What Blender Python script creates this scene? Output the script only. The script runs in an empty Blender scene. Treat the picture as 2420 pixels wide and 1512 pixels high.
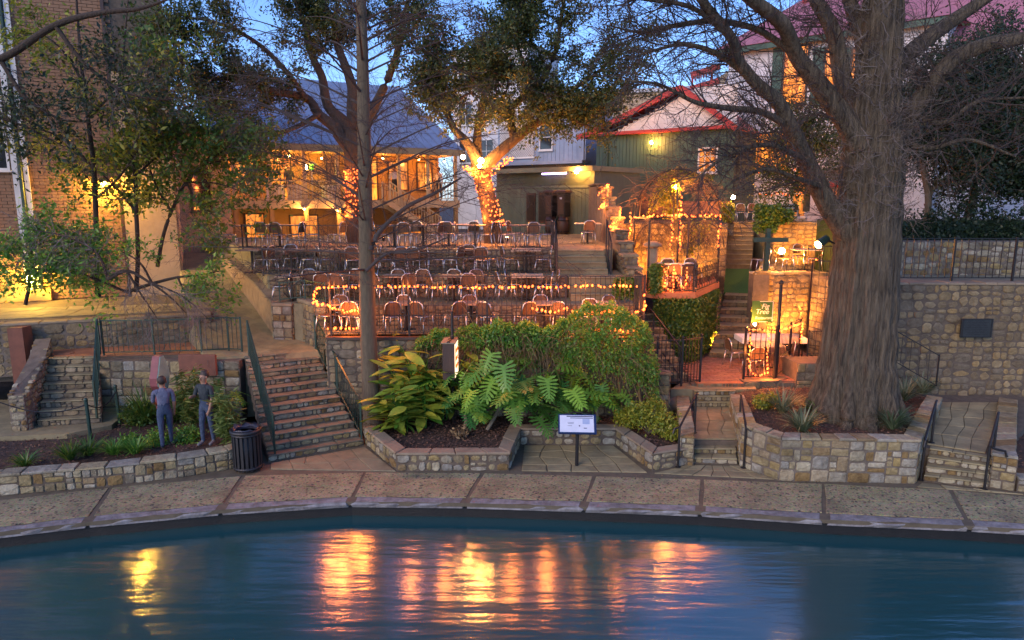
import bpy, math, random
import numpy as np
from mathutils import Vector, Matrix, Euler, noise as mnoise

SC = bpy.context.scene
COL = SC.collection
R = math.radians
rnd = random.Random(7)
npr = np.random.default_rng(7)

# ------------------------------------------------------------------ camera, sky, sun, exposure
CAM_H, PITCH, FPX = 6.0, R(9.95), 1620.0
cam = bpy.data.cameras.new('camera'); camo = bpy.data.objects.new('camera', cam); COL.objects.link(camo)
camo.location = (0, 0, CAM_H); camo.rotation_euler = (R(90) - PITCH, 0, 0)
cam.sensor_width = 36; cam.lens = FPX / 2420 * 36; cam.clip_end = 3000; cam.clip_start = .1
SC.camera = camo
W = bpy.data.worlds.new('World'); SC.world = W; W.use_nodes = True
wn, wl = W.node_tree.nodes, W.node_tree.links
sky = wn.new('ShaderNodeTexSky'); sky.sky_type = 'NISHITA'; sky.sun_disc = False
SUN_EL, SUN_ROT = 27.0, 218.0
sky.sun_elevation = R(SUN_EL); sky.sun_rotation = R(SUN_ROT); sky.air_density = 1.0; sky.dust_density = .5; sky.ozone_density = 4.0
tint = wn.new('ShaderNodeMix'); tint.data_type = 'RGBA'; tint.blend_type = 'MULTIPLY'; tint.inputs[0].default_value = 1.0
tint.inputs[7].default_value = (.80, .93, 1.28, 1)
wl.new(sky.outputs[0], tint.inputs[6])
bg = wn['Background']; wl.new(tint.outputs[2], bg.inputs[0]); bg.inputs[1].default_value = .145
sun = bpy.data.lights.new('sun', 'SUN'); suno = bpy.data.objects.new('sun', sun); COL.objects.link(suno)
sun.energy = 1.35; sun.angle = R(32); sun.color = (1.0, .68, .40)
suno.rotation_euler = (R(90 - SUN_EL), 0, R(180 - SUN_ROT)); suno.location = (0, -10, 30)
SC.view_settings.view_transform = 'Standard'; SC.view_settings.look = 'None'
SC.view_settings.exposure = .72; SC.view_settings.gamma = 1
SC.render.engine = 'CYCLES'
cy = SC.cycles
cy.use_denoising = True
cy.max_bounces = 6; cy.diffuse_bounces = 3; cy.glossy_bounces = 3; cy.transmission_bounces = 4; cy.transparent_max_bounces = 8
cy.sample_clamp_indirect = 4.0; cy.sample_clamp_direct = 0; cy.caustics_reflective = False; cy.caustics_refractive = False
cy.use_light_tree = True

# ------------------------------------------------------------------ helpers
_c, _s = math.cos(PITCH), math.sin(PITCH)
def ray(x, y):
    a, b = (x - 1210) / FPX, (y - 756) / FPX
    return a, _c - b * _s, -_s - b * _c
def P(x, y, Y):            # where the sight line meets the depth Y (metres from the lens)
    a, d, e = ray(x, y); t = Y / d
    return Vector((a * t, Y, CAM_H + e * t))
def G(x, y, z=0.0):        # where the sight line meets the level z
    a, d, e = ray(x, y); t = (z - CAM_H) / e
    return Vector((a * t, d * t, z))

def np_mesh(name, V, F, mat, smooth=False):
    V = np.asarray(V, dtype=np.float32).reshape(-1, 3); F = np.asarray(F, dtype=np.int32)
    me = bpy.data.meshes.new(name); k = F.shape[1]; n = F.shape[0]
    me.vertices.add(len(V)); me.vertices.foreach_set('co', V.ravel())
    me.loops.add(n * k); me.loops.foreach_set('vertex_index', F.ravel())
    me.polygons.add(n); me.polygons.foreach_set('loop_start', np.arange(0, n * k, k, dtype=np.int32))
    me.polygons.foreach_set('loop_total', np.full(n, k, dtype=np.int32))
    if smooth: me.polygons.foreach_set('use_smooth', np.ones(n, dtype=bool))
    me.update(calc_edges=True); me.validate()
    if mat: me.materials.append(mat)
    return me

def link(name, data, parent=None, loc=None, rot=None, scale=None):
    o = bpy.data.objects.new(name, data); COL.objects.link(o)
    if loc is not None: o.location = loc
    if rot is not None: o.rotation_euler = rot
    if scale is not None: o.scale = scale
    if parent is not None:
        o.parent = parent
        b = parent.get('_b')
        if b is not None: o.matrix_parent_inverse = Matrix.Translation((-b[0], -b[1], -b[2]))
    return o
def tag(o, label=None, cat=None, group=None, kind=None):
    if label: o['label'] = label
    if cat: o['category'] = cat
    if group: o['group'] = group
    if kind: o['kind'] = kind
    return o
BASES = []
def thing(name, label, cat, loc=(0, 0, 0), group=None, kind=None):
    o = bpy.data.objects.new(name, None); COL.objects.link(o)
    o.location = loc; o.empty_display_size = .2
    o['_b'] = [float(c) for c in loc]; BASES.append(o)
    return tag(o, label, cat, group, kind)
def struct(o): o['kind'] = 'structure'; return o

class MB:
    def __init__(s): s.v = []; s.f = []
    def add(s, vs, fs):
        b = len(s.v); s.v += [tuple(q) for q in vs]; s.f += [tuple(b + i for i in q) for q in fs]; return s
    def box(s, c, d, rz=0.0):
        cx, cy_, cz = c; hx, hy, hz = d[0] / 2, d[1] / 2, d[2] / 2; ca, sa = math.cos(rz), math.sin(rz); vs = []
        for z in (-hz, hz):
            for x, y in ((-hx, -hy), (hx, -hy), (hx, hy), (-hx, hy)):
                vs.append((cx + x * ca - y * sa, cy_ + x * sa + y * ca, cz + z))
        return s.add(vs, [(3, 2, 1, 0), (4, 5, 6, 7), (0, 1, 5, 4), (1, 2, 6, 5), (2, 3, 7, 6), (3, 0, 4, 7)])
    def cbox(s, c, d, ch=.015, rz=0.0, jit=0.0, seed=0):   # box with its upper edges worn round
        cx, cy_, cz = c; hx, hy, hz = d[0] / 2, d[1] / 2, d[2] / 2; ca, sa = math.cos(rz), math.sin(rz); vs = []
        rr = random.Random(seed)
        for z, k in ((-hz, 0), (hz - ch, 0), (hz, ch)):
            for x, y in ((-hx + k, -hy + k), (hx - k, -hy + k), (hx - k, hy - k), (-hx + k, hy - k)):
                if jit: x += rr.uniform(-jit, jit); y += rr.uniform(-jit, jit)
                vs.append((cx + x * ca - y * sa, cy_ + x * sa + y * ca, cz + z))
        fs = [(3, 2, 1, 0), (8, 9, 10, 11)]
        for b in (0, 4):
            for i in range(4): j = (i + 1) % 4; fs.append((b + i, b + j, b + 4 + j, b + 4 + i))
        return s.add(vs, fs)
    def bar(s, a, b, w, h=None, up=(0, 0, 1)):
        a, b = Vector(a), Vector(b); h = h or w; d = (b - a).normalized(); u = Vector(up)
        if abs(d.dot(u)) > .97: u = Vector((0, 1, 0))
        r = d.cross(u).normalized(); u = r.cross(d).normalized()
        vs = [q + r * x * w / 2 + u * z * h / 2 for q in (a, b) for x, z in ((-1, -1), (1, -1), (1, 1), (-1, 1))]
        return s.add(vs, [(0, 1, 2, 3), (7, 6, 5, 4), (0, 4, 5, 1), (1, 5, 6, 2), (2, 6, 7, 3), (3, 7, 4, 0)])
    def tube(s, pts, r, n=8, cap=True):
        pts = [Vector(p) for p in pts]; m = len(pts)
        rs = r if isinstance(r, (list, tuple)) else [r] * m
        pu = None; vs = []; fs = []
        for i, p in enumerate(pts):
            d = (pts[min(i + 1, m - 1)] - pts[max(i - 1, 0)]).normalized()
            if pu is None:
                pu = Vector((0, 0, 1)) if abs(d.z) < .9 else Vector((1, 0, 0))
            u = (pu - d * pu.dot(d)).normalized(); w = d.cross(u); pu = u
            for k in range(n):
                a = 2 * math.pi * k / n
                vs.append(p + (u * math.cos(a) + w * math.sin(a)) * rs[i])
        for i in range(m - 1):
            for k in range(n):
                j = (k + 1) % n; fs.append((i * n + k, i * n + j, (i + 1) * n + j, (i + 1) * n + k))
        if cap: fs += [tuple(range(n))[::-1], tuple((m - 1) * n + k for k in range(n))]
        return s.add(vs, fs)
    def lathe(s, prof, c=(0, 0, 0), n=12):
        vs = []; fs = []; m = len(prof)
        for r, z in prof:
            for k in range(n):
                a = 2 * math.pi * k / n; vs.append((c[0] + r * math.cos(a), c[1] + r * math.sin(a), c[2] + z))
        for i in range(m - 1):
            for k in range(n):
                j = (k + 1) % n; fs.append((i * n + k, i * n + j, (i + 1) * n + j, (i + 1) * n + k))
        fs += [tuple(range(n))[::-1], tuple((m - 1) * n + k for k in range(n))]
        return s.add(vs, fs)
    def prism(s, poly, z0, z1):          # polygon (counter-clockwise) pulled up; z may be lists
        n = len(poly); a = z0 if isinstance(z0, list) else [z0] * n; b = z1 if isinstance(z1, list) else [z1] * n
        vs = [(p[0], p[1], a[i]) for i, p in enumerate(poly)] + [(p[0], p[1], b[i]) for i, p in enumerate(poly)]
        fs = [tuple(range(n))[::-1], tuple(range(n, 2 * n))] + [(i, (i + 1) % n, n + (i + 1) % n, n + i) for i in range(n)]
        return s.add(vs, fs)
    def slab(s, pts, t):                 # any planar polygon of 3-d points, thickened along its normal
        pts = [Vector(p) for p in pts]; nrm = (pts[1] - pts[0]).cross(pts[2] - pts[0]).normalized(); n = len(pts)
        vs = pts + [p - nrm * t for p in pts]
        return s.add(vs, [tuple(range(n)), tuple(range(n, 2 * n))[::-1]] + [(i, n + i, n + (i + 1) % n, (i + 1) % n) for i in range(n)])
    def sphere(s, c, r, n=8, m=6, sz=1.0):
        pr = [(r * math.sin(math.pi * i / m) + 1e-4, -r * sz * math.cos(math.pi * i / m)) for i in range(m + 1)]
        return s.lathe(pr, c, n)
    def mesh(s, name, mat, smooth=False):
        me = bpy.data.meshes.new(name); me.from_pydata(s.v, [], s.f); me.update()
        if smooth:
            me.polygons.foreach_set('use_smooth', [True] * len(me.polygons))
        if mat: me.materials.append(mat)
        return me
    def obj(s, name, mat, parent=None, smooth=False, loc=None, rot=None):
        return link(name, s.mesh(name, mat, smooth), parent, loc, rot)

# ------------------------------------------------------------------ materials
def nd(nt, t, **kw):
    n = nt.nodes.new(t)
    for k, v in kw.items(): setattr(n, k, v)
    return n
def ramp(nt, stops, interp='LINEAR'):
    n = nt.nodes.new('ShaderNodeValToRGB'); cr = n.color_ramp; cr.interpolation = interp
    while len(cr.elements) < len(stops): cr.elements.new(.5)
    for e, (p, c) in zip(cr.elements, stops): e.position = p; e.color = (*c, 1) if len(c) == 3 else c
    return n
def mixc(nt, a, b, f, mode='MIX'):
    n = nt.nodes.new('ShaderNodeMix'); n.data_type = 'RGBA'; n.blend_type = mode
    for sock, v in ((n.inputs[0], f), (n.inputs[6], a), (n.inputs[7], b)):
        if hasattr(v, 'links') or isinstance(v, bpy.types.NodeSocket): nt.links.new(v, sock)
        else: sock.default_value = v if not isinstance(v, (tuple, list)) else (*v, 1) if len(v) == 3 else v
    return n.outputs[2]
def newmat(name):
    m = bpy.data.materials.new(name); m.use_nodes = True
    return m, m.node_tree, m.node_tree.nodes['Principled BSDF']
def pos(nt, sc=(1, 1, 1), rot=(0, 0, 0)):
    g = nd(nt, 'ShaderNodeNewGeometry'); mp = nd(nt, 'ShaderNodeMapping'); mp.inputs['Scale'].default_value = sc; mp.inputs['Rotation'].default_value = rot
    nt.links.new(g.outputs['Position'], mp.inputs['Vector']); return mp.outputs[0]
def ntex(nt, vec, scale, detail=5, rough=.6):
    n = nd(nt, 'ShaderNodeTexNoise'); n.inputs['Scale'].default_value = scale; n.inputs['Detail'].default_value = detail; n.inputs['Roughness'].default_value = rough
    nt.links.new(vec, n.inputs['Vector']); return n.outputs['Fac']
def bumpn(nt, b, h, st, dist=.02):
    n = nd(nt, 'ShaderNodeBump'); n.inputs['Strength'].default_value = st; n.inputs['Distance'].default_value = dist
    nt.links.new(h, n.inputs['Height']); nt.links.new(n.outputs[0], b.inputs['Normal']); return n
def mat(name, c1, c2=None, scale=4, rough=.75, bump=.3, metal=0, var=0.0, stretch=(1, 1, 1), bscale=None, dirt=.0, dist=.02, palette=None):
    """grain and wear: two colours by noise in place, per-object tint, optional blotches of dirt"""
    m, nt, b = newmat(name); v = pos(nt, stretch)
    n1 = ntex(nt, v, scale); r = ramp(nt, [(.32, (0, 0, 0)), (.68, (1, 1, 1))]); nt.links.new(n1, r.inputs[0])
    if palette:
        oi = nd(nt, 'ShaderNodeObjectInfo'); pr = ramp(nt, [((i + .02) / len(palette), c) for i, c in enumerate(palette)]); nt.links.new(oi.outputs['Random'], pr.inputs[0])
        dk = mixc(nt, pr.outputs[0], (.62, .58, .55), 1.0, 'MULTIPLY'); col = mixc(nt, dk, pr.outputs[0], r.outputs[0])
    else:
        col = mixc(nt, c1, c2 or tuple(x * .6 for x in c1), r.outputs[0])
    if var:
        oi = nd(nt, 'ShaderNodeObjectInfo'); h = nd(nt, 'ShaderNodeHueSaturation'); mr = nd(nt, 'ShaderNodeMapRange')
        mr.inputs['To Min'].default_value = 1 - var; mr.inputs['To Max'].default_value = 1 + var
        nt.links.new(oi.outputs['Random'], mr.inputs['Value']); nt.links.new(mr.outputs[0], h.inputs['Value']); nt.links.new(col, h.inputs['Color']); col = h.outputs[0]
    if dirt:
        n3 = ntex(nt, pos(nt), 1.1, 7, .7); r3 = ramp(nt, [(.45, (0, 0, 0)), (.72, (1, 1, 1))]); nt.links.new(n3, r3.inputs[0])
        dk = mixc(nt, col, (.25, .23, .20), 1.0, 'MULTIPLY'); f = nd(nt, 'ShaderNodeMath', operation='MULTIPLY'); f.inputs[1].default_value = dirt
        nt.links.new(r3.outputs[0], f.inputs[0]); col = mixc(nt, col, dk, f.outputs[0])
    nt.links.new(col, b.inputs['Base Color']); b.inputs['Roughness'].default_value = rough; b.inputs['Metallic'].default_value = metal
    if bump: bumpn(nt, b, ntex(nt, v, bscale or scale * 5, 6), bump, dist)
    return m
def emat(name, col, st, sample=True):
    m, nt, b = newmat(name); b.inputs['Base Color'].default_value = (*col, 1); b.inputs['Emission Color'].default_value = (*col, 1); b.inputs['Emission Strength'].default_value = st
    if not sample: m.cycles.emission_sampling = 'NONE'
    return m
def leafmat(name, c1, c2, c3=None, trans=.35, rough=.45):
    m, nt, b = newmat(name); g = nd(nt, 'ShaderNodeNewGeometry')
    st = [(0, c1), (.6, c2)] + ([(1, c3)] if c3 else [])
    r = ramp(nt, st); nt.links.new(g.outputs['Random Per Island'], r.inputs[0]); nt.links.new(r.outputs[0], b.inputs['Base Color']); b.inputs['Roughness'].default_value = rough
    t = nd(nt, 'ShaderNodeBsdfTranslucent'); nt.links.new(r.outputs[0], t.inputs[0]); mx = nd(nt, 'ShaderNodeMixShader'); mx.inputs[0].default_value = trans
    nt.links.new(b.outputs[0], mx.inputs[1]); nt.links.new(t.outputs[0], mx.inputs[2]); nt.links.new(mx.outputs[0], nt.nodes['Material Output'].inputs[0]); return m

STONE_CREAM = [(.38, .325, .19), (.31, .255, .125), (.46, .42, .28), (.20, .175, .12), (.37, .285, .11), (.27, .265, .225), (.50, .46, .33), (.25, .165, .06)]
STONE_DARK = [(.27, .22, .13), (.33, .26, .145), (.20, .165, .11), (.37, .31, .19), (.30, .23, .13), (.17, .145, .105), (.39, .33, .22)]
STONE_WARM = [(.31, .24, .12), (.22, .17, .09), (.37, .295, .16), (.16, .125, .075), (.28, .23, .14), (.33, .235, .10), (.19, .16, .11)]
M = {}
M['stone_cream'] = mat('cream limestone', None, palette=STONE_CREAM, scale=9, bump=.8, bscale=18, rough=.88, dirt=.75, dist=.04)
M['stone_dark'] = mat('weathered rubble', None, palette=STONE_DARK, scale=8, bump=.6, bscale=20, rough=.9, dirt=.7)
M['stone_warm'] = mat('warm limestone', None, palette=STONE_WARM, scale=8, bump=.8, bscale=18, rough=.9, dirt=.8, dist=.04)
M['mortar'] = mat('grey mortar', (.14, .11, .08), (.085, .068, .05), 6, .95, .5, bscale=30, dirt=.5)
M['mortar_light'] = mat('pale mortar', (.18, .15, .115), (.11, .09, .07), 5, .95, .5, bscale=30, dirt=.4)
M['flag'] = mat('flagstone', (.31, .26, .135), (.20, .17, .095), 3, .8, .35, bscale=18, var=.16, dirt=.5)
M['tread'] = mat('worn dark tread', (.19, .18, .12), (.12, .11, .075), 4, .85, .4, bscale=24, var=.12, dirt=.5)
M['concrete'] = mat('worn concrete', (.26, .225, .13), (.17, .15, .09), 2.5, .85, .35, bscale=40, dirt=.45, var=.06)
M['coping'] = mat('pale river coping', (.29, .28, .275), (.14, .13, .125), 5, .9, .8, bscale=16, dirt=.55, dist=.04)
M['bank'] = mat('wet river wall with painted shadow', (.012, .011, .010), (.006, .006, .006), 4, .6, .5)  # near-black colour stands in for the shadow between coping and water
M['joint'] = mat('slab joint', (.135, .11, .07), (.085, .07, .045), 4, .9, .3)
M['plaster'] = mat('rough plaster', (.36, .25, .145), (.24, .165, .10), 3, .9, .55, bscale=14, dirt=.35)
M['capstone'] = mat('worn capstone', (.29, .225, .145), (.19, .15, .10), 3, .88, .4, bscale=20, dirt=.4)
M['iron'] = mat('black iron', (.018, .018, .02), (.03, .026, .024), 10, .45, .1, metal=.4)
M['iron_green'] = mat('dark green iron', (.018, .045, .035), (.025, .055, .04), 10, .4, .1, metal=.2)
M['alu'] = mat('brushed aluminium', (.62, .62, .63), (.5, .5, .5), 12, .28, .05, metal=.95)
M['wicker'] = mat('tan woven cane', (.14, .072, .034), (.09, .048, .024), 14, .6, .4, bscale=90, var=.2)
M['tabletop'] = mat('dull brown table top', (.30, .22, .15), (.22, .16, .11), 4, .45, .1, var=.2)
M['tablepale'] = mat('pale table top', (.46, .38, .28), (.38, .31, .23), 4, .45, .1)
M['white'] = mat('white paint', (.72, .70, .66), (.60, .58, .54), 3, .6, .1, dirt=.15)
M['cloth'] = mat('white tablecloth', (.75, .72, .68), (.68, .65, .6), 3, .85, .2)
M['cream'] = mat('cream painted timber', (.60, .47, .26), (.50, .39, .21), 3, .6, .1, dirt=.15)
M['stucco_white'] = mat('white stucco', (.60, .60, .62), (.50, .50, .52), 2, .9, .3, bscale=40, dirt=.15)
M['stucco_tan'] = mat('tan stucco', (.50, .36, .22), (.42, .30, .19), 1.5, .9, .3, bscale=40, dirt=.25)
M['stucco_yellow'] = mat('ochre wall', (.50, .33, .13), (.42, .27, .11), 1.5, .85, .2, dirt=.25)
M['brick'] = mat('brown brick', None, palette=[(.27, .145, .085), (.31, .175, .10), (.24, .125, .075), (.33, .20, .12), (.28, .16, .10)], scale=12, bump=.4, bscale=40, rough=.9)
M['brickfield'] = mat('brown brick field', (.29, .165, .095), (.25, .14, .08), 6, .9, .4, bscale=40)  # plain brown of the joined bricks, same tone as the single ones
M['green_wood'] = mat('dark green siding', (.035, .085, .06), (.028, .065, .048), 4, .6, .2, stretch=(1, 1, .2), var=.12, dirt=.25)
M['green_grey'] = mat('grey green siding', (.13, .17, .12), (.105, .135, .10), 4, .65, .2, stretch=(1, 1, .2), var=.08, dirt=.25)
M['red_roof'] = mat('red metal roof', (.40, .028, .025), (.32, .025, .022), 3, .5, .1, dirt=.25, var=.05)
M['pink_roof'] = mat('faded red roof', (.42, .16, .19), (.36, .14, .17), 2, .6, .15, dirt=.2, var=.05)
M['metal_roof'] = mat('blue grey metal roof', (.27, .33, .43), (.23, .28, .37), 2, .42, .1, metal=.3, var=.06, dirt=.3)
M['fascia'] = mat('weathered green fascia', (.22, .24, .15), (.18, .19, .13), 3, .6, .15)
M['dark_wood'] = mat('dark wood', (.07, .035, .022), (.045, .024, .016), 6, .5, .3, stretch=(1, 1, .2))
M['terracotta'] = mat('terracotta paving', (.40, .16, .07), (.32, .125, .06), 5, .8, .3, var=.15, dirt=.3)
M['paver'] = mat('red brick paver', None, palette=[(.34, .15, .09), (.29, .12, .075), (.38, .19, .11), (.26, .12, .085), (.36, .16, .11)], scale=10, bump=.3, bscale=40, rough=.7, dirt=.3)
M['turf'] = mat('green carpet', (.07, .20, .045), (.055, .16, .035), 20, .95, .8, bscale=90)
M['soil'] = mat('dark mulch soil', (.075, .045, .032), (.045, .028, .02), 9, .95, 1.0, bscale=35, dist=.04)
M['mulch'] = leafmat('mulch chips', (.05, .028, .02), (.12, .065, .045), (.20, .10, .06), 0, .9)
M['bark'] = mat('grey brown cypress bark', (.235, .185, .12), (.045, .034, .022), 2.6, .95, 1.0, stretch=(6, 6, .45), bscale=6, dist=.25)
M['bark_slim'] = mat('smooth grey bark', (.13, .10, .062), (.085, .066, .042), 6, .9, .7, stretch=(4, 4, .8), bscale=14, dist=.03)
M['bark_oak'] = mat('dark oak bark', (.065, .045, .032), (.035, .026, .019), 5, .95, .9, stretch=(3, 3, 1), bscale=12, dist=.05)
M['twig'] = mat('grey twig', (.14, .115, .10), (.09, .075, .065), 5, .9, 0)
M['twig_dark'] = mat('dark twig', (.065, .05, .045), (.04, .032, .03), 5, .9, 0)
M['twig_pale'] = mat('pale grey twig', (.21, .175, .155), (.12, .10, .09), 5, .9, 0)
M['leaf_oak'] = leafmat('oak leaf', (.025, .05, .014), (.055, .085, .02), (.12, .13, .025))
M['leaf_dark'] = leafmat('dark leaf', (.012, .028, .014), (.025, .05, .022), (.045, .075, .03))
M['leaf_mid'] = leafmat('mid green leaf', (.035, .10, .018), (.08, .17, .025), (.19, .23, .03))
M['leaf_bright'] = leafmat('bright leaf', (.05, .17, .025), (.12, .30, .04), (.26, .40, .05))
M['leaf_yellow'] = leafmat('yellow green leaf', (.12, .19, .02), (.28, .31, .03), (.46, .40, .05))
M['leaf_bamboo'] = leafmat('bamboo leaf', (.06, .12, .025), (.13, .19, .04), (.22, .26, .06))
M['leaf_grass'] = leafmat('strap leaf', (.06, .11, .05), (.14, .19, .10), (.28, .32, .20))
M['vine_dry'] = leafmat('dry vine stem', (.10, .06, .03), (.19, .12, .055), (.28, .19, .09), 0, .9)
def philo_mat(name, a, b_):
    m, nt, b = newmat(name); oi = nd(nt, 'ShaderNodeObjectInfo'); r = ramp(nt, [(0, a), (1, b_)]); nt.links.new(oi.outputs['Random'], r.inputs[0])
    n1 = ntex(nt, pos(nt), 14, 3); rr = ramp(nt, [(.3, (.75, .75, .75)), (.7, (1.1, 1.1, 1.0))]); nt.links.new(n1, rr.inputs[0])
    col = mixc(nt, r.outputs[0], rr.outputs[0], 1.0, 'MULTIPLY'); nt.links.new(col, b.inputs['Base Color']); b.inputs['Roughness'].default_value = .35
    t = nd(nt, 'ShaderNodeBsdfTranslucent'); nt.links.new(col, t.inputs[0]); mx = nd(nt, 'ShaderNodeMixShader'); mx.inputs[0].default_value = .3
    nt.links.new(b.outputs[0], mx.inputs[1]); nt.links.new(t.outputs[0], mx.inputs[2]); nt.links.new(mx.outputs[0], nt.nodes['Material Output'].inputs[0]); return m
M['philo'] = philo_mat('glossy lobed leaf', (.04, .17, .05), (.26, .48, .05))
M['ginger'] = philo_mat('striped ginger leaf', (.07, .22, .03), (.50, .52, .07))
M['bulb'] = emat('fairy bulb', (1.0, .17, .035), 1.9, False)
M['globe'] = emat('warm globe', (1.0, .38, .07), 700)
M['globe_yellow'] = emat('yellow lantern bulb', (1.0, .52, .05), 2400)
M['lantern'] = emat('yellow lantern glass', (1.0, .58, .06), 420)
M['glow_small'] = emat('small warm lamp', (1.0, .46, .12), 60)
M['neon'] = emat('violet tube', (.55, .40, 1.0), 6)
M['sign_face'] = emat('lit sign face', (1.0, .70, .42), 1.5)
M['sign_red'] = emat('lit red stripe', (1.0, .08, .01), 1.6)
def window_glow(name, a, b_, st, sc):
    m, nt, b = newmat(name); v = pos(nt, sc); n1 = ntex(nt, v, 1.0, 4, .6); r = ramp(nt, [(.35, a), (.62, b_)]); nt.links.new(n1, r.inputs[0])
    nt.links.new(r.outputs[0], b.inputs['Emission Color']); b.inputs['Emission Strength'].default_value = st; b.inputs['Base Color'].default_value = (.02, .02, .02, 1); b.inputs['Roughness'].default_value = .1; return m
M['win_orange'] = window_glow('lit window with curtains', (.25, .04, .004), (1.0, .30, .035), 1.5, (3.2, 3.2, .7))
M['win_warm'] = window_glow('lit restaurant window', (.20, .04, .006), (.95, .28, .04), 1.1, (4, 4, 1.2))
M['glass'] = mat('dark glass', (.02, .025, .03), (.03, .035, .04), 3, .06, 0)
M['board_green'] = mat('green sign board', (.05, .12, .02), (.04, .10, .018), 6, .5, .05)
M['letter'] = mat('cream lettering', (.85, .78, .55), (.8, .72, .5), 4, .6, 0)
M['ink'] = mat('dark print', (.04, .05, .10), (.05, .06, .12), 4, .7, 0)
M['paper'] = mat('pale printed panel', (.62, .66, .74), (.56, .60, .68), 6, .35, .02)
M['blueframe'] = mat('dark blue frame', (.012, .03, .10), (.01, .025, .08), 6, .35, .05)
M['bronze'] = mat('dark bronze plaque', (.045, .05, .05), (.03, .035, .035), 18, .5, .4, metal=.4)
M['pink'] = mat('faded pink paint', (.24, .065, .07), (.17, .045, .055), 5, .6, .1)
M['aqua'] = mat('faded aqua paint', (.22, .40, .36), (.15, .29, .27), 5, .6, .1)
M['rust'] = mat('rusty red plate', (.20, .075, .045), (.14, .055, .035), 5, .8, .3)
M['bin'] = mat('black slatted metal', (.012, .012, .014), (.02, .02, .022), 8, .5, .2)
M['bag'] = mat('dark liner', (.03, .035, .055), (.05, .055, .08), 6, .3, .5)
M['skin'] = mat('skin', (.34, .18, .11), (.28, .15, .09), 6, .6, .05)
M['denim'] = mat('blue denim', (.05, .075, .13), (.03, .048, .09), 9, .9, .9, bscale=14, dist=.04)
M['tee'] = mat('grey blue shirt', (.13, .14, .21), (.09, .10, .155), 9, .9, .9, bscale=14, dist=.04)
M['shirt_dark'] = mat('dark shirt', (.035, .045, .05), (.02, .028, .034), 8, .9, .9, bscale=14, dist=.04)
M['shirt_white'] = mat('white shirt', (.75, .74, .78), (.68, .67, .70), 8, .85, .2)
M['hair'] = mat('brown hair', (.04, .025, .018), (.03, .02, .014), 20, .6, .3)
M['shoe'] = mat('grey shoe', (.16, .16, .17), (.10, .10, .11), 8, .7, .1)
M['heater_green'] = emat('green lit heater flame', (.20, 1.0, .05), 1.2)
M['picture'] = mat('framed print', (.34, .22, .12), (.14, .09, .05), 5, .5, 0)

def water_mat():
    m, nt, b = newmat('river water'); b.inputs['Base Color'].default_value = (.012, .066, .072, 1); b.inputs['Roughness'].default_value = .15; b.inputs['IOR'].default_value = 2.2
    v = pos(nt, (.35, 2.2, 1)); a = ntex(nt, v, 1.3, 2, .5); v2 = pos(nt, (.7, 2.6, 1), (0, 0, .08)); c = ntex(nt, v2, 6.0, 3, .55)
    ad = nd(nt, 'ShaderNodeMath', operation='MULTIPLY_ADD'); ad.inputs[1].default_value = .16; nt.links.new(c, ad.inputs[0]); nt.links.new(a, ad.inputs[2])
    bumpn(nt, b, ad.outputs[0], .34, .05)
    return m
M['water'] = water_mat()
def aggregate_mat():
    m, nt, b = newmat('exposed aggregate'); v = pos(nt)
    vo = nd(nt, 'ShaderNodeTexVoronoi'); vo.inputs['Scale'].default_value = 13; nt.links.new(v, vo.inputs['Vector'])
    vs = nd(nt, 'ShaderNodeTexVoronoi'); vs.inputs['Scale'].default_value = 40; nt.links.new(v, vs.inputs['Vector'])
    r1 = ramp(nt, [(.26, (1, 1, 1)), (.42, (0, 0, 0))]); nt.links.new(vo.outputs['Distance'], r1.inputs[0])
    n1 = ntex(nt, v, 7, 4); r2 = ramp(nt, [(.42, (0, 0, 0)), (.56, (1, 1, 1))]); nt.links.new(n1, r2.inputs[0])
    f = nd(nt, 'ShaderNodeMath', operation='MULTIPLY'); nt.links.new(r1.outputs[0], f.inputs[0]); nt.links.new(r2.outputs[0], f.inputs[1])
    n2 = ntex(nt, v, 1.3, 6, .7); rb = ramp(nt, [(.28, (.135, .108, .043)), (.5, (.25, .20, .075)), (.75, (.37, .30, .115))]); nt.links.new(n2, rb.inputs[0])
    hs = nd(nt, 'ShaderNodeMix', data_type='RGBA', blend_type='OVERLAY'); hs.inputs[0].default_value = .35; nt.links.new(rb.outputs[0], hs.inputs[6]); nt.links.new(vs.outputs['Color'], hs.inputs[7])
    sat = nd(nt, 'ShaderNodeHueSaturation'); sat.inputs['Saturation'].default_value = .8; nt.links.new(hs.outputs[2], sat.inputs['Color'])
    col = mixc(nt, sat.outputs[0], (.045, .038, .032), f.outputs[0]); nt.links.new(col, b.inputs['Base Color']); b.inputs['Roughness'].default_value = .85
    inv = nd(nt, 'ShaderNodeMath', operation='SUBTRACT'); inv.inputs[0].default_value = 1; nt.links.new(f.outputs[0], inv.inputs[1]); bumpn(nt, b, inv.outputs[0], .6, .012)
    return m
M['aggregate'] = aggregate_mat()
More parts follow.
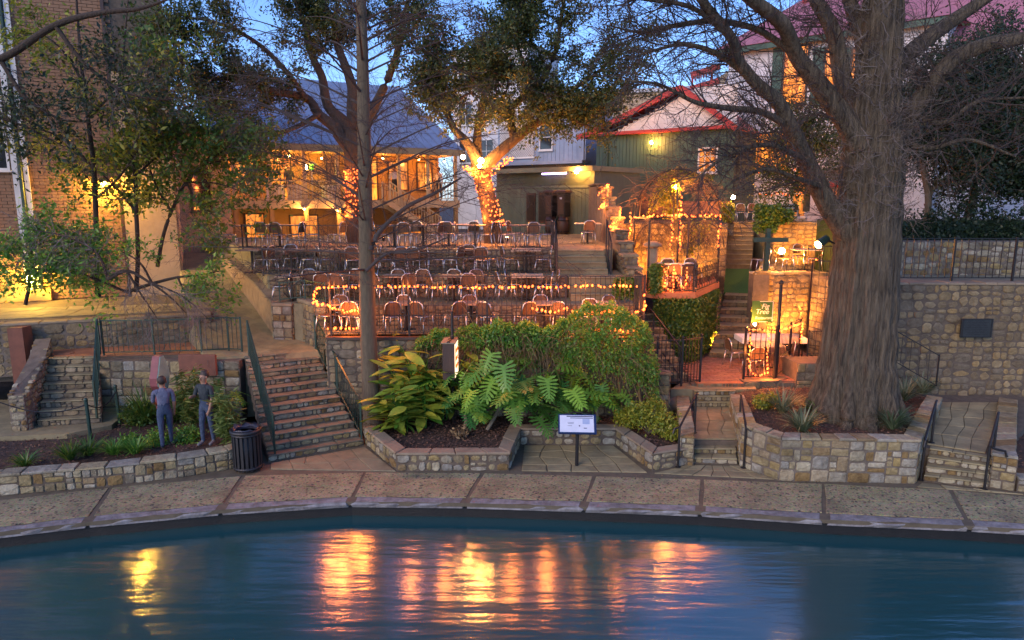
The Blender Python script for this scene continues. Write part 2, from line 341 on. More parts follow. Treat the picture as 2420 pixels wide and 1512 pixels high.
# ------------------------------------------------------------------ stone, rail, string and plant builders
def stone_variant(seed, c):
    """a block with knocked-off corners; c: how far the corners are rounded"""
    rr = random.Random(seed); ring = []
    for sx, sz in ((1, 1), (-1, 1), (-1, -1), (1, -1)):
        ca, cb = c * rr.uniform(.5, 1.6), c * rr.uniform(.5, 1.6); p = (sx * .5, sz * (.5 - cb)); q = (sx * (.5 - ca), sz * .5); ring += [p, q] if sx * sz > 0 else [q, p]
        ring.append((0 if sx * sz > 0 else sx * .5, sz * .5 if sx * sz > 0 else 0))
    n = len(ring); ring = [(x * (1 - rr.uniform(0, .07 + c * .3)), z * (1 - rr.uniform(0, .07 + c * .3))) for x, z in ring]
    vs = [(x, .5, z) for x, z in ring] + [(x, -.30, z) for x, z in ring] + [(x * .90 + rr.uniform(-.02, .02), -.5 + rr.uniform(-.08, .12), z * .86 + rr.uniform(-.02, .02)) for x, z in ring] + [(rr.uniform(-.15, .15), -.55 + rr.uniform(-.08, .08), rr.uniform(-.15, .15))]
    fs = []
    for b in (0, n):
        for k in range(n): j = (k + 1) % n; fs.append((b + k, b + j, b + n + j, b + n + k))
    for k in range(n): fs.append((2 * n + k, 2 * n + (k + 1) % n, 3 * n))
    return vs, fs
STONES = {}
for kind, p in (('ashlar', .05), ('rubble', .17)):
    for mk in ('stone_cream', 'stone_dark', 'stone_warm'):
        STONES[kind, mk] = []
        for i in range(9):
            mb = MB(); mb.add(*stone_variant(100 * len(STONES) + i, p + .012 * i)); STONES[kind, mk].append(mb.mesh('stone', M[mk]))
def cut(u0, v0, u1, v1, rr, mn, mx, out):
    w, h = u1 - u0, v1 - v0
    big = w > mx or h > mx * .60
    if not big and (rr.random() < .55 or (w < mn * 1.7 and h < mn * 1.4)): out.append((u0, v0, u1, v1)); return
    if w / max(h, 1e-6) > rr.uniform(1.1, 1.9):
        if w < mn * 1.2: out.append((u0, v0, u1, v1)); return
        c = u0 + w * rr.uniform(.34, .66); cut(u0, v0, c, v1, rr, mn, mx, out); cut(c, v0, u1, v1, rr, mn, mx, out)
    else:
        if h < mn * 1.0: out.append((u0, v0, u1, v1)); return
        c = v0 + h * rr.uniform(.36, .64); cut(u0, v0, u1, c, rr, mn, mx, out); cut(u0, c, u1, v1, rr, mn, mx, out)
def lay(parent, p0, p1, z0, z1, mk, kind='ashlar', mn=.14, mx=.42, gap=.016, deep=.10, proud=.02, seed=0, top=None, bottom=None, limit=300):
    """stones set one by one into the face that runs from p0 to p1 (outward is to the right of that direction)"""
    rr = random.Random(seed); p0, p1 = Vector((p0[0], p0[1])), Vector((p1[0], p1[1])); L = (p1 - p0).length; d = (p1 - p0) / L; n = Vector((d.y, -d.x)); rz = math.atan2(d.y, d.x)
    rects = []; k = max(1, round(L / 1.6))
    for i in range(k): cut(L * i / k, z0, L * (i + 1) / k, z1, rr, mn, mx, rects)
    cnt = 0
    for u0, v0, u1, v1 in rects:
        uc = (u0 + u1) / 2
        if top:
            t = top(uc / L)
            if v0 > t - .05: continue
            v1 = min(v1, t)
        if bottom and v1 < bottom(uc / L) + .03: continue
        if v1 - v0 < .05 or u1 - u0 < .05: continue
        g = gap * rr.uniform(.6, 1.3); w, h = u1 - u0 - g, v1 - v0 - g
        if w < .04 or h < .03: continue
        q = p0 + d * uc + n * (proud - deep / 2 + rr.uniform(-.012, .012))
        flip = rr.choice((0, math.pi))
        link('stone', rr.choice(STONES[kind, mk]), parent, (q.x, q.y, (v0 + v1) / 2), (0, flip + rr.uniform(-.03, .03), rz), (w, deep, h)); cnt += 1
        if cnt >= limit: break
    return cnt
def offset(poly, t):
    """the polyline moved t to the LEFT of its direction, mitred"""
    pts = [Vector((p[0], p[1])) for p in poly]; out = []
    for i, p in enumerate(pts):
        ds = []
        if i > 0: ds.append((p - pts[i - 1]).normalized())
        if i < len(pts) - 1: ds.append((pts[i + 1] - p).normalized())
        ns = [Vector((-d.y, d.x)) for d in ds]; m = sum(ns, Vector((0, 0))).normalized(); out.append(p + m * (t / max(.35, m.dot(ns[0]))))
    return out
def ribbon(mb, poly, t, z0, z1):
    a = [Vector((p[0], p[1])) for p in poly]; b = offset(poly, t); n = len(a)
    za = z0 if isinstance(z0, list) else [z0] * n; zb = z1 if isinstance(z1, list) else [z1] * n; vs = []
    for i in range(n): vs += [(a[i].x, a[i].y, za[i]), (b[i].x, b[i].y, za[i]), (b[i].x, b[i].y, zb[i]), (a[i].x, a[i].y, zb[i])]
    fs = [(0, 1, 2, 3), tuple(4 * (n - 1) + k for k in (3, 2, 1, 0))]
    for i in range(n - 1):
        for k in range(4): j = (k + 1) % 4; fs.append((4 * i + k, 4 * (i + 1) + k, 4 * (i + 1) + j, 4 * i + j))
    return mb.add(vs, fs)
def wall(name, label, poly, t, z0, z1, mk, kind='ashlar', mn=.14, mx=.42, cap=None, capm='stone_cream', mortar='mortar', cat='wall', seed=1, gap=.016, deep=.10, caplen=.5, topfn=None, back=False):
    """stone-faced wall along a polyline, face to the right of its direction"""
    root = thing(name, label, cat, (poly[0][0], poly[0][1], z0)); mb = MB(); ribbon(mb, poly, t, z0, z1); mb.obj('core', M[mortar], root)
    n = 0
    for i in range(len(poly) - 1):
        n += lay(root, poly[i], poly[i + 1], z0, z1, mk, kind, mn, mx, gap, deep, seed=seed * 31 + i, limit=max(0, 290 - n))
        if back: n += lay(root, offset(poly, t)[i + 1], offset(poly, t)[i], z0, z1, mk, kind, mn, mx, gap, deep, seed=seed * 37 + i, limit=max(0, 290 - n))
    if cap:
        rr = random.Random(seed)
        a = offset(poly, -.03); b = offset(poly, t + .03)
        for i in range(len(poly) - 1):
            L = (a[i + 1] - a[i]).length; k = max(1, round(L / caplen)); cuts = [0] + sorted((j + rr.uniform(-.22, .22)) / k for j in range(1, k)) + [1]
            for u0, u1 in zip(cuts, cuts[1:]):
                e = .008 / max(L, .1); q = [a[i].lerp(a[i + 1], u0 + e), a[i].lerp(a[i + 1], u1 - e), b[i].lerp(b[i + 1], u1 - e), b[i].lerp(b[i + 1], u0 + e)]
                zt = z1 + cap + rr.uniform(-.012, .012); m2 = MB(); c = (q[0] + q[1] + q[2] + q[3]) / 4
                lo = [(p.x, p.y, z1 + .003) for p in q]; mi = [(p.x + rr.uniform(-.012, .012), p.y + rr.uniform(-.012, .012), zt - .018) for p in q]; hi = [(p.x * .93 + c.x * .07, p.y * .93 + c.y * .07, zt) for p in q]
                m2.add(lo + mi + hi, [(3, 2, 1, 0), (8, 9, 10, 11)] + [(b0 + k2, b0 + (k2 + 1) % 4, b0 + 4 + (k2 + 1) % 4, b0 + 4 + k2) for b0 in (0, 4) for k2 in range(4)])
                m2.obj('capstone', M[capm], root)
    return root

UNIT_BAR = {k: MB().box((0, 0, .5), (1, 1, 1)).mesh('baluster', M[k]) for k in ('iron', 'iron_green', 'cream', 'white')}
def railing(label, pts, h=1.0, sp=.12, mk='iron', post=.035, bar=.012, rail=.03, name='railing', low=.09, mid=None, cat='railing', group=None, finial=False, posts=None):
    """posts, rails and one bar after another along a line of foot points"""
    pts = [Vector(p) for p in pts]; root = thing(name, label, cat, pts[0], group)
    U = Vector((0, 0, 1))
    for i, p in enumerate(pts):
        if posts is None or i in posts:
            mb = MB().box((p.x, p.y, p.z + (h + .04) / 2), (post, post, h + .04))
            if finial: mb.sphere((p.x, p.y, p.z + h + .07), post * .9, 6, 4)
            mb.obj('post', M[mk], root)
    for a, b in zip(pts, pts[1:]):
        d = (b - a); L = d.length; MB().bar(a + U * h, b + U * h, rail, rail * .8).obj('top_rail', M[mk], root)
        MB().bar(a + U * low, b + U * low, rail * .8, rail * .7).obj('bottom_rail', M[mk], root)
        if mid: MB().bar(a + U * mid, b + U * mid, rail * .7, rail * .6).obj('middle_rail', M[mk], root)
        k = max(1, int(L / sp)); ex = .10 if finial else 0
        for j in range(1, k):
            q = a + d * (j / k) + U * low
            link('baluster', UNIT_BAR[mk], root, q, (0, 0, math.atan2(d.y, d.x)), (bar, bar, h - low - .005 + ex))
    return root

BULB = MB().sphere((0, 0, 0), .026, 6, 4, 1.4).mesh('bulb', M['bulb'], True)
def point_lamp(parent, p, w, col=(1.0, .50, .18), r=.05):
    l = bpy.data.lights.new('lamp_glow', 'POINT'); l.energy = w; l.color = col; l.shadow_soft_size = r
    return link('lamp_glow', l, parent, p)
def string_lights(label, path, sp=.13, jit=.03, seed=0, watts=0, every=1.2, scale=1.0, wire=True, off=(0, -.06, 0)):
    rr = random.Random(seed); path = [Vector(p) for p in path]; root = thing('string_lights', label, 'string lights', path[0], 'lit strings of small orange bulbs')
    L = [0]
    for a, b in zip(path, path[1:]): L.append(L[-1] + (b - a).length)
    def along(s):
        for i in range(len(path) - 1):
            if s <= L[i + 1] or i == len(path) - 2: return path[i].lerp(path[i + 1], (s - L[i]) / max(1e-6, L[i + 1] - L[i]))
    n = max(2, int(L[-1] / sp)); wp = []
    for i in range(n):
        q = along(L[-1] * (i + rr.uniform(-.3, .3)) / n if 0 < i else 0); q = q + Vector((rr.uniform(-jit, jit), rr.uniform(-jit, jit), rr.uniform(-jit, jit)))
        wp.append(q + Vector((0, 0, .025))); k = rr.uniform(.8, 1.25) * scale
        link('bulb', BULB, root, q, (rr.uniform(-.6, .6), rr.uniform(-.6, .6), 0), (k, k, k))
    if wire: MB().tube(wp, .0035, 4).obj('wire', M['iron'], root)
    if watts:
        k = max(1, int(L[-1] / every))
        for i in range(k): point_lamp(root, along(L[-1] * (i + .5) / k) + Vector(off), watts * 10.5, (1.0, .25, .04), .12)
    return root
def helix(axis, radii, turns, n=120):
    pts = [Vector(p) for p in axis]; out = []
    for i in range(n):
        t = i / (n - 1); s = t * (len(pts) - 1); k = min(int(s), len(pts) - 2); f = s - k; c = pts[k].lerp(pts[k + 1], f); r = radii[k] * (1 - f) + radii[k + 1] * f
        a = t * turns * 2 * math.pi; out.append(c + Vector((math.cos(a) * r, math.sin(a) * r, 0)))
    return out

def unit(v): return v / np.maximum(np.linalg.norm(v, axis=-1, keepdims=True), 1e-9)
def grow(S, D, Ln, npts=4, wig=.25, lift=0.0, rng=npr):
    """curved paths from starts S along D; lift bends them up (+) or down (-)"""
    N = len(S); T = np.zeros((N, npts, 3)); T[:, 0] = S; d = unit(D); st = (Ln / (npts - 1))[:, None]
    for i in range(1, npts):
        d = unit(d + rng.normal(0, wig, (N, 3)) + np.array([0, 0, lift])); T[:, i] = T[:, i - 1] + d * st
    return T
def twig_arrays(T, r0, r1, sides=3):
    N, n, _ = T.shape; d = unit(np.gradient(T, axis=1)); ref = np.where(np.abs(d[..., 2:3]) < .9, np.array([0, 0, 1.0]), np.array([1.0, 0, 0])); a = unit(np.cross(d, ref)); b = np.cross(d, a)
    rad = (np.linspace(0, 1, n)[None, :] * (r1 - r0)[:, None] + r0[:, None])[..., None, None]; ang = np.arange(sides) * 2 * np.pi / sides
    V = T[:, :, None, :] + rad * (a[:, :, None, :] * np.cos(ang)[None, None, :, None] + b[:, :, None, :] * np.sin(ang)[None, None, :, None]); V = V.reshape(-1, 3)
    base = (np.arange(N) * n * sides)[:, None, None]; i = (np.arange(n - 1) * sides)[None, :, None]; k = np.arange(sides)[None, None, :]; k2 = (k + 1) % sides
    F = np.stack([base + i + k, base + i + k2, base + i + sides + k2, base + i + sides + k], -1).reshape(-1, 4)
    return V, F
def merge(parts):
    V = []; F = []; b = 0
    for v, f in parts: V.append(v); F.append(f + b); b += len(v)
    return np.concatenate(V), np.concatenate(F)
def sprout(T, k, rng, lo=.2, spread=1.0):
    """k shoots off each path: starts and directions"""
    N, n, _ = T.shape; idx = np.repeat(np.arange(N), k); t = rng.uniform(lo, 1, len(idx)) * (n - 1); i = np.minimum(t.astype(int), n - 2); f = (t - i)[:, None]
    S = T[idx, i] * (1 - f) + T[idx, i + 1] * f; pd = unit(T[idx, i + 1] - T[idx, i]); r = rng.normal(0, 1, (len(idx), 3)); r = unit(r - pd * (r * pd).sum(1, keepdims=True))
    return S, unit(pd + r * spread), idx
def leaves(C, size, rng, wid=.45, hang=0.0, jit=.35, D=None):
    N = len(C); a = unit(rng.normal(0, 1, (N, 3)) + np.array([0, 0, -hang])) if D is None else unit(D + rng.normal(0, jit, (N, 3))); r = rng.normal(0, 1, (N, 3)); s = unit(np.cross(a, r)); nn = np.cross(a, s)
    L = (size * rng.uniform(.6, 1.3, N))[:, None]; w = L * wid * .5
    V = np.stack([C, C + a * L * .45 + s * w + nn * L * .1, C + a * L, C + a * L * .45 - s * w + nn * L * .1], 1).reshape(-1, 3)
    return V, np.arange(N * 4).reshape(-1, 4)
def limb_tube(pts, radii, n=12, bump=0.0, seed=0, sub=6, ridge=0.0, flute=0.0):
    """smooth thick limb through control points, its girth uneven"""
    p = np.array([list(q) for q in pts], float); r = np.array(radii, float); m = len(p); out = []; rr = []
    pe = np.vstack([2 * p[0] - p[1], p, 2 * p[-1] - p[-2]])
    for i in range(m - 1):
        for j in range(sub):
            t = j / sub; a, b, c, d = pe[i:i + 4]
            out.append(.5 * ((2 * b) + (-a + c) * t + (2 * a - 5 * b + 4 * c - d) * t * t + (-a + 3 * b - 3 * c + d) * t ** 3)); rr.append(r[i] * (1 - t) + r[i + 1] * t)
    out.append(p[-1]); rr.append(r[-1]); T = np.array(out)[None]; rr = np.array(rr)
    V, F = twig_arrays(T, np.ones(1), np.ones(1), n); V = V.reshape(len(rr), n, 3); c = T[0][:, None, :]; off = V - c
    rng = np.random.default_rng(seed); ph = rng.uniform(0, 6.28, 4); ang = np.arange(n) * 2 * np.pi / n; z = np.arange(len(rr))[:, None]
    k = 1 + bump * (np.sin(ang * 3 + ph[0] + z * .06) * .5 + np.sin(ang * 7 + ph[1] - z * .05) * .35 + np.sin(ang * 13 + ph[2] + z * .04) * .25 + np.sin(ang * 2 + z * .5 + ph[3]) * .25)
    if ridge:
        g = np.zeros((len(rr), n)); 
        for f_, am in ((17, .5), (29, .5), (41, .4), (53, .3)):
            ph1 = np.cumsum(rng.normal(0, .22, len(rr)))[:, None] + rng.uniform(0, 6.28); g += am * np.abs(np.sin((ang * f_ / 2)[None, :] + ph1)) * (.7 + .3 * np.sin(ang[None, :] * 3 + z * .4 + ph1))
        k = k + ridge * (g - .8)
    if flute: k = k + flute * np.exp(-z / (len(rr) * .10)) * (np.abs(np.sin(ang * 4.5 + ph[0] + z * .01)) ** .6 - .6 + .3 * np.sin(ang * 2 + 1))
    V = c + off * (rr[:, None] * k)[..., None]
    return (V.reshape(-1, 3), F), T[0], rr
def pick_on(paths, n, rng, t0=.15, t1=1.0):
    """n points along limbs (weighted by length), with local direction"""
    seg = []; 
    for T, rr in paths:
        m = len(T); lo, hi = int(m * t0), int((m - 1) * t1)
        for i in range(lo, hi): seg.append((T[i], T[i + 1], rr[i]))
    Ls = np.array([np.linalg.norm(b - a) for a, b, _ in seg]); idx = rng.choice(len(seg), n, p=Ls / Ls.sum()); f = rng.uniform(0, 1, n)[:, None]
    A = np.array([seg[i][0] for i in idx]); B = np.array([seg[i][1] for i in idx]); Rr = np.array([seg[i][2] for i in idx]); return A * (1 - f) + B * f, unit(B - A), Rr
def npobj(name, arr, m, parent, smooth=False): return link(name, np_mesh(name, arr[0], arr[1], m, smooth), parent)

# person: one skinned body, coloured by zone
def person(label, base, face, joints, zones, h=1.72, group=None):
    """joints: name -> (x, y, z, radius); y forward. zones: edge list (a, b, material)"""
    root = thing('person', label, 'person', base, group)
    names = list(joints); me = bpy.data.meshes.new('body'); ed = [(names.index(a), names.index(b)) for a, b, _ in zones]
    k = h / 1.72; ca, sa = math.cos(face), math.sin(face); co = {}
    for n in names:
        x, y, z, r = joints[n]; co[n] = Vector((base[0] + (x * ca - y * sa) * k, base[1] + (x * sa + y * ca) * k, base[2] + z * k))
    me.from_pydata([co[n] for n in names], ed, []); me.update()
    o = link('body', me, None); md = o.modifiers.new('s', 'SKIN'); md.use_smooth_shade = True
    for i, n in enumerate(names): me.skin_vertices[0].data[i].radius = (joints[n][3] * k,) * 2
    me.skin_vertices[0].data[0].use_root = True
    sb = o.modifiers.new('u', 'SUBSURF'); sb.levels = 2; sb.render_levels = 2
    dg = bpy.context.evaluated_depsgraph_get(); ev = bpy.data.meshes.new_from_object(o.evaluated_get(dg)); o.modifiers.clear(); bpy.data.objects.remove(o)
    ms = []; 
    for _, _, m in zones:
        if m not in ms: ms.append(m)
    ev.materials.clear()
    for m in ms: ev.materials.append(M[m])
    for f in ev.polygons:
        c = f.center; best = None
        for a, b, m in zones:
            A, B = co[a], co[b]; t = max(0, min(1, (c - A).dot(B - A) / (B - A).length_squared)); d = (c - A.lerp(B, t)).length - .5 * (joints[a][3] * (1 - t) + joints[b][3] * t)
            if best is None or d < best[0]: best = (d, m)
        f.material_index = ms.index(best[1]); f.use_smooth = True
    ev.name = 'body'; link('body', ev, root)
    hd = co['head']; mb = MB(); mb.sphere(hd + Vector((0, 0, .045)) - Vector((-sa, ca, 0)) * .045, .100 * k, 10, 8, 1.12); mb.obj('hair', M['hair'], root, True)
    fw = Vector((-sa, ca, 0)); sd = Vector((ca, sa, 0))
    mb = MB(); mb.sphere(hd + fw * .10 * k - Vector((0, 0, .03)), .018, 6, 5, 1.5); mb.obj('nose', M['skin'], root, True)
    for s in (-1, 1): MB().sphere(hd + fw * .085 * k + sd * s * .034, .011, 6, 4).obj('eye', M['hair'], root, True)
    MB().box(hd + fw * .088 * k - Vector((0, 0, .068)), (.04, .012, .008), face).obj('mouth', M['pink'], root)
    for s in (-1, 1): MB().sphere(hd + sd * s * .088 * k - Vector((0, 0, .01)), .024, 6, 4, 1.4).obj('ear', M['skin'], root, True)
    return root
def pose(arm_l=(-.26, .02, 1.12, -.28, .06, .86), arm_r=(.26, .02, 1.12, .28, .06, .86), stride=.12):
    J = {'pelvis': (0, 0, .95, .125), 'waist': (0, 0, 1.08, .115), 'chest': (0, 0, 1.30, .14), 'neck': (0, 0, 1.47, .055), 'jaw': (0, .025, 1.54, .07), 'head': (0, .01, 1.62, .092), 'crown': (0, 0, 1.68, .07)}
    Z = [('pelvis', 'waist', 'TROUSER'), ('waist', 'chest', 'SHIRT'), ('chest', 'neck', 'SHIRT'), ('neck', 'jaw', 'skin'), ('jaw', 'head', 'skin'), ('head', 'crown', 'skin')]
    for s, nm, a in ((-1, 'l', arm_l), (1, 'r', arm_r)):
        J['sh' + nm] = (s * .19, 0, 1.40, .062); J['el' + nm] = (a[0], a[1], a[2], .046); J['wr' + nm] = (a[3], a[4], a[5], .032)
        e, w = Vector(a[:3]), Vector(a[3:]); d = (w - e).normalized(); hnd = w + d * .08; J['ha' + nm] = (*hnd, .036)
        Z += [('chest', 'sh' + nm, 'SHIRT'), ('sh' + nm, 'el' + nm, 'SHIRT'), ('el' + nm, 'wr' + nm, 'skin'), ('wr' + nm, 'ha' + nm, 'skin')]
        for q in range(4):
            J['f%s%d' % (nm, q)] = (*(hnd + d * (.085 - .008 * abs(q - 1)) + Vector((0, .022 * (q - 1.5), 0))), .0085); Z.append(('ha' + nm, 'f%s%d' % (nm, q), 'skin'))
        J['th' + nm] = (*(hnd + d * .03 + Vector((-s * .03, .045, 0))), .010); Z.append(('ha' + nm, 'th' + nm, 'skin'))
        y = s * stride
        J['hp' + nm] = (s * .095, 0, .90, .098); J['kn' + nm] = (s * .10, y * .6 + .02, .50, .066); J['an' + nm] = (s * .10, y, .085, .046); J['to' + nm] = (s * .115, y + .17, .035, .036)
        Z += [('pelvis', 'hp' + nm, 'TROUSER'), ('hp' + nm, 'kn' + nm, 'TROUSER'), ('kn' + nm, 'an' + nm, 'TROUSER'), ('an' + nm, 'to' + nm, 'shoe')]
    return J, Z
def dress(Z, shirt, trouser): return [(a, b, {'SHIRT': shirt, 'TROUSER': trouser}.get(m, m)) for a, b, m in Z]
# ------------------------------------------------------------------ the setting: river, bank, walkway, ground
WATER_Z = -.36
mb = MB(); mb.add([(-70, -45, WATER_Z), (70, -45, WATER_Z), (70, 15, WATER_Z), (-70, 15, WATER_Z)], [(0, 1, 2, 3)]); struct(mb.obj('river_water', M['water']))
mb = MB(); prof = [(16.0, -1.2), (16.1, -.10), (22.0, -.10), (30.5, 3.3), (60, 3.6), (900, 3.6)]
vs = []; fs = []
for y, z in prof: vs += [(-500, y, z), (500, y, z)]
for i in range(len(prof) - 1): fs.append((2 * i, 2 * i + 1, 2 * i + 3, 2 * i + 2))
struct(mb.add(vs, fs).obj('ground', M['soil']))
JOINTS = [((-430, 1300), (-360, 1212)), ((-120, 1270), (-55, 1188)), ((205, 1232), (262, 1152)), ((520, 1203), (575, 1124)), ((828, 1184), (862, 1116)), ((1098, 1187), (1140, 1118)), ((1378, 1196), (1404, 1125)),
          ((1655, 1206), (1660, 1133)), ((1950, 1226), (1945, 1143)), ((2292, 1241), (2246, 1158)), ((2640, 1262), (2560, 1185)), ((2960, 1290), (2860, 1210))]
FR = [G(*a) for a, b in JOINTS]; BK = [G(*b) for a, b in JOINTS]
walk = MB(); poly = [(p.x, p.y) for p in FR] + [(16, 17.5), (16, 21), (-16, 21), (-16, 17.5)]
walk = struct(walk.prism(poly, -.09, -.016).obj('walkway', M['joint']))
bankmb = MB(); off = offset([(p.x, p.y) for p in FR], .10); ribbon(bankmb, off, .5, -1.4, -.095); struct(bankmb.obj('river_wall', M['bank']))
def slab_piece(a, b, c, d, z0, z1, m, name, ch=.02, sub=1, lip=0.0, seed=0):
    """a, b front left and right, c, d back right and left"""
    rr = random.Random(seed); n = 9
    top = []; 
    for k in range(n): top.append(a.lerp(b, k / (n - 1)))
    for k in range(n): top.append(c.lerp(d, k / (n - 1)))
    ctr = sum(top, Vector()) / len(top); m_ = MB(); N = len(top)
    j = lambda e: Vector((rr.uniform(-e, e), rr.uniform(-e, e), 0))
    lo = [Vector((p.x, p.y, z0)) for p in top]; mid = [Vector((p.x, p.y, z1 - ch - lip)) + j(.022 + lip * .9) for p in top]
    hi = [Vector((p.x, p.y, z1 + rr.uniform(-.003, .002))) + (ctr - p).normalized() * (ch * 1.4 + lip) for p in top]
    m_.add(lo + mid + hi, [tuple(range(2 * N, 3 * N))] + [(b0 + k, b0 + (k + 1) % N, b0 + N + (k + 1) % N, b0 + N + k) for b0 in (0, N) for k in range(N)])
    return m_.obj(name, m, walk)
for i in range(len(FR) - 1):
    fa, fb, ba, bb = FR[i].copy(), FR[i + 1].copy(), BK[i].copy(), BK[i + 1].copy(); w = (fb - fa).normalized() * .045
    fa += w; fb -= w; ba += w; bb -= w
    for t0, t1, mk, nm in ((0, .16, 'coping', 'coping'), (.165, .555, 'aggregate', 'paving_slab'), (.572, 1.0, 'aggregate', 'paving_slab')):
        slab_piece(fa.lerp(ba, t0), fb.lerp(bb, t0), fb.lerp(bb, t1), fa.lerp(ba, t1), -.13 if nm == 'coping' else -.05, -.012 if nm == 'coping' else 0.0, M[mk], nm, lip=.03 if nm == 'coping' else 0, seed=i * 7 + int(t0 * 9), ch=.02 if nm == 'coping' else .006)
# irregular flagstones of the alcove and of the two short approaches
def flags(parent, quad, nu, nv, z, m, th=.035, gap=.02, seed=0, name='flagstone'):
    rr = random.Random(seed); a, b, c, d = [Vector((q[0], q[1], 0)) for q in quad]
    J = {}
    for i in range(nu + 1):
        for j in range(nv + 1):
            u = i / nu + (rr.uniform(-.2, .2) / nu if 0 < i < nu else 0); v = j / nv + (rr.uniform(-.16, .16) / nv if 0 < j < nv else 0)
            J[i, j] = a.lerp(b, u).lerp(d.lerp(c, u), v)
    for i in range(nu):
        for j in range(nv):
            q = [J[i, j], J[i + 1, j], J[i + 1, j + 1], J[i, j + 1]]; ctr = sum(q, Vector()) / 4; zz = z + rr.uniform(-.004, .004); o = []
            for p in q: o.append(p + (ctr - p).normalized() * gap * rr.uniform(.4, 1.1))
            m_ = MB(); hi = [p + (ctr - p).normalized() * .012 for p in o]
            m_.add([(p.x, p.y, z - th) for p in o] + [(p.x, p.y, zz - .008) for p in o] + [(p.x, p.y, zz) for p in hi], [(8, 9, 10, 11)] + [(b0 + k, b0 + (k + 1) % 4, b0 + 4 + (k + 1) % 4, b0 + 4 + k) for b0 in (0, 4) for k in range(4)])
            m_.obj(name, m, parent)
flags(walk, [G(1232, 1112), G(1530, 1116), G(1450, 1052), G(1238, 1052)], 5, 4, .004, M['flag'], seed=3)
flags(walk, [G(1545, 1118), G(1830, 1132), G(1745, 1100), G(1625, 1098)], 6, 2, .004, M['flag'], seed=4)
flags(walk, [G(640, 1108), G(935, 1113), G(862, 1056), G(640, 1094)], 6, 2, .004, M['concrete'], seed=5, gap=.008)
flags(walk, [G(2165, 1150), G(2420, 1168), G(2335, 1158), G(2178, 1140)], 4, 1, .004, M['flag'], seed=6)

# ------------------------------------------------------------------ beds
def inside(px, py, poly):
    r = np.zeros(len(px), bool); n = len(poly)
    for i in range(n):
        (x0, y0), (x1, y1) = poly[i][:2], poly[(i + 1) % n][:2]; c = ((y0 > py) != (y1 > py)) & (px < (x1 - x0) * (py - y0) / (y1 - y0 + 1e-12) + x0); r ^= c
    return r
def bed(name, poly, z, seed=0, chips=0, m='soil'):
    o = struct(MB().prism([tuple(p[:2]) for p in poly], z - .25, z).obj(name, M[m]))
    if chips:
        rng = np.random.default_rng(seed); a = np.array([tuple(p[:2]) for p in poly]); lo, hi = a.min(0), a.max(0); q = rng.uniform(0, 1, (chips * 3, 2)) * (hi - lo) + lo; q = q[inside(q[:, 0], q[:, 1], [tuple(p[:2]) for p in poly])][:chips]
        h = .05 * (np.sin(q[:, 0] * 3.1) * np.sin(q[:, 1] * 2.7) + .5 * np.sin(q[:, 0] * 7.3 + q[:, 1] * 5.1)); C = np.column_stack([q, z + .015 + np.maximum(0, h) + rng.uniform(0, .02, len(q))])
        v, f = leaves(C, .085, rng, .45); zz = np.repeat(C[:, 2], 4); v[:, 2] = zz + (v[:, 2] - zz) * .35
        o2 = npobj('mulch', (v, f), M['mulch'], None); tag(o2, 'bark mulch strewn over the ' + name.replace('_', ' '), 'mulch', kind='stuff')
    return o
# front bed between the great stair and the patio steps
PA = [G(862, 1046), G(938, 1112), G(1203, 1111), G(1228, 1050), G(1455, 1050), G(1542, 1112), G(1628, 1098)]
PA = [(p.x, p.y) for p in PA]
bed('planting_bed', [tuple(p) for p in offset(PA, .13)] + [(4.4, 17.6), (-4.2, 17.6)], .30, 1, 6500)
wall('planter_kerb', 'low angular stone kerb round the front planting bed beside the great stair', PA, .26, -.02, .38, 'stone_cream', 'rubble', .19, .46, cap=.05, capm='capstone', seed=3, gap=.03, caplen=.7)
# cypress planter
PB = [(5.75, 17.4), (5.23, 14.95), (5.38, 14.62), (5.79, 14.05), (8.66, 13.90), (11.1, 17.1)]
bed('cypress_bed', [(5.9, 17.8), (5.4, 15.0), (5.9, 14.2), (8.6, 14.05), (11.1, 17.3), (10.6, 18.4), (7.0, 18.4)], .86, 2, 4200)
wall('cypress_planter_wall', 'chest-high squared limestone planter wall round the huge cypress', PB, .30, -.02, .93, 'stone_cream', 'ashlar', .16, .6, cap=.055, capm='stone_cream', mortar='mortar_light', seed=8, caplen=.42)
# kerb and bed along the walkway below the brick house
LC = [(-14.5, 12.45), (-12.4, 12.90), (-10.56, 13.30), (-8.62, 13.76), (-7.33, 14.22), (-6.40, 14.70), (-5.98, 15.25)]
wall('walkway_kerb', 'long low pale stone kerb curving along the walkway towards the bin', LC, .30, -.02, .40, 'stone_cream', 'ashlar', .16, .44, cap=.05, capm='stone_cream', seed=5, caplen=.55)
bed('side_bed', [(-14.5, 12.7), (-10.6, 13.55), (-8.6, 14.0), (-6.3, 14.9), (-6.1, 15.8), (-7.5, 18.0), (-10.4, 17.8), (-10.6, 16.2), (-14.8, 15.4)], .34, 4, 3800)
m_ = MB(); m_.prism([(-17, 14.9), (-10.7, 15.75), (-10.0, 16.4), (-10.4, 18.6), (-17, 18.6)], -.05, .46); struct(m_.obj('side_path', M['flag']))

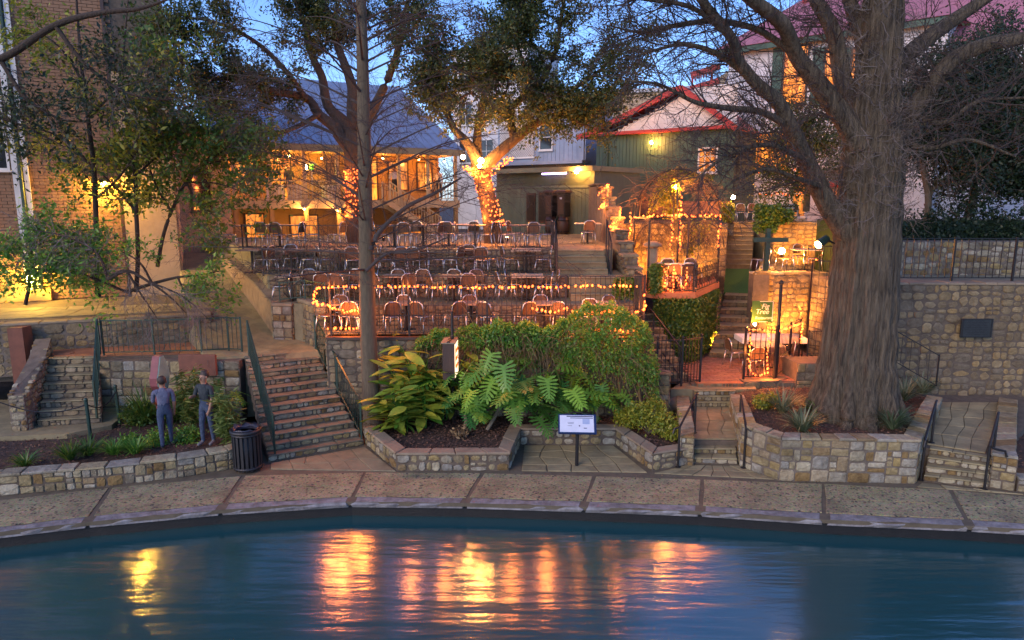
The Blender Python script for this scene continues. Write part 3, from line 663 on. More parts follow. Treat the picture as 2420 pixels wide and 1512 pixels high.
# ------------------------------------------------------------------ stairs
def stair(name, label, A, B, C, D, z0, z1, n, mk='stone_warm', tread='flag', core='mortar', stones=True, kind='rubble', seed=0, over=.025, mn=.10, mx=.40):
    """A, B first riser left and right; C, D last riser left and right"""
    A, B, C, D = [Vector((p[0], p[1], 0)) for p in (A, B, C, D)]; root = thing(name, label, 'stairs', (A.x, A.y, z0)); h = (z1 - z0) / n; rr = random.Random(seed)
    f = (C - A).normalized()
    for k in range(n):
        a, b = A.lerp(C, k / max(1, n - 1)), B.lerp(D, k / max(1, n - 1)); t = min(k + 1, n - 1) / max(1, n - 1)
        c, d = (B.lerp(D, t), A.lerp(C, t)) if k < n - 1 else (b + (D - B) / max(1, n - 1), a + (C - A) / max(1, n - 1))
        zt = z0 + h * (k + 1); i_ = f * .03
        st = MB().prism([(a + i_)[:2], (b + i_)[:2], (c + f * .1)[:2], (d + f * .1)[:2]], z0 - .06 if k < 2 else zt - 2.4 * h, zt - .028).obj('step', M[core], root)
        st['_b'] = [0, 0, 0]
        cuts = [0] + sorted(rr.uniform(.2, .8) for _ in range(rr.choice((1, 2)))) + [1]
        for u0, u1 in zip(cuts, cuts[1:]):
            if u1 - u0 < .05: continue
            p0, p1, p2, p3 = a.lerp(b, u0 + .004) - f * over, a.lerp(b, u1 - .004) - f * over, d.lerp(c, u1 - .004) + f * .02, d.lerp(c, u0 + .004) + f * .02
            m2 = MB(); zz = zt + rr.uniform(-.006, .004); q = [p0 + f * rr.uniform(-.012, .012), p1 + f * rr.uniform(-.012, .012), p2, p3]; cc = sum(q, Vector()) / 4; hi = [p + (cc - p).normalized() * .018 for p in q]
            m2.add([(p.x, p.y, zt - .027) for p in q] + [(p.x, p.y, zz - .014) for p in q] + [(p.x, p.y, zz) for p in hi], [(3, 2, 1, 0), (8, 9, 10, 11)] + [(b0 + e, b0 + (e + 1) % 4, b0 + 4 + (e + 1) % 4, b0 + 4 + e) for b0 in (0, 4) for e in range(4)])
            m2.obj('tread', M[tread], root)
        if stones: lay(root, (a + i_)[:2], (b + i_)[:2], zt - h + .001, zt - .028, mk, kind, mn, mx, .014, .07, seed=seed * 50 + k)
    return root
SA, SB, SCc, SD = (-5.65, 15.10), (-3.67, 16.22), (-7.05, 17.66), (-5.43, 18.58)
stair('great_stair', 'wide pale stone stair of twelve steps rising from the walkway beside the bin', SA, SB, SCc, SD, 0, 1.9, 12, 'stone_cream', 'tread', seed=11, mn=.12, mx=.5, over=.012)
m_ = MB(); m_.prism([(-7.6, 17.7), (-5.2, 18.5), (-5.2, 19.3), (-6.6, 19.9), (-11.2, 26.4), (-12.9, 26.4), (-9.4, 19.6), (-8.2, 17.8)], [.2] * 8, [1.9, 1.9, 1.9, 2.02, 3.98, 3.98, 2.02, 1.9]); struct(m_.obj('ramp_path', M['flag']))
fl = thing('landing_paving', None, None, (-6.5, 19, 1.9), kind='structure')
flags(fl, [(-7.25, 17.95), (-5.5, 18.85), (-6.3, 19.55), (-8.6, 19.5)], 5, 4, 1.925, M['flag'], .03, seed=9)
# patio approach: two short flights
PS = [G(1632, 1095), G(1742, 1098), G(1645, 1036, .45), G(1738, 1036, .45)]
stair('lower_patio_steps', 'three low stone steps from the walkway up towards the brick patio', PS[0][:2], PS[1][:2], PS[2][:2], PS[3][:2], 0, .45, 3, 'stone_cream', 'flag', seed=21, mn=.1, mx=.36)
qa, qb = G(1638, 1035, .45), G(1745, 1035, .45); qc, qd = G(1640, 958, .45), G(1738, 958, .45)
m_ = MB(); m_.prism([(qa.x - .05, qa.y - .1), (qb.x + .1, qb.y - .1), (qd.x + .1, qd.y + .3), (qc.x - .1, qc.y + .3)], -.05, .42); ld = struct(m_.obj('patio_landing', M['mortar']))
flags(ld, [(qa.x, qa.y - .04), (qb.x, qb.y - .04), (qd.x, qd.y), (qc.x, qc.y)], 3, 4, .45, M['flag'], .03, seed=14)
u0, u1, u2, u3 = G(1640, 962, .45), G(1738, 962, .45), G(1640, 922, .9), G(1740, 922, .9)
stair('upper_patio_steps', 'three warm lit stone steps just below the brick patio', u0[:2], u1[:2], u2[:2], u3[:2], .45, .9, 3, 'stone_cream', 'flag', seed=22, mn=.1, mx=.36)
struct(MB().prism([(u2.x - .6, u2.y + .15), (u3.x + .6, u3.y + .15), (6.9, 19.0), (4.9, 19.0)], .3, .89).obj('patio_apron', M['flag']))
a, b = G(1610, 1098), G(1618, 930, .75)
wall('cheek_wall', 'stepped pale stone cheek wall of the patio steps beside the yellow green shrub', [(b.x - .12, b.y + .4), (a.x - .02, a.y), (a.x + .26, a.y - .06)], .28, -.02, .66, 'stone_cream', 'ashlar', .14, .4, cap=.05, seed=33)
# steps by the great wall
rs = [G(2182, 1137), G(2335, 1155), G(2196, 1058, .6), G(2342, 1080, .6)]
stair('wall_steps', 'four wide shallow stone steps between the cypress planter and the end wall', rs[0][:2], rs[1][:2], rs[2][:2], rs[3][:2], 0, .6, 4, 'stone_cream', 'flag', seed=23, mn=.12, mx=.5)
m_ = MB(); m_.prism([(rs[2].x - .1, rs[2].y + .1), (rs[3].x + .2, rs[3].y + .1), (14.2, 17.6), (14.2, 18.7), (11.4, 18.7), (11.2, 17.1)], -.05, .57); ld2 = struct(m_.obj('wall_landing', M['mortar']))
flags(ld2, [(rs[2].x + .1, rs[2].y + .25), (rs[3].x + .05, rs[3].y + .25), (13.3, 17.9), (11.5, 17.9)], 4, 5, .605, M['flag'], .03, seed=15)
wall('end_cheek_wall', 'pale capped stone cheek beside the end bed of bare mulch', [(13.2, 17.9), (10.12, 13.72), (10.50, 13.50)], .36, -.02, .70, 'stone_cream', 'ashlar', .14, .4, cap=.05, seed=37)
wall('end_kerb', 'low pale stone kerb at the far end of the walkway slabs', [(10.55, 13.5), (13.5, 12.8)], .3, -.02, .25, 'stone_cream', 'ashlar', .14, .4, cap=.05, seed=38)
bed('end_bed', [(10.6, 13.8), (13.6, 13.0), (16, 17.0), (13.7, 17.8)], .40, 7, 1500)

# ------------------------------------------------------------------ terraces
T1, T2, T3, T4 = 2.47, 3.06, 3.70, 4.39
Y1, Y2, Y3, Y4, Y5 = 17.6, 19.2, 20.8, 22.4, 30.4
for nm, pl, z in (('front_terrace', [(-4.85, Y1 + .1), (3.55, Y1 + .1), (3.55, Y2 + .2), (-5.75, Y2 + .2), (-5.15, 18.75)], T1), ('second_terrace', [(-5.85, Y2 + .1), (3.55, Y2 + .1), (3.55, Y3 + .2), (-7.55, Y3 + .2), (-6.75, 19.85)], T2), ('third_terrace', [(-7.5, Y3 + .1), (3.45, Y3 + .1), (3.45, Y4 + .2), (-8.5, Y4 + .2)], T3)):
    struct(MB().prism(pl, z - 1.2, z).obj(nm, M['concrete']))
t4 = struct(MB().prism([(-8.5, Y4 + .1), (3.3, Y4 + .1), (3.9, 32.2), (-.6, 36.2), (-1.9, 35.0), (-12.9, 29.2)], T4 - 1.2, T4).obj('top_terrace', M['concrete']))
flags(t4, [(1.2, Y4 + .3), (3.2, Y4 + .3), (3.5, 32.6), (-.9, 32.6)], 5, 9, T4 + .012, M['flag'], .02, seed=18)
wall('terrace_front_wall', 'dark rubble retaining wall of the lowest dining terrace behind the plants', [(-4.85, Y1), (3.55, Y1)], .3, .0, T1 - .07, 'stone_dark', 'rubble', .22, .5, seed=41)
MB().box((-.65, Y1 + .12, T1 - .035), (8.4, .42, .07)).obj('edge_beam', M['dark_wood'], bpy.data.objects['terrace_front_wall'])
for nm, lab, xa, xb, y, z0, z1, sd in (('second_riser_wall', 'low grey stone riser behind the chairs of the lowest terrace', -5.75, 3.55, Y2, T1, T2, 42), ('third_riser_wall', 'low grey stone riser behind the chairs of the second terrace', -7.4, 1.7, Y3, T2, T3, 43), ('top_riser_wall', 'low grey stone riser below the railing of the top terrace', -8.4, 1.4, Y4, T3, T4, 44)):
    wall(nm, lab, [(xa, y), (xb, y)], .25, z0 + .002, z1 - .01, 'stone_dark', 'rubble', .13, .36, seed=sd)
stair('top_terrace_steps', 'four broad stone steps climbing to the top terrace beside the ruined wall', (1.46, 21.35), (3.0, 21.35), (1.46, 22.25), (3.0, 22.25), T3, T4, 4, 'stone_warm', 'flag', seed=51, stones=False, core='concrete')
stair('middle_terrace_steps', 'three broad stone steps between the second and third terraces', (1.72, 20.0), (3.15, 20.0), (1.72, 20.6), (3.15, 20.6), T2, T3, 3, 'stone_warm', 'flag', seed=52, stones=False, core='concrete')
# plastered wall slanting up the ramp, and its piers
sl = thing('ramp_wall', 'plastered wall with stone coping slanting up beside the ramp path', 'wall', (-6.5, 18.5, 1.9))
m_ = MB(); ribbon(m_, [(-11.2, 26.0), (-8.1, 21.5), (-6.95, 19.7)], .42, [2.0, 1.8, 1.6], [4.10, 3.38, 3.02]); m_.obj('core', M['plaster'], sl)
ks = [0, .2, .42, .62, .8, 1]; A_, B_, C_ = Vector((-11.2, 26.0, 4.10)), Vector((-8.1, 21.5, 3.38)), Vector((-6.95, 19.7, 3.02))
cp = [A_.lerp(B_, k / 4) for k in range(4)] + [B_, B_.lerp(C_, .5), C_]
for a, b in zip(cp, cp[1:]):
    d = (b - a).normalized(); n = Vector((-d.y, d.x, 0)).normalized(); a2, b2 = a + d * .008, b - d * .008
    m_ = MB(); q = [a2 - n * .05, b2 - n * .05, b2 + n * .5, a2 + n * .5]; m_.add([p + Vector((0, 0, .004)) for p in q] + [p + Vector((0, 0, .07)) for p in q], [(3, 2, 1, 0), (4, 5, 6, 7), (0, 1, 5, 4), (1, 2, 6, 5), (2, 3, 7, 6), (3, 0, 4, 7)]); m_.obj('coping', M['capstone'], sl)
wall('corner_pier', 'squared pale stone pier where the ramp wall meets the stair landing', [(-7.02, 19.75), (-6.93, 19.58), (-6.36, 19.52), (-6.30, 19.8)], .4, 1.8, 2.98, 'stone_cream', 'ashlar', .2, .5, cap=.08, capm='capstone', seed=61, caplen=2)
wall('stair_pier', 'stout stone pier at the head of the great stair handrail', [(-6.22, 19.7), (-5.42, 18.66), (-5.10, 18.60), (-5.04, 18.75)], .42, 1.6, 3.10, 'stone_warm', 'rubble', .2, .5, cap=.08, capm='capstone', seed=62, caplen=2)
wall('terrace_side_wall', 'dark stone side wall of the lowest terrace behind the great stair handrail', [(-5.12, 18.60), (-4.86, 17.58)], .3, .0, 2.44, 'stone_dark', 'rubble', .2, .5, seed=162)

# ------------------------------------------------------------------ brick patio and the climbing stair
PZ = 1.0
m_ = MB(); m_.prism([(5.0, 18.5), (9.6, 18.7), (9.9, 23.4), (5.4, 23.4)], -.05, PZ - .06); pt = struct(m_.obj('brick_patio', M['mortar']))
UB = MB().cbox((0, 0, 0), (1, 1, 1), .06).mesh('brick', M['paver'])
bw, bh = .31, .155; rr = random.Random(5); cnt = 0; spare = MB()
for j in range(30):
    for i in range(16):
        x = 5.1 + (i + (j % 2) * .5) * bw; y = 18.75 + j * bh
        if not (5.1 < x < 9.5 and 18.7 < y < 23.2): continue
        if x < 8.3 and cnt < 296:
            link('brick', UB, pt, (x, y, PZ - .03 + rr.uniform(-.003, .003)), (0, 0, rr.uniform(-.02, .02)), (bw - .012, bh - .012, .06)); cnt += 1
        else: spare.cbox((x, y, PZ - .03), (bw - .012, bh - .012, .06), .005)
o = spare.obj('brick_field', M['paver'], pt); o['kind'] = 'stuff'
wall('patio_threshold', 'single dark red threshold step at the mouth of the brick patio', [(5.15, 18.42), (6.45, 18.45)], .25, .85, PZ - .02, 'stone_warm', 'ashlar', .1, .4, seed=63, mortar='terracotta')
wall('patio_kerb', 'rough lit stone kerb under the iron patio fence', [(6.45, 18.46), (7.4, 18.55), (7.85, 18.9)], .35, .75, PZ + .02, 'stone_warm', 'rubble', .2, .6, seed=64)
wall('patio_side_plinth', 'pale block plinth behind the cypress at the patio edge', [(7.95, 18.6), (10.2, 18.7)], .9, .7, 1.5, 'stone_warm', 'ashlar', .25, .6, seed=65)
stair('patio_stair', 'narrow warm lit stone stair climbing from the brick patio to a green mat', (6.34, 21.5), (7.72, 21.3), (8.05, 25.8), (9.1, 25.6), PZ, 2.45, 8, 'stone_warm', 'flag', seed=53, mn=.12, mx=.5)
m_ = MB(); m_.prism([(8.25, 26.45), (9.35, 26.2), (10.2, 29.1), (9.05, 29.3)], [1.5] * 4, [2.46, 2.46, 3.1, 3.1]); tag(m_.obj('green_mat', M['turf']), 'bright green artificial grass mat on the sloping stair landing', 'mat')
stair('upper_stair', 'steep narrow stone stair of ten steps above the green mat', (9.1, 29.35), (10.22, 29.15), (10.25, 32.5), (11.3, 32.3), 3.1, 4.95, 10, 'stone_warm', 'flag', seed=54, stones=False, core='capstone')
struct(MB().prism([(3.9, 30.5), (9.0, 32.9), (11.5, 32.7), (12.4, 27.6), (24, 27.6), (24, 46), (3.9, 46)], 3.0, 4.94).obj('upper_terrace', M['concrete']))
# walls either side of that stair
wall('stair_side_wall', 'rough stone wall between the iron pergola and the upper stair', [(8.2, 26.4), (9.05, 29.3), (10.2, 32.6)], .6, 1.6, 5.0, 'stone_warm', 'rubble', .22, .6, seed=66)
wall('stair_foot_wall', 'bright lit rough stone edge at the foot of the climbing stair', [(6.95, 22.9), (8.0, 25.9)], .5, 1.0, 2.55, 'stone_warm', 'rubble', .2, .5, seed=166)
wall('niche_wall', 'glowing orange lit stone wall below the small lamp terrace', [(8.35, 23.5), (10.3, 23.6)], .5, PZ, 3.46, 'stone_warm', 'rubble', .16, .5, cap=.07, seed=67)
wall('niche_side_wall', 'stone wall along the climbing stair under the small lamp terrace', [(10.3, 28.4), (9.42, 25.9), (8.32, 23.5)], .5, 1.05, 3.46, 'stone_warm', 'rubble', .16, .5, cap=.07, seed=68)
struct(MB().prism([(8.9, 23.95), (13.0, 24.1), (13.0, 27.4), (10.4, 27.4), (9.6, 25.5)], 1.0, 3.46).obj('lamp_terrace', M['flag']))
wall('lamp_terrace_back_wall', 'rough stone wall washed in orange light behind the small lamp terrace', [(10.25, 27.1), (13.4, 27.1)], .6, 3.3, 5.08, 'stone_warm', 'rubble', .16, .55, cap=.06, seed=69)
wall('dim_block_wall', 'tall dim grey block wall in shade beside the cypress trunk', [(10.35, 23.5), (10.7, 21.0), (11.6, 20.2)], .5, .6, 3.4, 'stone_dark', 'ashlar', .2, .6, seed=70)

# ------------------------------------------------------------------ end walls beyond the cypress
wall('great_rubble_wall', 'huge golden rubble stone wall with a dark plaque beside the cypress', [(9.9, 18.75), (15.8, 18.6)], .6, .3, 3.70, 'stone_warm', 'rubble', .21, .52, cap=.06, capm='capstone', mortar='mortar', seed=71, gap=.02)
wall('fence_base_wall', 'white washed stone wall behind the iron fence above the rubble wall', [(11.2, 21.6), (15.0, 21.5), (20, 21.5)], .5, 3.3, 4.72, 'stone_cream', 'rubble', .2, .55, mortar='mortar_light', seed=72)
struct(MB().prism([(10.2, 19.3), (30, 19.2), (30, 22.0), (10.9, 22.0)], 2.9, 3.66).obj('upper_walk', M['concrete']))

# ------------------------------------------------------------------ low walls below the brick house
wall('platform_wall', 'honey coloured rubble wall holding the lamp lit platform of the brick house', [(-16.5, 17.6), (-13.9, 18.3), (-11.05, 19.3), (-8.95, 20.1)], .35, 1.2, 2.62, 'stone_warm', 'rubble', .2, .62, cap=.06, capm='capstone', mortar='mortar_light', seed=81, caplen=.8)
m_ = MB(); m_.prism([(-19, 17.5), (-13.9, 18.6), (-9.0, 20.4), (-9.6, 21.8), (-12.9, 26.6), (-19, 25)], 1.0, 2.66); pf = struct(m_.obj('house_platform', M['mortar']))
flags(pf, [(-16.6, 18.3), (-10.0, 20.5), (-10.7, 22.0), (-16.4, 20.9)], 9, 3, 2.685, M['flag'], .03, seed=25)
m_ = MB(); m_.prism([(-12.25, 17.75), (-11.0, 17.85), (-7.85, 18.25), (-8.3, 20.1), (-11.0, 19.45), (-13.2, 18.6)], .3, 1.86); lt = struct(m_.obj('tile_landing', M['mortar']))
flags(lt, [(-12.2, 17.8), (-7.95, 18.3), (-8.4, 19.9), (-12.9, 18.55)], 8, 4, 1.90, M['terracotta'], .04, gap=.01, seed=26, name='tile')
wall('landing_wall', 'pale block wall under the terracotta landing in shade', [(-10.95, 17.55), (-9.5, 17.55), (-8.2, 17.55), (-7.15, 17.5)], .3, .3, 1.84, 'stone_cream', 'ashlar', .25, .62, seed=82)
stair('garden_stair', 'dark stone garden stair climbing to the terracotta landing', (-11.74, 16.25), (-10.33, 16.55), (-12.2, 17.55), (-10.95, 17.7), .46, 1.9, 8, 'stone_dark', 'flag', seed=55, mn=.12, mx=.42, core='mortar')
cw = thing('garden_cheek_wall', 'stepped pale stone cheek wall beside the garden stair', 'wall', (-12.0, 16.0, .4))
CQ = [(-12.85, 18.1), (-12.45, 17.2), (-12.15, 15.95), (-11.80, 16.0)]
m_ = MB(); ribbon(m_, CQ, .36, .3, [2.3, 1.95, 1.35, 1.35]); m_.obj('core', M['mortar_light'], cw)
for i, (za, zb) in enumerate(((2.3, 1.95), (1.95, 1.35), (1.35, 1.35))):
    lay(cw, CQ[i], CQ[i + 1], .4, 2.3, 'stone_cream', 'rubble', .14, .36, seed=90 + i, top=lambda t, za=za, zb=zb: za + (zb - za) * t)
off_ = offset(CQ[:3], .36); lay(cw, off_[2], off_[1], .4, 2.2, 'stone_cream', 'rubble', .14, .36, seed=96, top=lambda t: 1.35 + .6 * t); lay(cw, off_[1], off_[0], .4, 2.2, 'stone_cream', 'rubble', .14, .36, seed=97, top=lambda t: 1.95 + .35 * t)
tag(MB().prism([(-13.50, 18.0), (-13.15, 18.08), (-13.12, 18.4), (-13.46, 18.35)], .4, [2.62, 2.62, 2.62, 2.62]).obj('red_pier', M['rust']), 'red plaster pier in front of the honey rubble wall', 'pier')
# ------------------------------------------------------------------ buildings
class Fr:
    """a facade frame: u along the front (seen from the river), w back into the house, z up"""
    def __init__(s, o, e):
        s.o = Vector((o[0], o[1], 0)); v = Vector((e[0], e[1], 0)) - s.o; s.L = v.length; s.d = v / s.L; s.n = Vector((-s.d.y, s.d.x, 0)); s.rz = math.atan2(s.d.y, s.d.x)
    def p(s, u, w, z): q = s.o + s.d * u + s.n * w; return Vector((q.x, q.y, z))
    def box(s, u0, u1, w0, w1, z0, z1, mb=None):
        mb = mb or MB(); q = [s.p(u0, w0, 0), s.p(u1, w0, 0), s.p(u1, w1, 0), s.p(u0, w1, 0)]; return mb.prism([(p.x, p.y) for p in q], z0, z1)
    def at(s, x, y, w=0.0):
        """where the sight line through (x, y) meets the plane w behind the front: (u, z)"""
        a, d, e = ray(x, y); D = Vector((a, d, 0)); q = s.o + s.n * w; t = (q.dot(s.n)) / D.dot(s.n); hit = D * t; return (hit - s.o).dot(s.d), CAM_H + e * t
def planks(parent, fr, u0, u1, w, z0, z1, m, wd=.16, name='plank', zt=None, th=.03):
    n = max(1, round((u1 - u0) / wd)); k = (u1 - u0) / n
    for i in range(n):
        a = u0 + k * i; top = zt(a + k / 2) if zt else z1
        if top - z0 < .1: continue
        fr.box(a + .006, a + k - .006, w - th + rnd.uniform(-.004, .004), w + .01, z0, top).obj(name, M[m], parent)
def window(parent, fr, u0, u1, z0, z1, w, frame='white', pane='glass', nu=1, nv=1, t=.07, sill=True):
    wi = fr.box(u0, u1, w - .03, w + .02, z0, z1).obj('window', M[pane], parent)
    m_ = MB()
    fr.box(u0 - t, u0, w - .07, w + .03, z0 - t, z1 + t, m_); fr.box(u1, u1 + t, w - .07, w + .03, z0 - t, z1 + t, m_); fr.box(u0, u1, w - .07, w + .03, z1, z1 + t, m_); fr.box(u0, u1, w - .07, w + .03, z0 - t, z0, m_)
    for i in range(1, nu): c = u0 + (u1 - u0) * i / nu; fr.box(c - .02, c + .02, w - .06, w - .028, z0, z1, m_)
    for i in range(1, nv): c = z0 + (z1 - z0) * i / nv; fr.box(u0, u1, w - .058, w - .029, c - .018, c + .018, m_)
    m_.obj('frame', M[frame], wi)
    if sill: fr.box(u0 - t - .05, u1 + t + .05, w - .14, w + .02, z0 - t - .06, z0 - t - .003).obj('sill', M[frame], wi)
    return wi
def globe_lamp(label, p, r=.12, mk='globe', arm=None, name='globe_lamp', stem=None):
    root = thing(name, label, 'lamp', p); MB().sphere(p, r, 12, 8).obj('globe', M[mk], root, True)
    MB().lathe([(r * .5, -r - .05), (r * .62, -r - .02), (r * .5, -r + .03)], p, 10).obj('collar', M['iron'], root)
    p = Vector(p)
    if arm is not None: MB().tube([p - Vector((0, 0, r + .03)), p + Vector(arm) * .5 - Vector((0, 0, r + .1)), p + Vector(arm)], .018, 6).obj('arm', M['iron'], root)
    if stem is not None: MB().tube([(p[0], p[1], p[2] - r), (p[0], p[1], stem)], .03, 8).obj('stem', M['iron'], root)
    return root

# ---- brick house
A = Fr((-18.6, 21.5), (-11.9, 24.5)); bh_ = thing('brick_house', 'tall brown brick house lit yellow by lanterns beside the platform', 'house', (-15, 23, 2.66))
A.box(0, A.L, .06, 7, 2.4, 13.5).obj('wall', M['mortar'], bh_)
BRK = MB().cbox((0, 0, 0), (1, 1, 1), .04).mesh('brick', M['brick']); bw, bhh = .31, .105; u_end = 5.75; cnt = 0; spare = MB()
for j in range(int((13.4 - 2.7) / bhh)):
    z = 2.7 + (j + .5) * bhh
    for i in range(-1, 20):
        u = (i + .5 + (j % 2) * .5) * bw
        if not (.15 < u < u_end): continue
        if 3.35 < u and cnt < 296 and 3.6 < z < 8.2: 
            q = A.p(u, .05 + rnd.uniform(-.004, .004), z); link('brick', BRK, bh_, q, (0, 0, A.rz), (bw - .014, .06, bhh - .014)); cnt += 1
        else: A.box(u - bw / 2 + .007, u + bw / 2 - .007, .02 + rnd.uniform(-.004, .004), .08, z - bhh / 2 + .007, z + bhh / 2 - .007, spare)
o = spare.obj('brick_field', M['brickfield'], bh_); o['kind'] = 'stuff'
A.box(5.76, A.L + .03, -.05, .055, 2.6, 10.2).obj('stucco_panel', M['stucco_tan'], bh_)
A.box(A.L + .035, A.L + .1, .0, 6.9, 2.6, 10.2).obj('side_stucco', M['stucco_tan'], bh_)
A.box(5.65, 5.75, -.06, .05, 2.6, 13.4).obj('corner_board', M['dark_wood'], bh_)
for u, wd, mk in ((2.72, .16, 'white'), (3.02, .14, 'white'), (1.75, .18, 'cream')): A.box(u, u + wd, -.06, .015, 2.68, 13.3).obj('pilaster', M[mk], bh_)
MB().tube([A.p(2.95, -.06, 2.7), A.p(2.95, -.06, 13.3)], .055, 8).obj('downpipe', M['iron_green'], bh_)
for z0, z1 in ((3.35, 5.3), (7.0, 9.6), (10.8, 13.0)): window(bh_, A, .7, 1.6, z0, z1, .03, 'white', 'win_warm' if z0 < 4 else 'glass', 2, 3)
window(bh_, A, 2.0, 2.6, 7.0, 9.6, .03, 'white', 'glass', 1, 3)
A.box(-.1, 3.4, -.16, .0, 2.68, 3.05).obj('plinth', M['stucco_yellow'], bh_)
u, z = A.at(245, 430, -.25); pl = A.p(u, -.28, z)
wl_ = thing('wall_lamp', 'hooded amber wall lamp on the brick house among the leaves', 'lamp', pl)
MB().lathe([(.05, .14), (.16, .02), (.17, 0), (.14, .01)], pl, 12).obj('hood', M['iron'], wl_, True); MB().sphere(pl - Vector((0, 0, .05)), .075, 10, 6).obj('bulb', M['globe_yellow'], wl_, True); MB().tube([pl + Vector((0, 0, .12)), A.p(u, .0, z + .2)], .02, 6).obj('arm', M['iron'], wl_)
u, z = A.at(72, 662, -.5); pl = A.p(u, -.5, z)
ln = thing('carriage_lantern', 'blazing yellow glass lantern low on the brick house wall', 'lantern', pl)
MB().box(pl, (.17, .17, .30), A.rz).obj('glass', M['lantern'], ln); MB().lathe([(.17, .16), (.10, .24), (.02, .30)], pl, 8).obj('cap', M['iron'], ln); MB().lathe([(.09, -.24), (.13, -.165)], pl, 8).obj('base', M['iron'], ln); MB().tube([pl + Vector((0, 0, -.22)), A.p(u, .0, z - .25)], .02, 6).obj('bracket', M['iron'], ln)

# ---- restaurant with the lit gallery
B = Fr((-12.4, 30.8), (-2.75, 36.2)); rb = thing('restaurant_house', 'long restaurant house with a lit orange gallery under a blue grey metal roof', 'house', (-7.5, 33.5, 3.4))
DZ = 5.94; EZ = 8.22
B.box(0, B.L, 2.6, 9, 3.3, EZ + .5).obj('wall', M['stucco_yellow'], rb)
B.box(-.2, B.L, 0, 2.58, DZ - .30, DZ).obj('deck', M['fascia'], rb)
B.box(-.25, B.L + .02, -.04, .0, DZ - .34, DZ + .03).obj('deck_fascia', M['cream'], rb)
B.box(-.2, B.L, -.02, 2.58, EZ + .02, EZ + .08).obj('ceiling', M['cream'], rb)
B.box(-.5, B.L + .1, -.34, -.26, EZ - .02, EZ + .28).obj('eave_fascia', M['fascia'], rb)
roof = MB(); q = [B.p(-.6, -.30, EZ + .30), B.p(B.L + .1, -.30, EZ + .30), B.p(B.L + .1, 8.8, EZ + 4.6), B.p(-.6, 8.8, EZ + 4.6)]
rf = roof.slab(q, .06).obj('roof', M['metal_roof'], rb)
for i in range(26):
    a, b = q[0].lerp(q[1], (i + .5) / 26) + Vector((0, 0, .02)), q[3].lerp(q[2], (i + .5) / 26) + Vector((0, 0, .02)); MB().bar(a, b, .035, .05).obj('seam', M['metal_roof'], rf)
dq = [B.at(488, 240, 3.2), B.at(556, 215, 3.2)]
ud = dq[0][0]; dm = thing('roof_vent', 'dark framed roof window set in the blue grey metal roof', 'skylight', B.p(ud, 3.0, EZ + 2))
zd = EZ + .30 + 4.3 * (3.3 / 9.1)
B.box(ud, ud + 1.35, 3.0, 3.9, zd - .1, zd + .62).obj('curb', M['dark_wood'], dm); B.box(ud + .08, ud + 1.27, 2.97, 3.0, zd + .06, zd + .54).obj('pane', M['glass'], dm); B.box(ud - .06, ud + 1.42, 2.92, 4.0, zd + .62, zd + .68).obj('lid', M['metal_roof'], dm)
for i in range(8):
    u = .15 + i * (B.L - .3) / 7
    B.box(u - .07, u + .07, .02, .16, DZ + .002, EZ + .02).obj('post', M['cream'], rb)
    B.box(u - .09, u + .09, .02, .2, 3.3, DZ - .30).obj('pier', M['stucco_yellow'], rb)
# gallery railing, one bar after another
USEG = [(0.2, 6.15), (9.3, B.L - .1)]
for (a, b), lab in zip(USEG, ('long cream painted balustrade along the lit restaurant gallery', 'short cream balustrade at the gallery end past the outside stair')):
    railing(lab, [B.p(a, .06, DZ), B.p(b, .06, DZ)], .92, .16, 'cream', .08, .035, .07, name='balustrade', low=.10)
# back wall of the gallery: doors, windows, pictures
for u0, u1, z0, z1, pane in ((.6, 1.6, DZ + .6, DZ + 2.0, 'win_warm'), (2.1, 3.1, DZ + .05, DZ + 2.05, 'win_orange'), (6.6, 7.5, DZ + .05, DZ + 2.05, 'win_orange'), (8.2, 9.2, DZ + .6, DZ + 2.0, 'win_warm'), (9.8, 10.6, DZ + .6, DZ + 2.0, 'win_warm')):
    window(rb, B, u0, u1, z0, z1, 2.58, 'dark_wood', pane, 2, 3, sill=False)
for u0, u1, z0, z1 in ((.9, 1.7, 3.4, 5.3), (3.0, 4.3, 3.4, 5.2), (5.4, 6.0, 3.4, 5.3), (8.9, 9.9, 3.4, 5.2)): window(rb, B, u0, u1, z0, z1, 2.58, 'dark_wood', 'win_warm', 1, 2, sill=False)
for x, y, w_, h_ in ((798, 408, 1.15, .95), (855, 395, .5, .55)):
    u, z = B.at(x, y, 2.5); pr = thing('framed_picture', 'large dark framed print on the gallery wall' if w_ > 1 else 'small dark framed print on the gallery wall behind the oak', 'picture', B.p(u, 2.5, z))
    B.box(u - w_ / 2, u + w_ / 2, 2.50, 2.565, z - h_ / 2, z + h_ / 2).obj('frame', M['dark_wood'], pr); B.box(u - w_ / 2 + .07, u + w_ / 2 - .07, 2.485, 2.498, z - h_ / 2 + .07, z + h_ / 2 - .07).obj('print', M['picture'], pr)
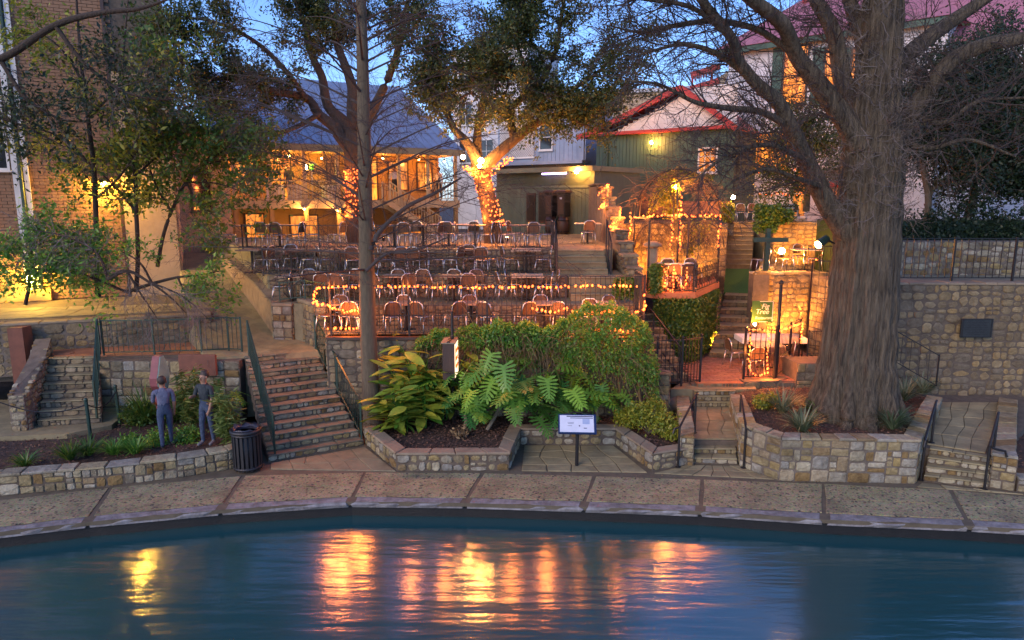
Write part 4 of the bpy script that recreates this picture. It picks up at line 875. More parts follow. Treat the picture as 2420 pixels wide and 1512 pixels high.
for i, (x, y, r, wt) in enumerate(((560, 365, .07, 38), (620, 372, .07, 38), (682, 366, .09, 44), (760, 372, .06, 38), (905, 372, .07, 44), (990, 374, .07, 44), (1050, 380, .07, 36))):
    u, z = B.at(x, y, 1.3); z = min(z, EZ - .12); pp = B.p(u, 1.3, z); lp = thing('ceiling_lamp', '%s small orange ceiling lamp along the gallery counting from the brick house' % ('first second third fourth fifth sixth seventh'.split()[i]), 'lamp', pp, 'ceiling lamps of the gallery')
    MB().lathe([(r * .4, .1), (r * 1.2, .0), (r * 1.2, -.01)], pp, 8).obj('shade', M['dark_wood'], lp); MB().sphere(pp - Vector((0, 0, .03)), r * .75, 8, 6).obj('bulb', M['glow_small'], lp, True); MB().tube([pp + Vector((0, 0, .1)), (pp.x, pp.y, EZ + .02)], .01, 5).obj('cord', M['iron'], lp)
    point_lamp(lp, pp - Vector((0, 0, .16)), wt * .95, (1.0, .30, .045), .10)
for i, (x, y) in enumerate(((718, 492), (796, 496))):
    u, z = B.at(x, y, -.1); pp = B.p(u, -.16, z); lp = thing('porch_lamp', ('bright', 'dim')[i] + ' little porch lamp hanging under the gallery deck', 'lamp', pp, 'lamps under the gallery deck')
    MB().lathe([(.03, .1), (.09, .02), (.10, -.0)], pp, 8).obj('shade', M['white'], lp); MB().sphere(pp - Vector((0, 0, .03)), .05, 8, 6).obj('bulb', M['glow_small'], lp, True); MB().tube([pp + Vector((0, 0, .09)), B.p(u, -.0, z + .16)], .012, 5).obj('bracket', M['iron'], lp); point_lamp(lp, pp - Vector((0, .12, .14)), 45, (1, .42, .10), .05)
# white clothed tables and two heaters on the gallery, four diners' chairs left to the shade
for i, x in enumerate((700, 780, 650)):
    u, z = B.at(x, 440, .8); q = B.p(u, .85, DZ); tb = thing('gallery_table', ('table with a white cloth behind the balustrade under the large framed print', 'table with a white cloth behind the balustrade beside the oak', 'table with a white cloth by the gallery end')[i], 'table', q, 'white clothed gallery tables')
    MB().lathe([(.42, .02), (.40, .3), (.40, .735)], q, 14).obj('tablecloth', M['cloth'], tb); MB().lathe([(.42, .735), (.42, .75)], q, 14).obj('table_top', M['cloth'], tb); MB().lathe([(.2, 0), (.05, .04), (.04, .7)], q, 8).obj('pedestal', M['iron'], tb)
for i, (x, lab) in enumerate(((722, 'white shaded standing lamp on the gallery beside the balustrade post'), (738, 'green glowing standing heater on the gallery beside a white lamp'))):
    u, z = B.at(x, 392, .5); q = B.p(u, .55 + .1 * i, DZ); ht = thing('patio_heater', lab, 'heater', q)
    MB().lathe([(.2, 0), (.2, .05), (.04, .08), (.035, 1.5)], q, 10).obj('stand', M['alu'], ht); MB().lathe([(.30, 1.72), (.05, 1.86)], q, 12).obj('hood', M['white'], ht)
    MB().lathe([(.10, 1.45), (.10, 1.70)], q, 10).obj('burner', M['heater_green' if i else 'glow_small'], ht)
    if i: point_lamp(ht, q + Vector((0, .35, 1.3)), 14, (.25, 1.0, .08), .1)
# outside stair of the gallery
gs = thing('gallery_stair', 'cream painted timber stair slanting down from the restaurant gallery', 'stairs', B.p(7, -1, 4.0))
ua, ub = 6.9, 9.2; N = 9
for k in range(N):
    t = k / N; u0 = ua + t * 2.6; z = DZ - .02 - t * 1.7; B.box(u0, u0 + .30, -1.15, -.06, z - .06, z).obj('tread', M['dark_wood'], gs)
for w_ in (-1.18, -.04): MB().bar(B.p(ua - .1, w_, DZ - .05), B.p(ua + 2.7, w_, DZ - 1.85), .05, .26).obj('stringer', M['cream'], gs)
for w_, lab in ((-1.2, 'sloping cream handrail on the river side of the gallery stair'), (-.08, 'sloping cream handrail on the house side of the gallery stair')): railing(lab, [B.p(ua, w_, DZ), B.p(ua + 2.6, w_, DZ - 1.7)], .9, .17, 'cream', .07, .03, .06, name='stair_handrail', low=.1)

Ta = Fr((-13.1, 27.0), (-11.6, 28.7)); ta = thing('tan_annex', 'narrow tan stucco annex between the brick house and the restaurant', 'building', Ta.p(.5, 0, 3.3)); Ta.box(0, Ta.L, 0, 4, 3.0, 8.6).obj('wall', M['stucco_tan'], ta); Ta.box(-.2, Ta.L + .2, -.2, 4, 8.6, 8.8).obj('cornice', M['dark_wood'], ta); window(ta, Ta, .7, 1.4, 5.6, 7.2, -.01, 'dark_wood', 'glass', 1, 2)
# ---- grey green outbuilding with lattice
Cc = Fr((-.8, 36.0), (3.75, 32.0)); ob = thing('garden_outbuilding', 'low flat roofed grey green timber outbuilding at the back of the top terrace', 'building', (1.5, 34, 4.39))
Cc.box(0, Cc.L, .02, 4, 4.3, 7.3).obj('wall', M['green_grey'], ob); planks(ob, Cc, 0, Cc.L, 0, 4.4, 6.55, 'green_grey', .22)
Cc.box(-.15, Cc.L + .15, -.35, 4.1, 7.3, 7.52).obj('roof', M['fascia'], ob); Cc.box(-.1, Cc.L + .1, -.06, .0, 6.56, 6.66).obj('lattice_rail', M['green_grey'], ob)
lat = MB()
for i in range(90):
    u = i * .085 - .5
    for s in (1, -1):
        a, b = (u, 6.67), (u + s * .62, 7.29)
        if min(a[0], b[0]) < 0 or max(a[0], b[0]) > Cc.L: continue
        lat.bar(Cc.p(a[0], -.02 - .012 * s, a[1]), Cc.p(b[0], -.02 - .012 * s, b[1]), .022, .010, up=Cc.n)
lat.obj('lattice', M['green_grey'], ob)
for x0, x1, y0, y1 in ((1247, 1267, 456, 524), (1276, 1296, 455, 526)):
    u0, z1 = Cc.at(x0, y0); u1, z0 = Cc.at(x1, y1); sh = thing('shutter_panel', 'tall dark shutter leaning on the outbuilding %s' % ('nearer the oak' if x0 < 1260 else 'beside the barrel heaters'), 'shutter', Cc.p(u0, -.1, 4.39), 'dark shutters on the outbuilding')
    Cc.box(u0, u1, -.10, -.04, 4.9, z1).obj('panel', M['dark_wood'], sh); Cc.box(u0 + .06, u1 - .06, -.125, -.102, 5.0, z1 - .1).obj('louvre', M['iron'], sh)
for i, x in enumerate((1316, 1346)):
    u, z = Cc.at(x, 470); q = Cc.p(u, -.45, T4); bo = thing('barrel_cabinet', 'dark cabinet standing on a wooden barrel %s' % ('nearer the shutters' if i == 0 else 'with a small white label'), 'cabinet', q, 'cabinets on barrels')
    MB().lathe([(.22, 0), (.29, .3), (.29, .5), (.23, .82)], q, 14).obj('barrel', M['dark_wood'], bo, True)
    for zz in (.12, .62): MB().lathe([(.275, zz), (.285, zz + .05)], q, 14).obj('hoop', M['iron'], bo)
    MB().box(q + Vector((0, 0, 1.38)), (.46, .42, 1.1), Cc.rz).obj('cabinet', M['iron'], bo); MB().cbox(q + Vector((0, 0, 1.99)), (.58, .54, .12), .05, Cc.rz).obj('cornice', M['dark_wood'], bo)
    MB().box(q + Cc.n * -.215 + Vector((0, 0, 1.38)), (.32, .012, .86), Cc.rz).obj('door', M['dark_wood'], bo)
    if i: MB().box(q + Cc.n * -.23 + Vector((.0, 0, 1.68)), (.12, .012, .09), Cc.rz).obj('label', M['paper'], bo)
u0, z = Cc.at(1288, 408); u1, _ = Cc.at(1345, 408); nt_ = thing('neon_tube', 'violet fluorescent tube under the eave of the outbuilding', 'tube light', Cc.p(u0, -.2, z))
MB().tube([Cc.p(u0, -.22, 7.22), Cc.p(u1, -.22, 7.22)], .035, 8).obj('tube', M['neon'], nt_); Cc.box(u0, u1, -.26, -.18, 7.26, 7.30).obj('fitting', M['white'], nt_)
globe_lamp('glaring round lamp at the eave corner of the outbuilding', Cc.p(*[Cc.at(1376, 404)[0]], -.45, Cc.at(1376, 404)[1] - .05), .09)

# ---- green house with red roof
D = Fr((4.6, 38.3), (10.75, 33.95)); gh = thing('green_house', 'dark green plank house with a white gable and flared red roof', 'house', (7.6, 36, 4.94)); DE = 9.43
D.box(0, D.L, .02, 9, 4.6, DE).obj('wall', M['green_wood'], gh); planks(gh, D, 0, D.L, 0, 5.95, DE - .02, 'green_wood', .20)
D.box(0, D.L, -.06, .015, 5.25, 5.93).obj('skirt', M['terracotta'], gh)
up, zp = D.at(1617, 218)
def gz(u): return min(DE + .06 + (u - .55) * (zp - DE - .1) / (up - .55), zp)
for i in range(15):
    z0 = DE + .14 + i * .125; z1 = z0 + .12
    ua_ = .55 + (z1 - DE) * (up - .55) / (zp - DE) + .1
    if ua_ < D.L - .02: D.box(ua_, D.L, -.028 - (i % 2) * .004, .02, z0, z1).obj('plank', M['white'], gh)
D.box(.5, D.L, .021, .3, DE, DE + .15).obj('gable_base', M['white'], gh)
red = MB(); pts = [(-1.0, DE - .1), (-.2, DE + .06), (.65, DE + .42), (up, zp + .18)]
rr_ = 9.0
for (u0, z0), (u1, z1) in zip(pts, pts[1:]):
    red = MB().slab([D.p(u0, -.45, z0), D.p(u1, -.45, z1), D.p(u1, rr_, z1), D.p(u0, rr_, z0)], -.10); red.obj('roof', M['red_roof'], gh)
D_r = [(up, zp + .18), (D.L + .2, zp + .18 - (D.L + .2 - up) * .75)]
MB().slab([D.p(D_r[0][0], -.45, D_r[0][1]), D.p(D_r[1][0], -.45, D_r[1][1]), D.p(D_r[1][0], rr_, D_r[1][1]), D.p(D_r[0][0], rr_, D_r[0][1])], -.10).obj('roof', M['red_roof'], gh)
for (u0, z0), (u1, z1) in list(zip(pts, pts[1:])) + [tuple(D_r)]: MB().bar(D.p(u0, -.47, z0), D.p(u1, -.47, z1), .06, .26, up=(0, 0, 1)).obj('bargeboard', M['red_roof'], gh)
D.box(-.9, D.L, -.40, -.02, DE - .06, DE + .10).obj('eave', M['red_roof'], gh)
u0, z1 = D.at(1655, 352); u1, z0 = D.at(1692, 405); window(gh, D, u0, min(u1, D.L - .1), z0, z1, -.03, 'white', 'win_warm', 3, 3)
MB().tube([D.p(.45, -.1, DE - .1), D.p(.7, -.1, DE - .5), D.p(.7, -.1, 5.9)], .045, 6).obj('downpipe', M['green_wood'], gh)
u, z = D.at(1547, 338); globe_lamp('round lamp glowing under the eave of the green plank house', D.p(u, -.42, z), .08)

# ---- white house
Ew = Fr((11.45, 38.0), (18.9, 31.4)); wh = thing('white_house', 'tall white house with orange lit tall windows and a faded red hipped roof', 'house', (15, 35, 4.94)); EE = 13.75
Ew.box(0, Ew.L, 0, 9, 4.6, EE).obj('wall', M['stucco_white'], wh)
e0, e1, r0, r1 = [Ew.p(-.5, -.6, EE), Ew.p(Ew.L + .5, -.6, EE), Ew.p(2.6, 4.5, EE + 3.3), Ew.p(Ew.L - 2.6, 4.5, EE + 3.3)]; b0, b1 = Ew.p(-.5, 9.6, EE), Ew.p(Ew.L + .5, 9.6, EE)
m_ = MB(); m_.add([e0, e1, r1, r0, b0, b1], [(0, 1, 2, 3), (0, 3, 4), (1, 5, 2), (4, 3, 2, 5), (0, 4, 5, 1)]); m_.obj('roof', M['pink_roof'], wh)
Ew.box(-.4, Ew.L + .4, -.52, -.40, EE - .28, EE - .01).obj('eave', M['green_wood'], wh)
u, z = Ew.at(1893, 60, 3); MB().lathe([(.12, 0), (.12, 1.0), (.17, 1.0), (.17, 1.1)], Ew.p(u, 3.4, EE + 1.6), 8).obj('chimney_pipe', M['red_roof'], wh)
for x0, x1 in ((1858, 1902), (1955, 1992), (2018, 2044)):
    u0, z1 = Ew.at(x0, 116); u1, z0 = Ew.at(x1, 242); window(wh, Ew, u0, u1, z0, z1, -.02, 'dark_wood', 'win_orange', 1, 3)
    Ew.box(u0 - .62, u0 - .1, -.10, -.03, z0 - .05, z1 + .1).obj('shutter', M['green_wood'], wh)
u0, z1 = Ew.at(1727, 322); u1, z0 = Ew.at(1860, 400); window(wh, Ew, u0, u1, z0, z1, -.02, 'dark_wood', 'win_orange', 2, 1)
u0, z1 = Ew.at(1880, 405); u1, z0 = Ew.at(1905, 470); window(wh, Ew, u0, u1, 5.2, 7.4, -.02, 'white', 'win_warm', 1, 2)

# ---- farther houses
def far_house(name, label, fr, z0, z1, dep, m, wins, frame='white', roof='capstone', pane='glass', cat='building'):
    h = thing(name, label, cat, fr.p(fr.L / 2, 0, z0)); fr.box(0, fr.L, 0, dep, z0, z1).obj('wall', M[m], h); fr.box(-.2, fr.L + .2, -.2, dep + .2, z1, z1 + .3).obj('cornice', M[roof], h)
    for (u0, u1, a, b) in wins: window(h, fr, u0, u1, a, b, -.01, frame, pane, 2, 2)
    return h
Fh = Fr((.5, 62), (16.5, 56)); far_house('flat_block', 'pale flat roofed block far behind the red roofed green house', Fh, 3.6, 14.6, 8, 'stucco_tan', [(2 + i * 2.6, 3.2 + i * 2.6, a, a + 1.8) for i in range(5) for a in (8, 11.4)], roof='stucco_white')
Gh = Fr((16.0, 60), (23.5, 55)); gm = thing('gabled_hall', 'grey gabled hall far off with black lettering on its gable', 'building', Gh.p(3, 0, 3.6)); 
Gh.box(0, Gh.L, 0, 8, 3.6, 15.2).obj('wall', M['stucco_white'], gm); zt = 18.2
m_ = MB(); a, b, c = Gh.p(-.2, -.02, 15.2), Gh.p(Gh.L + .2, -.02, 15.2), Gh.p(Gh.L * .62, -.02, zt); m_.add([a, b, c, a + Gh.n * 8, b + Gh.n * 8, c + Gh.n * 8], [(0, 1, 2), (3, 5, 4), (0, 2, 5, 3), (2, 1, 4, 5), (0, 3, 4, 1)]); m_.obj('gable', M['capstone'], gm)
def words_mesh(text, size, m, parent, loc, rot, ext=.006, shear=0.0, align='CENTER', name='lettering', sx=1.0):
    cu = bpy.data.curves.new('t', 'FONT'); cu.body = text; cu.size = size; cu.extrude = ext; cu.align_x = align; cu.align_y = 'CENTER'; cu.shear = shear; cu.resolution_u = 3
    to = bpy.data.objects.new('t', cu); COL.objects.link(to); dg = bpy.context.evaluated_depsgraph_get(); me = bpy.data.meshes.new_from_object(to.evaluated_get(dg)); bpy.data.objects.remove(to); me.name = name; me.materials.clear(); me.materials.append(m)
    return link(name, me, parent, loc, rot, (sx, 1, 1))
words_mesh('A W MCLAIN', 1.05, M['ink'], gm, Gh.p(Gh.L * .55, -.06, 15.75), (R(90), R(0), Gh.rz), .01)
rsn = thing('red_roof_sign', 'dark red script sign frame on posts above the red roof', 'sign', Gh.p(2, -6, 12)); 
u0, z1 = D.at(1633, 178, 8); u1, z0 = D.at(1692, 205, 8)
for zz in (z1, z0): MB().bar(D.p(u0, 8, zz), D.p(u1 + .2, 8, zz + .35), .14, .34).obj('rail', M['red_roof'], rsn)
for uu in (u0 + .1, u1 - .3): MB().bar(D.p(uu, 8, 9.5), D.p(uu, 8, z1 + .2), .1).obj('post', M['red_roof'], rsn)
sc_ = MB(); pts_ = [D.p(u0 + .2 + (u1 - u0 - .4) * i / 40, 7.9, (z0 + z1) / 2 + .15 + .22 * math.sin(i * 1.1) * (1 if i % 5 else .4) + .01 * i) for i in range(41)]; sc_.tube(pts_, .035, 5).obj('script', M['pink'], rsn)
An = Fr((-.9, 44.5), (4.3, 41.0)); an = thing('lattice_annex', 'grey blue timber annex with lattice panels behind the outbuilding', 'building', An.p(2.5, 0, 5)); An.box(0, An.L, .03, 4, 3.6, 11.0).obj('wall', M['metal_roof'], an); planks(an, An, 2.8, An.L, 0, 8.2, 11.0, 'metal_roof', .28)
An.box(-.5, An.L + .4, -1.2, .0, 8.05, 8.22).obj('porch_roof', M['metal_roof'], an)
for (u0, u1, z0, z1) in ((.2, 2.7, 8.6, 10.6), (4.4, 6.1, 6.6, 8.0)):
    lat = MB()
    for i in range(60):
        uu = u0 + i * .16 - 2.0
        for s in (1, -1):
            h_ = z1 - z0; t0 = max(0, (u0 - uu) / s if s > 0 else (uu - u1)); t1 = min(h_, (u1 - uu) if s > 0 else (uu - u0))
            if s < 0: uu2 = u1 - (i * .16 - 2.0); t0 = max(0, uu2 - u1); t1 = min(h_, uu2 - u0); a, b = (uu2 - t0, z0 + t0), (uu2 - t1, z0 + t1)
            else: a, b = (uu + t0, z0 + t0), (uu + t1, z0 + t1)
            if t1 - t0 > .05: lat.bar(An.p(a[0], -.03 - .02 * s, a[1]), An.p(b[0], -.03 - .02 * s, b[1]), .045, .016, up=An.n)
    lat.obj('lattice', M['white'], an); fm = MB(); An.box(u0 - .08, u1 + .08, -.1, -.01, z1, z1 + .1, fm); An.box(u0 - .08, u1 + .08, -.1, -.01, z0 - .1, z0, fm); fm.obj('lattice_frame', M['white'], an)
window(an, An, 3.2, 4.0, 9.0, 10.4, -.04, 'white', 'glass', 1, 2)
Tw = Fr((-4.8, 58), (1.2, 55)); far_house('white_tower_block', 'white tower block glimpsed through the oaks', Tw, 3.6, 17.5, 6, 'stucco_white', [(.6 + i * 1.9, 1.8 + i * 1.9, a, a + 1.7) for i in range(3) for a in (9, 12, 15)])
Tk = Fr((-24, 52), (-9, 54)); far_house('dim_back_block', 'dim tan block far behind the blue grey metal roof', Tk, 3.6, 11.0, 8, 'stucco_tan', [(1 + i * 2.4, 2.2 + i * 2.4, 9, 10.8) for i in range(6)])
Pk = Fr((19.5, 32.5), (31, 28)); pk = thing('pink_roof_house', 'pale house under a faded red roof beyond the dark trees', 'house', Pk.p(5, 0, 4)); Pk.box(0, Pk.L, 0, 7, 3.4, 13.1).obj('wall', M['stucco_white'], pk)
MB().slab([Pk.p(-.6, -.7, 12.9), Pk.p(Pk.L + .6, -.7, 12.9), Pk.p(Pk.L + .6, 5, 17), Pk.p(-.6, 5, 17)], .1).obj('roof', M['pink_roof'], pk)
for i in range(3): window(pk, Pk, 1 + 3 * i, 2.2 + 3 * i, 9, 11.4, -.02, 'white', 'glass', 1, 2)
# ------------------------------------------------------------------ railings and fences
def XP(x, y, Y): return P(x, y, Y).x
def foot(*q): return [Vector(p) for p in q]
xs = [-4.75, -2.7, -.65, 1.4, 3.45]
railing('tall black iron railing along the lowest terrace hung with orange string lights', [(x, Y1 + .1, T1) for x in xs] + [(3.45, 19.1, T1)], 1.58, .125, 'iron', .045, .014, .035, mid=.55, low=.08)
railing('thin black iron railing along the front edge of the third terrace', [(x, Y3 + .1, T3) for x in (-7.6, -5.4, -3.1, -.9, 1.35)], .8, .14, 'iron', .035, .012, .035)
railing('thin black iron railing along the front edge of the top terrace', [(x, Y4 + .1, T4) for x in (-8.8, -6.3, -3.8, -1.2, 1.3)], .78, .14, 'iron', .035, .012, .035)
railing('short iron rail beside the steps from the top terrace tables', [(1.36, 22.6, T4), (1.36, 24.0, T4)], .9, .16, 'iron', .04, .013, .035)
railing('green iron rail on the stone piers above the great stair', [(-6.75, 19.75, 3.06), (-5.95, 19.55, 3.16), (-5.15, 18.75, 3.17)], .56, .12, 'iron_green', .03, .012, .035)
def stair_rail(label, a, za, b, zb, h=.92, mk='iron_green', sp=.115, **k): return railing(label, [(a[0], a[1], za), ((a[0] + b[0]) / 2, (a[1] + b[1]) / 2, (za + zb) / 2), (b[0], b[1], zb)], h, sp, mk, .04, .013, .04, name='stair_railing', **k)
f_ = Vector((SCc[0] - SA[0], SCc[1] - SA[1])).normalized()
stair_rail('dark green iron railing of the great stair beside the bin', (SA[0] + .12, SA[1] + .12), .16, (SCc[0] + .08, SCc[1] + .1), 1.92)
stair_rail('dark green iron railing of the great stair beside the slim cypress', (SB[0] - .06, SB[1] + .02), .16, (SD[0] - .02, SD[1] + .05), 1.92)
railing('dark green iron railing round the terracotta landing', [(-10.9, 17.88, 1.9), (-9.6, 17.98, 1.9), (-8.4, 18.15, 1.9), (-7.75, 18.35, 1.9), (-7.35, 18.25, 1.9)], .95, .13, 'iron_green', .04, .013, .04)
stair_rail('dark green iron railing down the garden stair', (-10.40, 16.5), .62, (-10.95, 17.8), 1.95)
railing('black iron gate fence with pointed bars beside the vine and pale steps', [(3.95, 18.2, .95), (4.65, 18.25, .95), (5.25, 18.6, .95)], 1.30, .11, 'iron', .05, .016, .035, mid=.6, finial=True, name='gate_fence', cat='fence')
railing('black iron patio fence panel wound with string lights in front of the lit chair', [(6.52, 18.75, PZ), (7.40, 18.82, PZ)], 1.42, .13, 'iron', .055, .016, .035, mid=.75, finial=True, name='patio_fence', cat='fence')
railing('black iron patio fence running back beside the tables', [(7.52, 18.95, PZ), (8.25, 19.9, PZ), (8.95, 20.9, PZ)], 1.35, .13, 'iron', .05, .015, .035, mid=.6, finial=True, name='patio_fence', cat='fence')
railing('low black rail on the pale plinth behind the cypress', [(8.6, 19.5, 1.5), (9.5, 19.55, 1.5), (10.3, 19.6, 1.5)], .75, .2, 'iron', .03, .012, .03)
railing('tall plain black iron screen in front of the dim block wall', [(9.30, 21.2, 1.4), (10.2, 20.6, 1.4)], 2.75, .19, 'iron', .035, .014, .03, mid=1.6, name='iron_screen', cat='screen')
railing('long black iron fence on top of the huge rubble wall', [(10.2, 19.1, 3.76), (12.3, 19.1, 3.76), (14.0, 19.1, 3.76), (16.0, 19.1, 3.76)], 1.18, .185, 'iron', .05, .016, .035, name='iron_fence', cat='fence')
railing('sloping black iron stair rail against the huge rubble wall', [P(2085, 838, 17.9), P(2212, 912, 17.5)], .82, .24, 'iron', .03, .013, .035, low=.02)
railing('black iron rail on the small lamp terrace behind the floodlight', [(10.3, 23.9, 3.46), (11.6, 23.9, 3.46)], .95, .13, 'iron', .035, .013, .035)
stair_rail('black iron handrail up the wide terrace steps by the ruined wall', (3.08, 21.3), T3, (3.08, 22.5), T4, .95, 'iron', .5)
stair_rail('black iron handrail on the open side of the wide terrace steps', (1.40, 21.3), T3, (1.40, 22.45), T4, .95, 'iron', .5)
stair_rail('long black handrail slanting down beside the ivy wall', (3.75, 21.6), 2.5, (4.75, 18.9), 1.0, .9, 'iron', .35)
stair('gate_stair', 'pale stone steps behind the iron gate fence climbing to the terraces', (3.72, 18.75), (5.0, 19.0), (3.75, 21.0), (4.5, 21.0), .95, 2.5, 9, 'stone_warm', 'flag', seed=57, mn=.15, mx=.5)
wall('gate_pier', 'squat pale stone pier where the vine meets the gate fence', [(3.62, 18.0), (3.64, 17.5), (4.15, 17.5), (4.2, 17.75)], .4, .3, 1.45, 'stone_cream', 'ashlar', .2, .5, cap=.07, seed=76, caplen=2)
tag(MB().tube([(7.46, 18.88, PZ - .05), (7.46, 18.88, 3.70)], .045, 10).sphere((7.46, 18.88, 3.74), .07, 8, 6).obj('tall_iron_pole', M['iron']), 'tall black iron pole with a ball top at the patio fence corner', 'pole')
def handrail(label, posts, hook):
    """a bent pipe rail on two feet; hook: extra rail points before the first post"""
    a, b = [Vector(p) for p in posts[:2]]; h = .95; root = thing('handrail', label, 'handrail', a)
    for p in (a, b):
        MB().tube([p, p + Vector((0, 0, h))], .026, 8).obj('post', M['iron'], root); MB().lathe([(.07, 0), (.07, .012), (.035, .02)], p, 10).obj('foot_plate', M['iron'], root)
    top = [a + Vector(k) for k in hook] + [a + Vector((0, 0, h)), b + Vector((0, 0, h)), b + (b - a) * .12 + Vector((0, 0, h - .06))]
    MB().tube(top, .026, 8).obj('rail', M['iron'], root); return root
handrail('black bent pipe handrail of the patio steps beside the yellow green shrub', (G(1602, 1104), G(1641, 1022, .45)), ((-.16, -.05, .82), (-.12, -.03, .93)))
handrail('black bent pipe handrail of the patio steps beside the cypress planter', (G(1757, 1106), G(1746, 1024, .45)), ((.14, -.08, .78), (.10, -.06, .90)))
handrail('black bent pipe handrail on the cypress side of the wide shallow steps', (G(2176, 1134), G(2201, 1046, .6)), ((-.1, -.14, .80), (-.06, -.1, .92)))
handrail('black bent pipe handrail on the far side of the wide shallow steps', (G(2326, 1156), G(2346, 1078, .6)), ((.34, -.06, .74), (.30, -.05, .86), (.1, -.02, .90)))

# ------------------------------------------------------------------ chairs and tables
def chair_parts():
    fr = MB(); hoop = [(-.20, -.24, .45), (-.215, -.275, .68), (-.19, -.295, .80), (-.10, -.305, .865), (.10, -.305, .865), (.19, -.295, .80), (.215, -.275, .68), (.20, -.24, .45)]
    fr.tube(hoop, .017, 6)
    rim = MB(); ring = [(.20 * math.copysign(abs(math.cos(t)) ** .55, math.cos(t)), .21 * math.copysign(abs(math.sin(t)) ** .55, math.sin(t)), .445) for t in [2 * math.pi * i / 16 for i in range(17)]]; rim.tube(ring, .013, 6, False)
    seat = MB(); q = ring[:-1]; n = len(q); seat.add([(x * .97, y * .97, .442) for x, y, z in q] + [(x * .9, y * .9, .462) for x, y, z in q], [tuple(range(n))[::-1], tuple(range(n, 2 * n))] + [(i, (i + 1) % n, n + (i + 1) % n, n + i) for i in range(n)])
    back = MB(); V = []; 
    for i in range(6):
        z = .52 + i * .064; w = .195 if z < .74 else .195 - (z - .74) * .75; y = -.25 - (z - .45) * .13
        for j in range(5): u = -1 + j * .5; V.append((u * w, y - .018 * (1 - u * u) - .004, z))
    F = [(r * 5 + c, r * 5 + c + 1, r * 5 + c + 6, r * 5 + c + 5) for r in range(5) for c in range(4)]
    back.add(V, F); back.add([(x, y + .014, z) for x, y, z in V], [f[::-1] for f in F])
    for i in range(5):
        for s in (0, 4): a = i * 5 + s; back.f.append((a, a + 5, a + 35, a + 30) if s else (a + 5, a, a + 30, a + 35))
    legs = [MB().tube([(sx * .20, .18, .445), (sx * .205, .22, .22), (sx * .225, .25, 0)], .016, 6) for sx in (-1, 1)] + [MB().tube([(sx * .20, -.24, .45), (sx * .21, -.27, .22), (sx * .235, -.31, 0)], .016, 6) for sx in (-1, 1)]
    return [('back_frame', fr.mesh('back_frame', M['alu'], True)), ('seat_frame', rim.mesh('seat_frame', M['alu'], True)), ('seat', seat.mesh('seat', M['wicker'])), ('backrest', back.mesh('backrest', M['wicker'], True))] + [('leg', l.mesh('leg', M['alu'], True)) for l in legs]
CHAIR = chair_parts()
def place(name, parts, label, cat, group, loc, rz):
    o = bpy.data.objects.new(name, None); COL.objects.link(o); o.location = loc; o.rotation_euler = (0, 0, rz); tag(o, label, cat, group)
    for n, me in parts:
        c = bpy.data.objects.new(n, me); COL.objects.link(c); c.parent = o
    return o
def table_parts(top, w=.74, d=.74):
    t = MB().cbox((0, 0, .735), (w, d, .03), .008); e = MB()
    return [('table_top', t.mesh('table_top', M[top])), ('pedestal', MB().tube([(0, 0, .03), (0, 0, .72)], .04, 8).mesh('pedestal', M['iron'])), ('base', MB().box((0, 0, .018), (.52, .07, .03)).box((0, 0, .02), (.07, .52, .03)).mesh('base', M['iron'])), ('bracket', MB().box((0, 0, .71), (.4, .06, .018)).mesh('bracket', M['iron']))]
TB = table_parts('tabletop'); TP = table_parts('tablepale', .95, .85); TL = table_parts('tabletop', 1.25, .75)
ORD = 'first second third fourth fifth sixth seventh eighth ninth tenth eleventh twelfth thirteenth fourteenth fifteenth sixteenth seventeenth eighteenth nineteenth twentieth twenty-first twenty-second'.split()
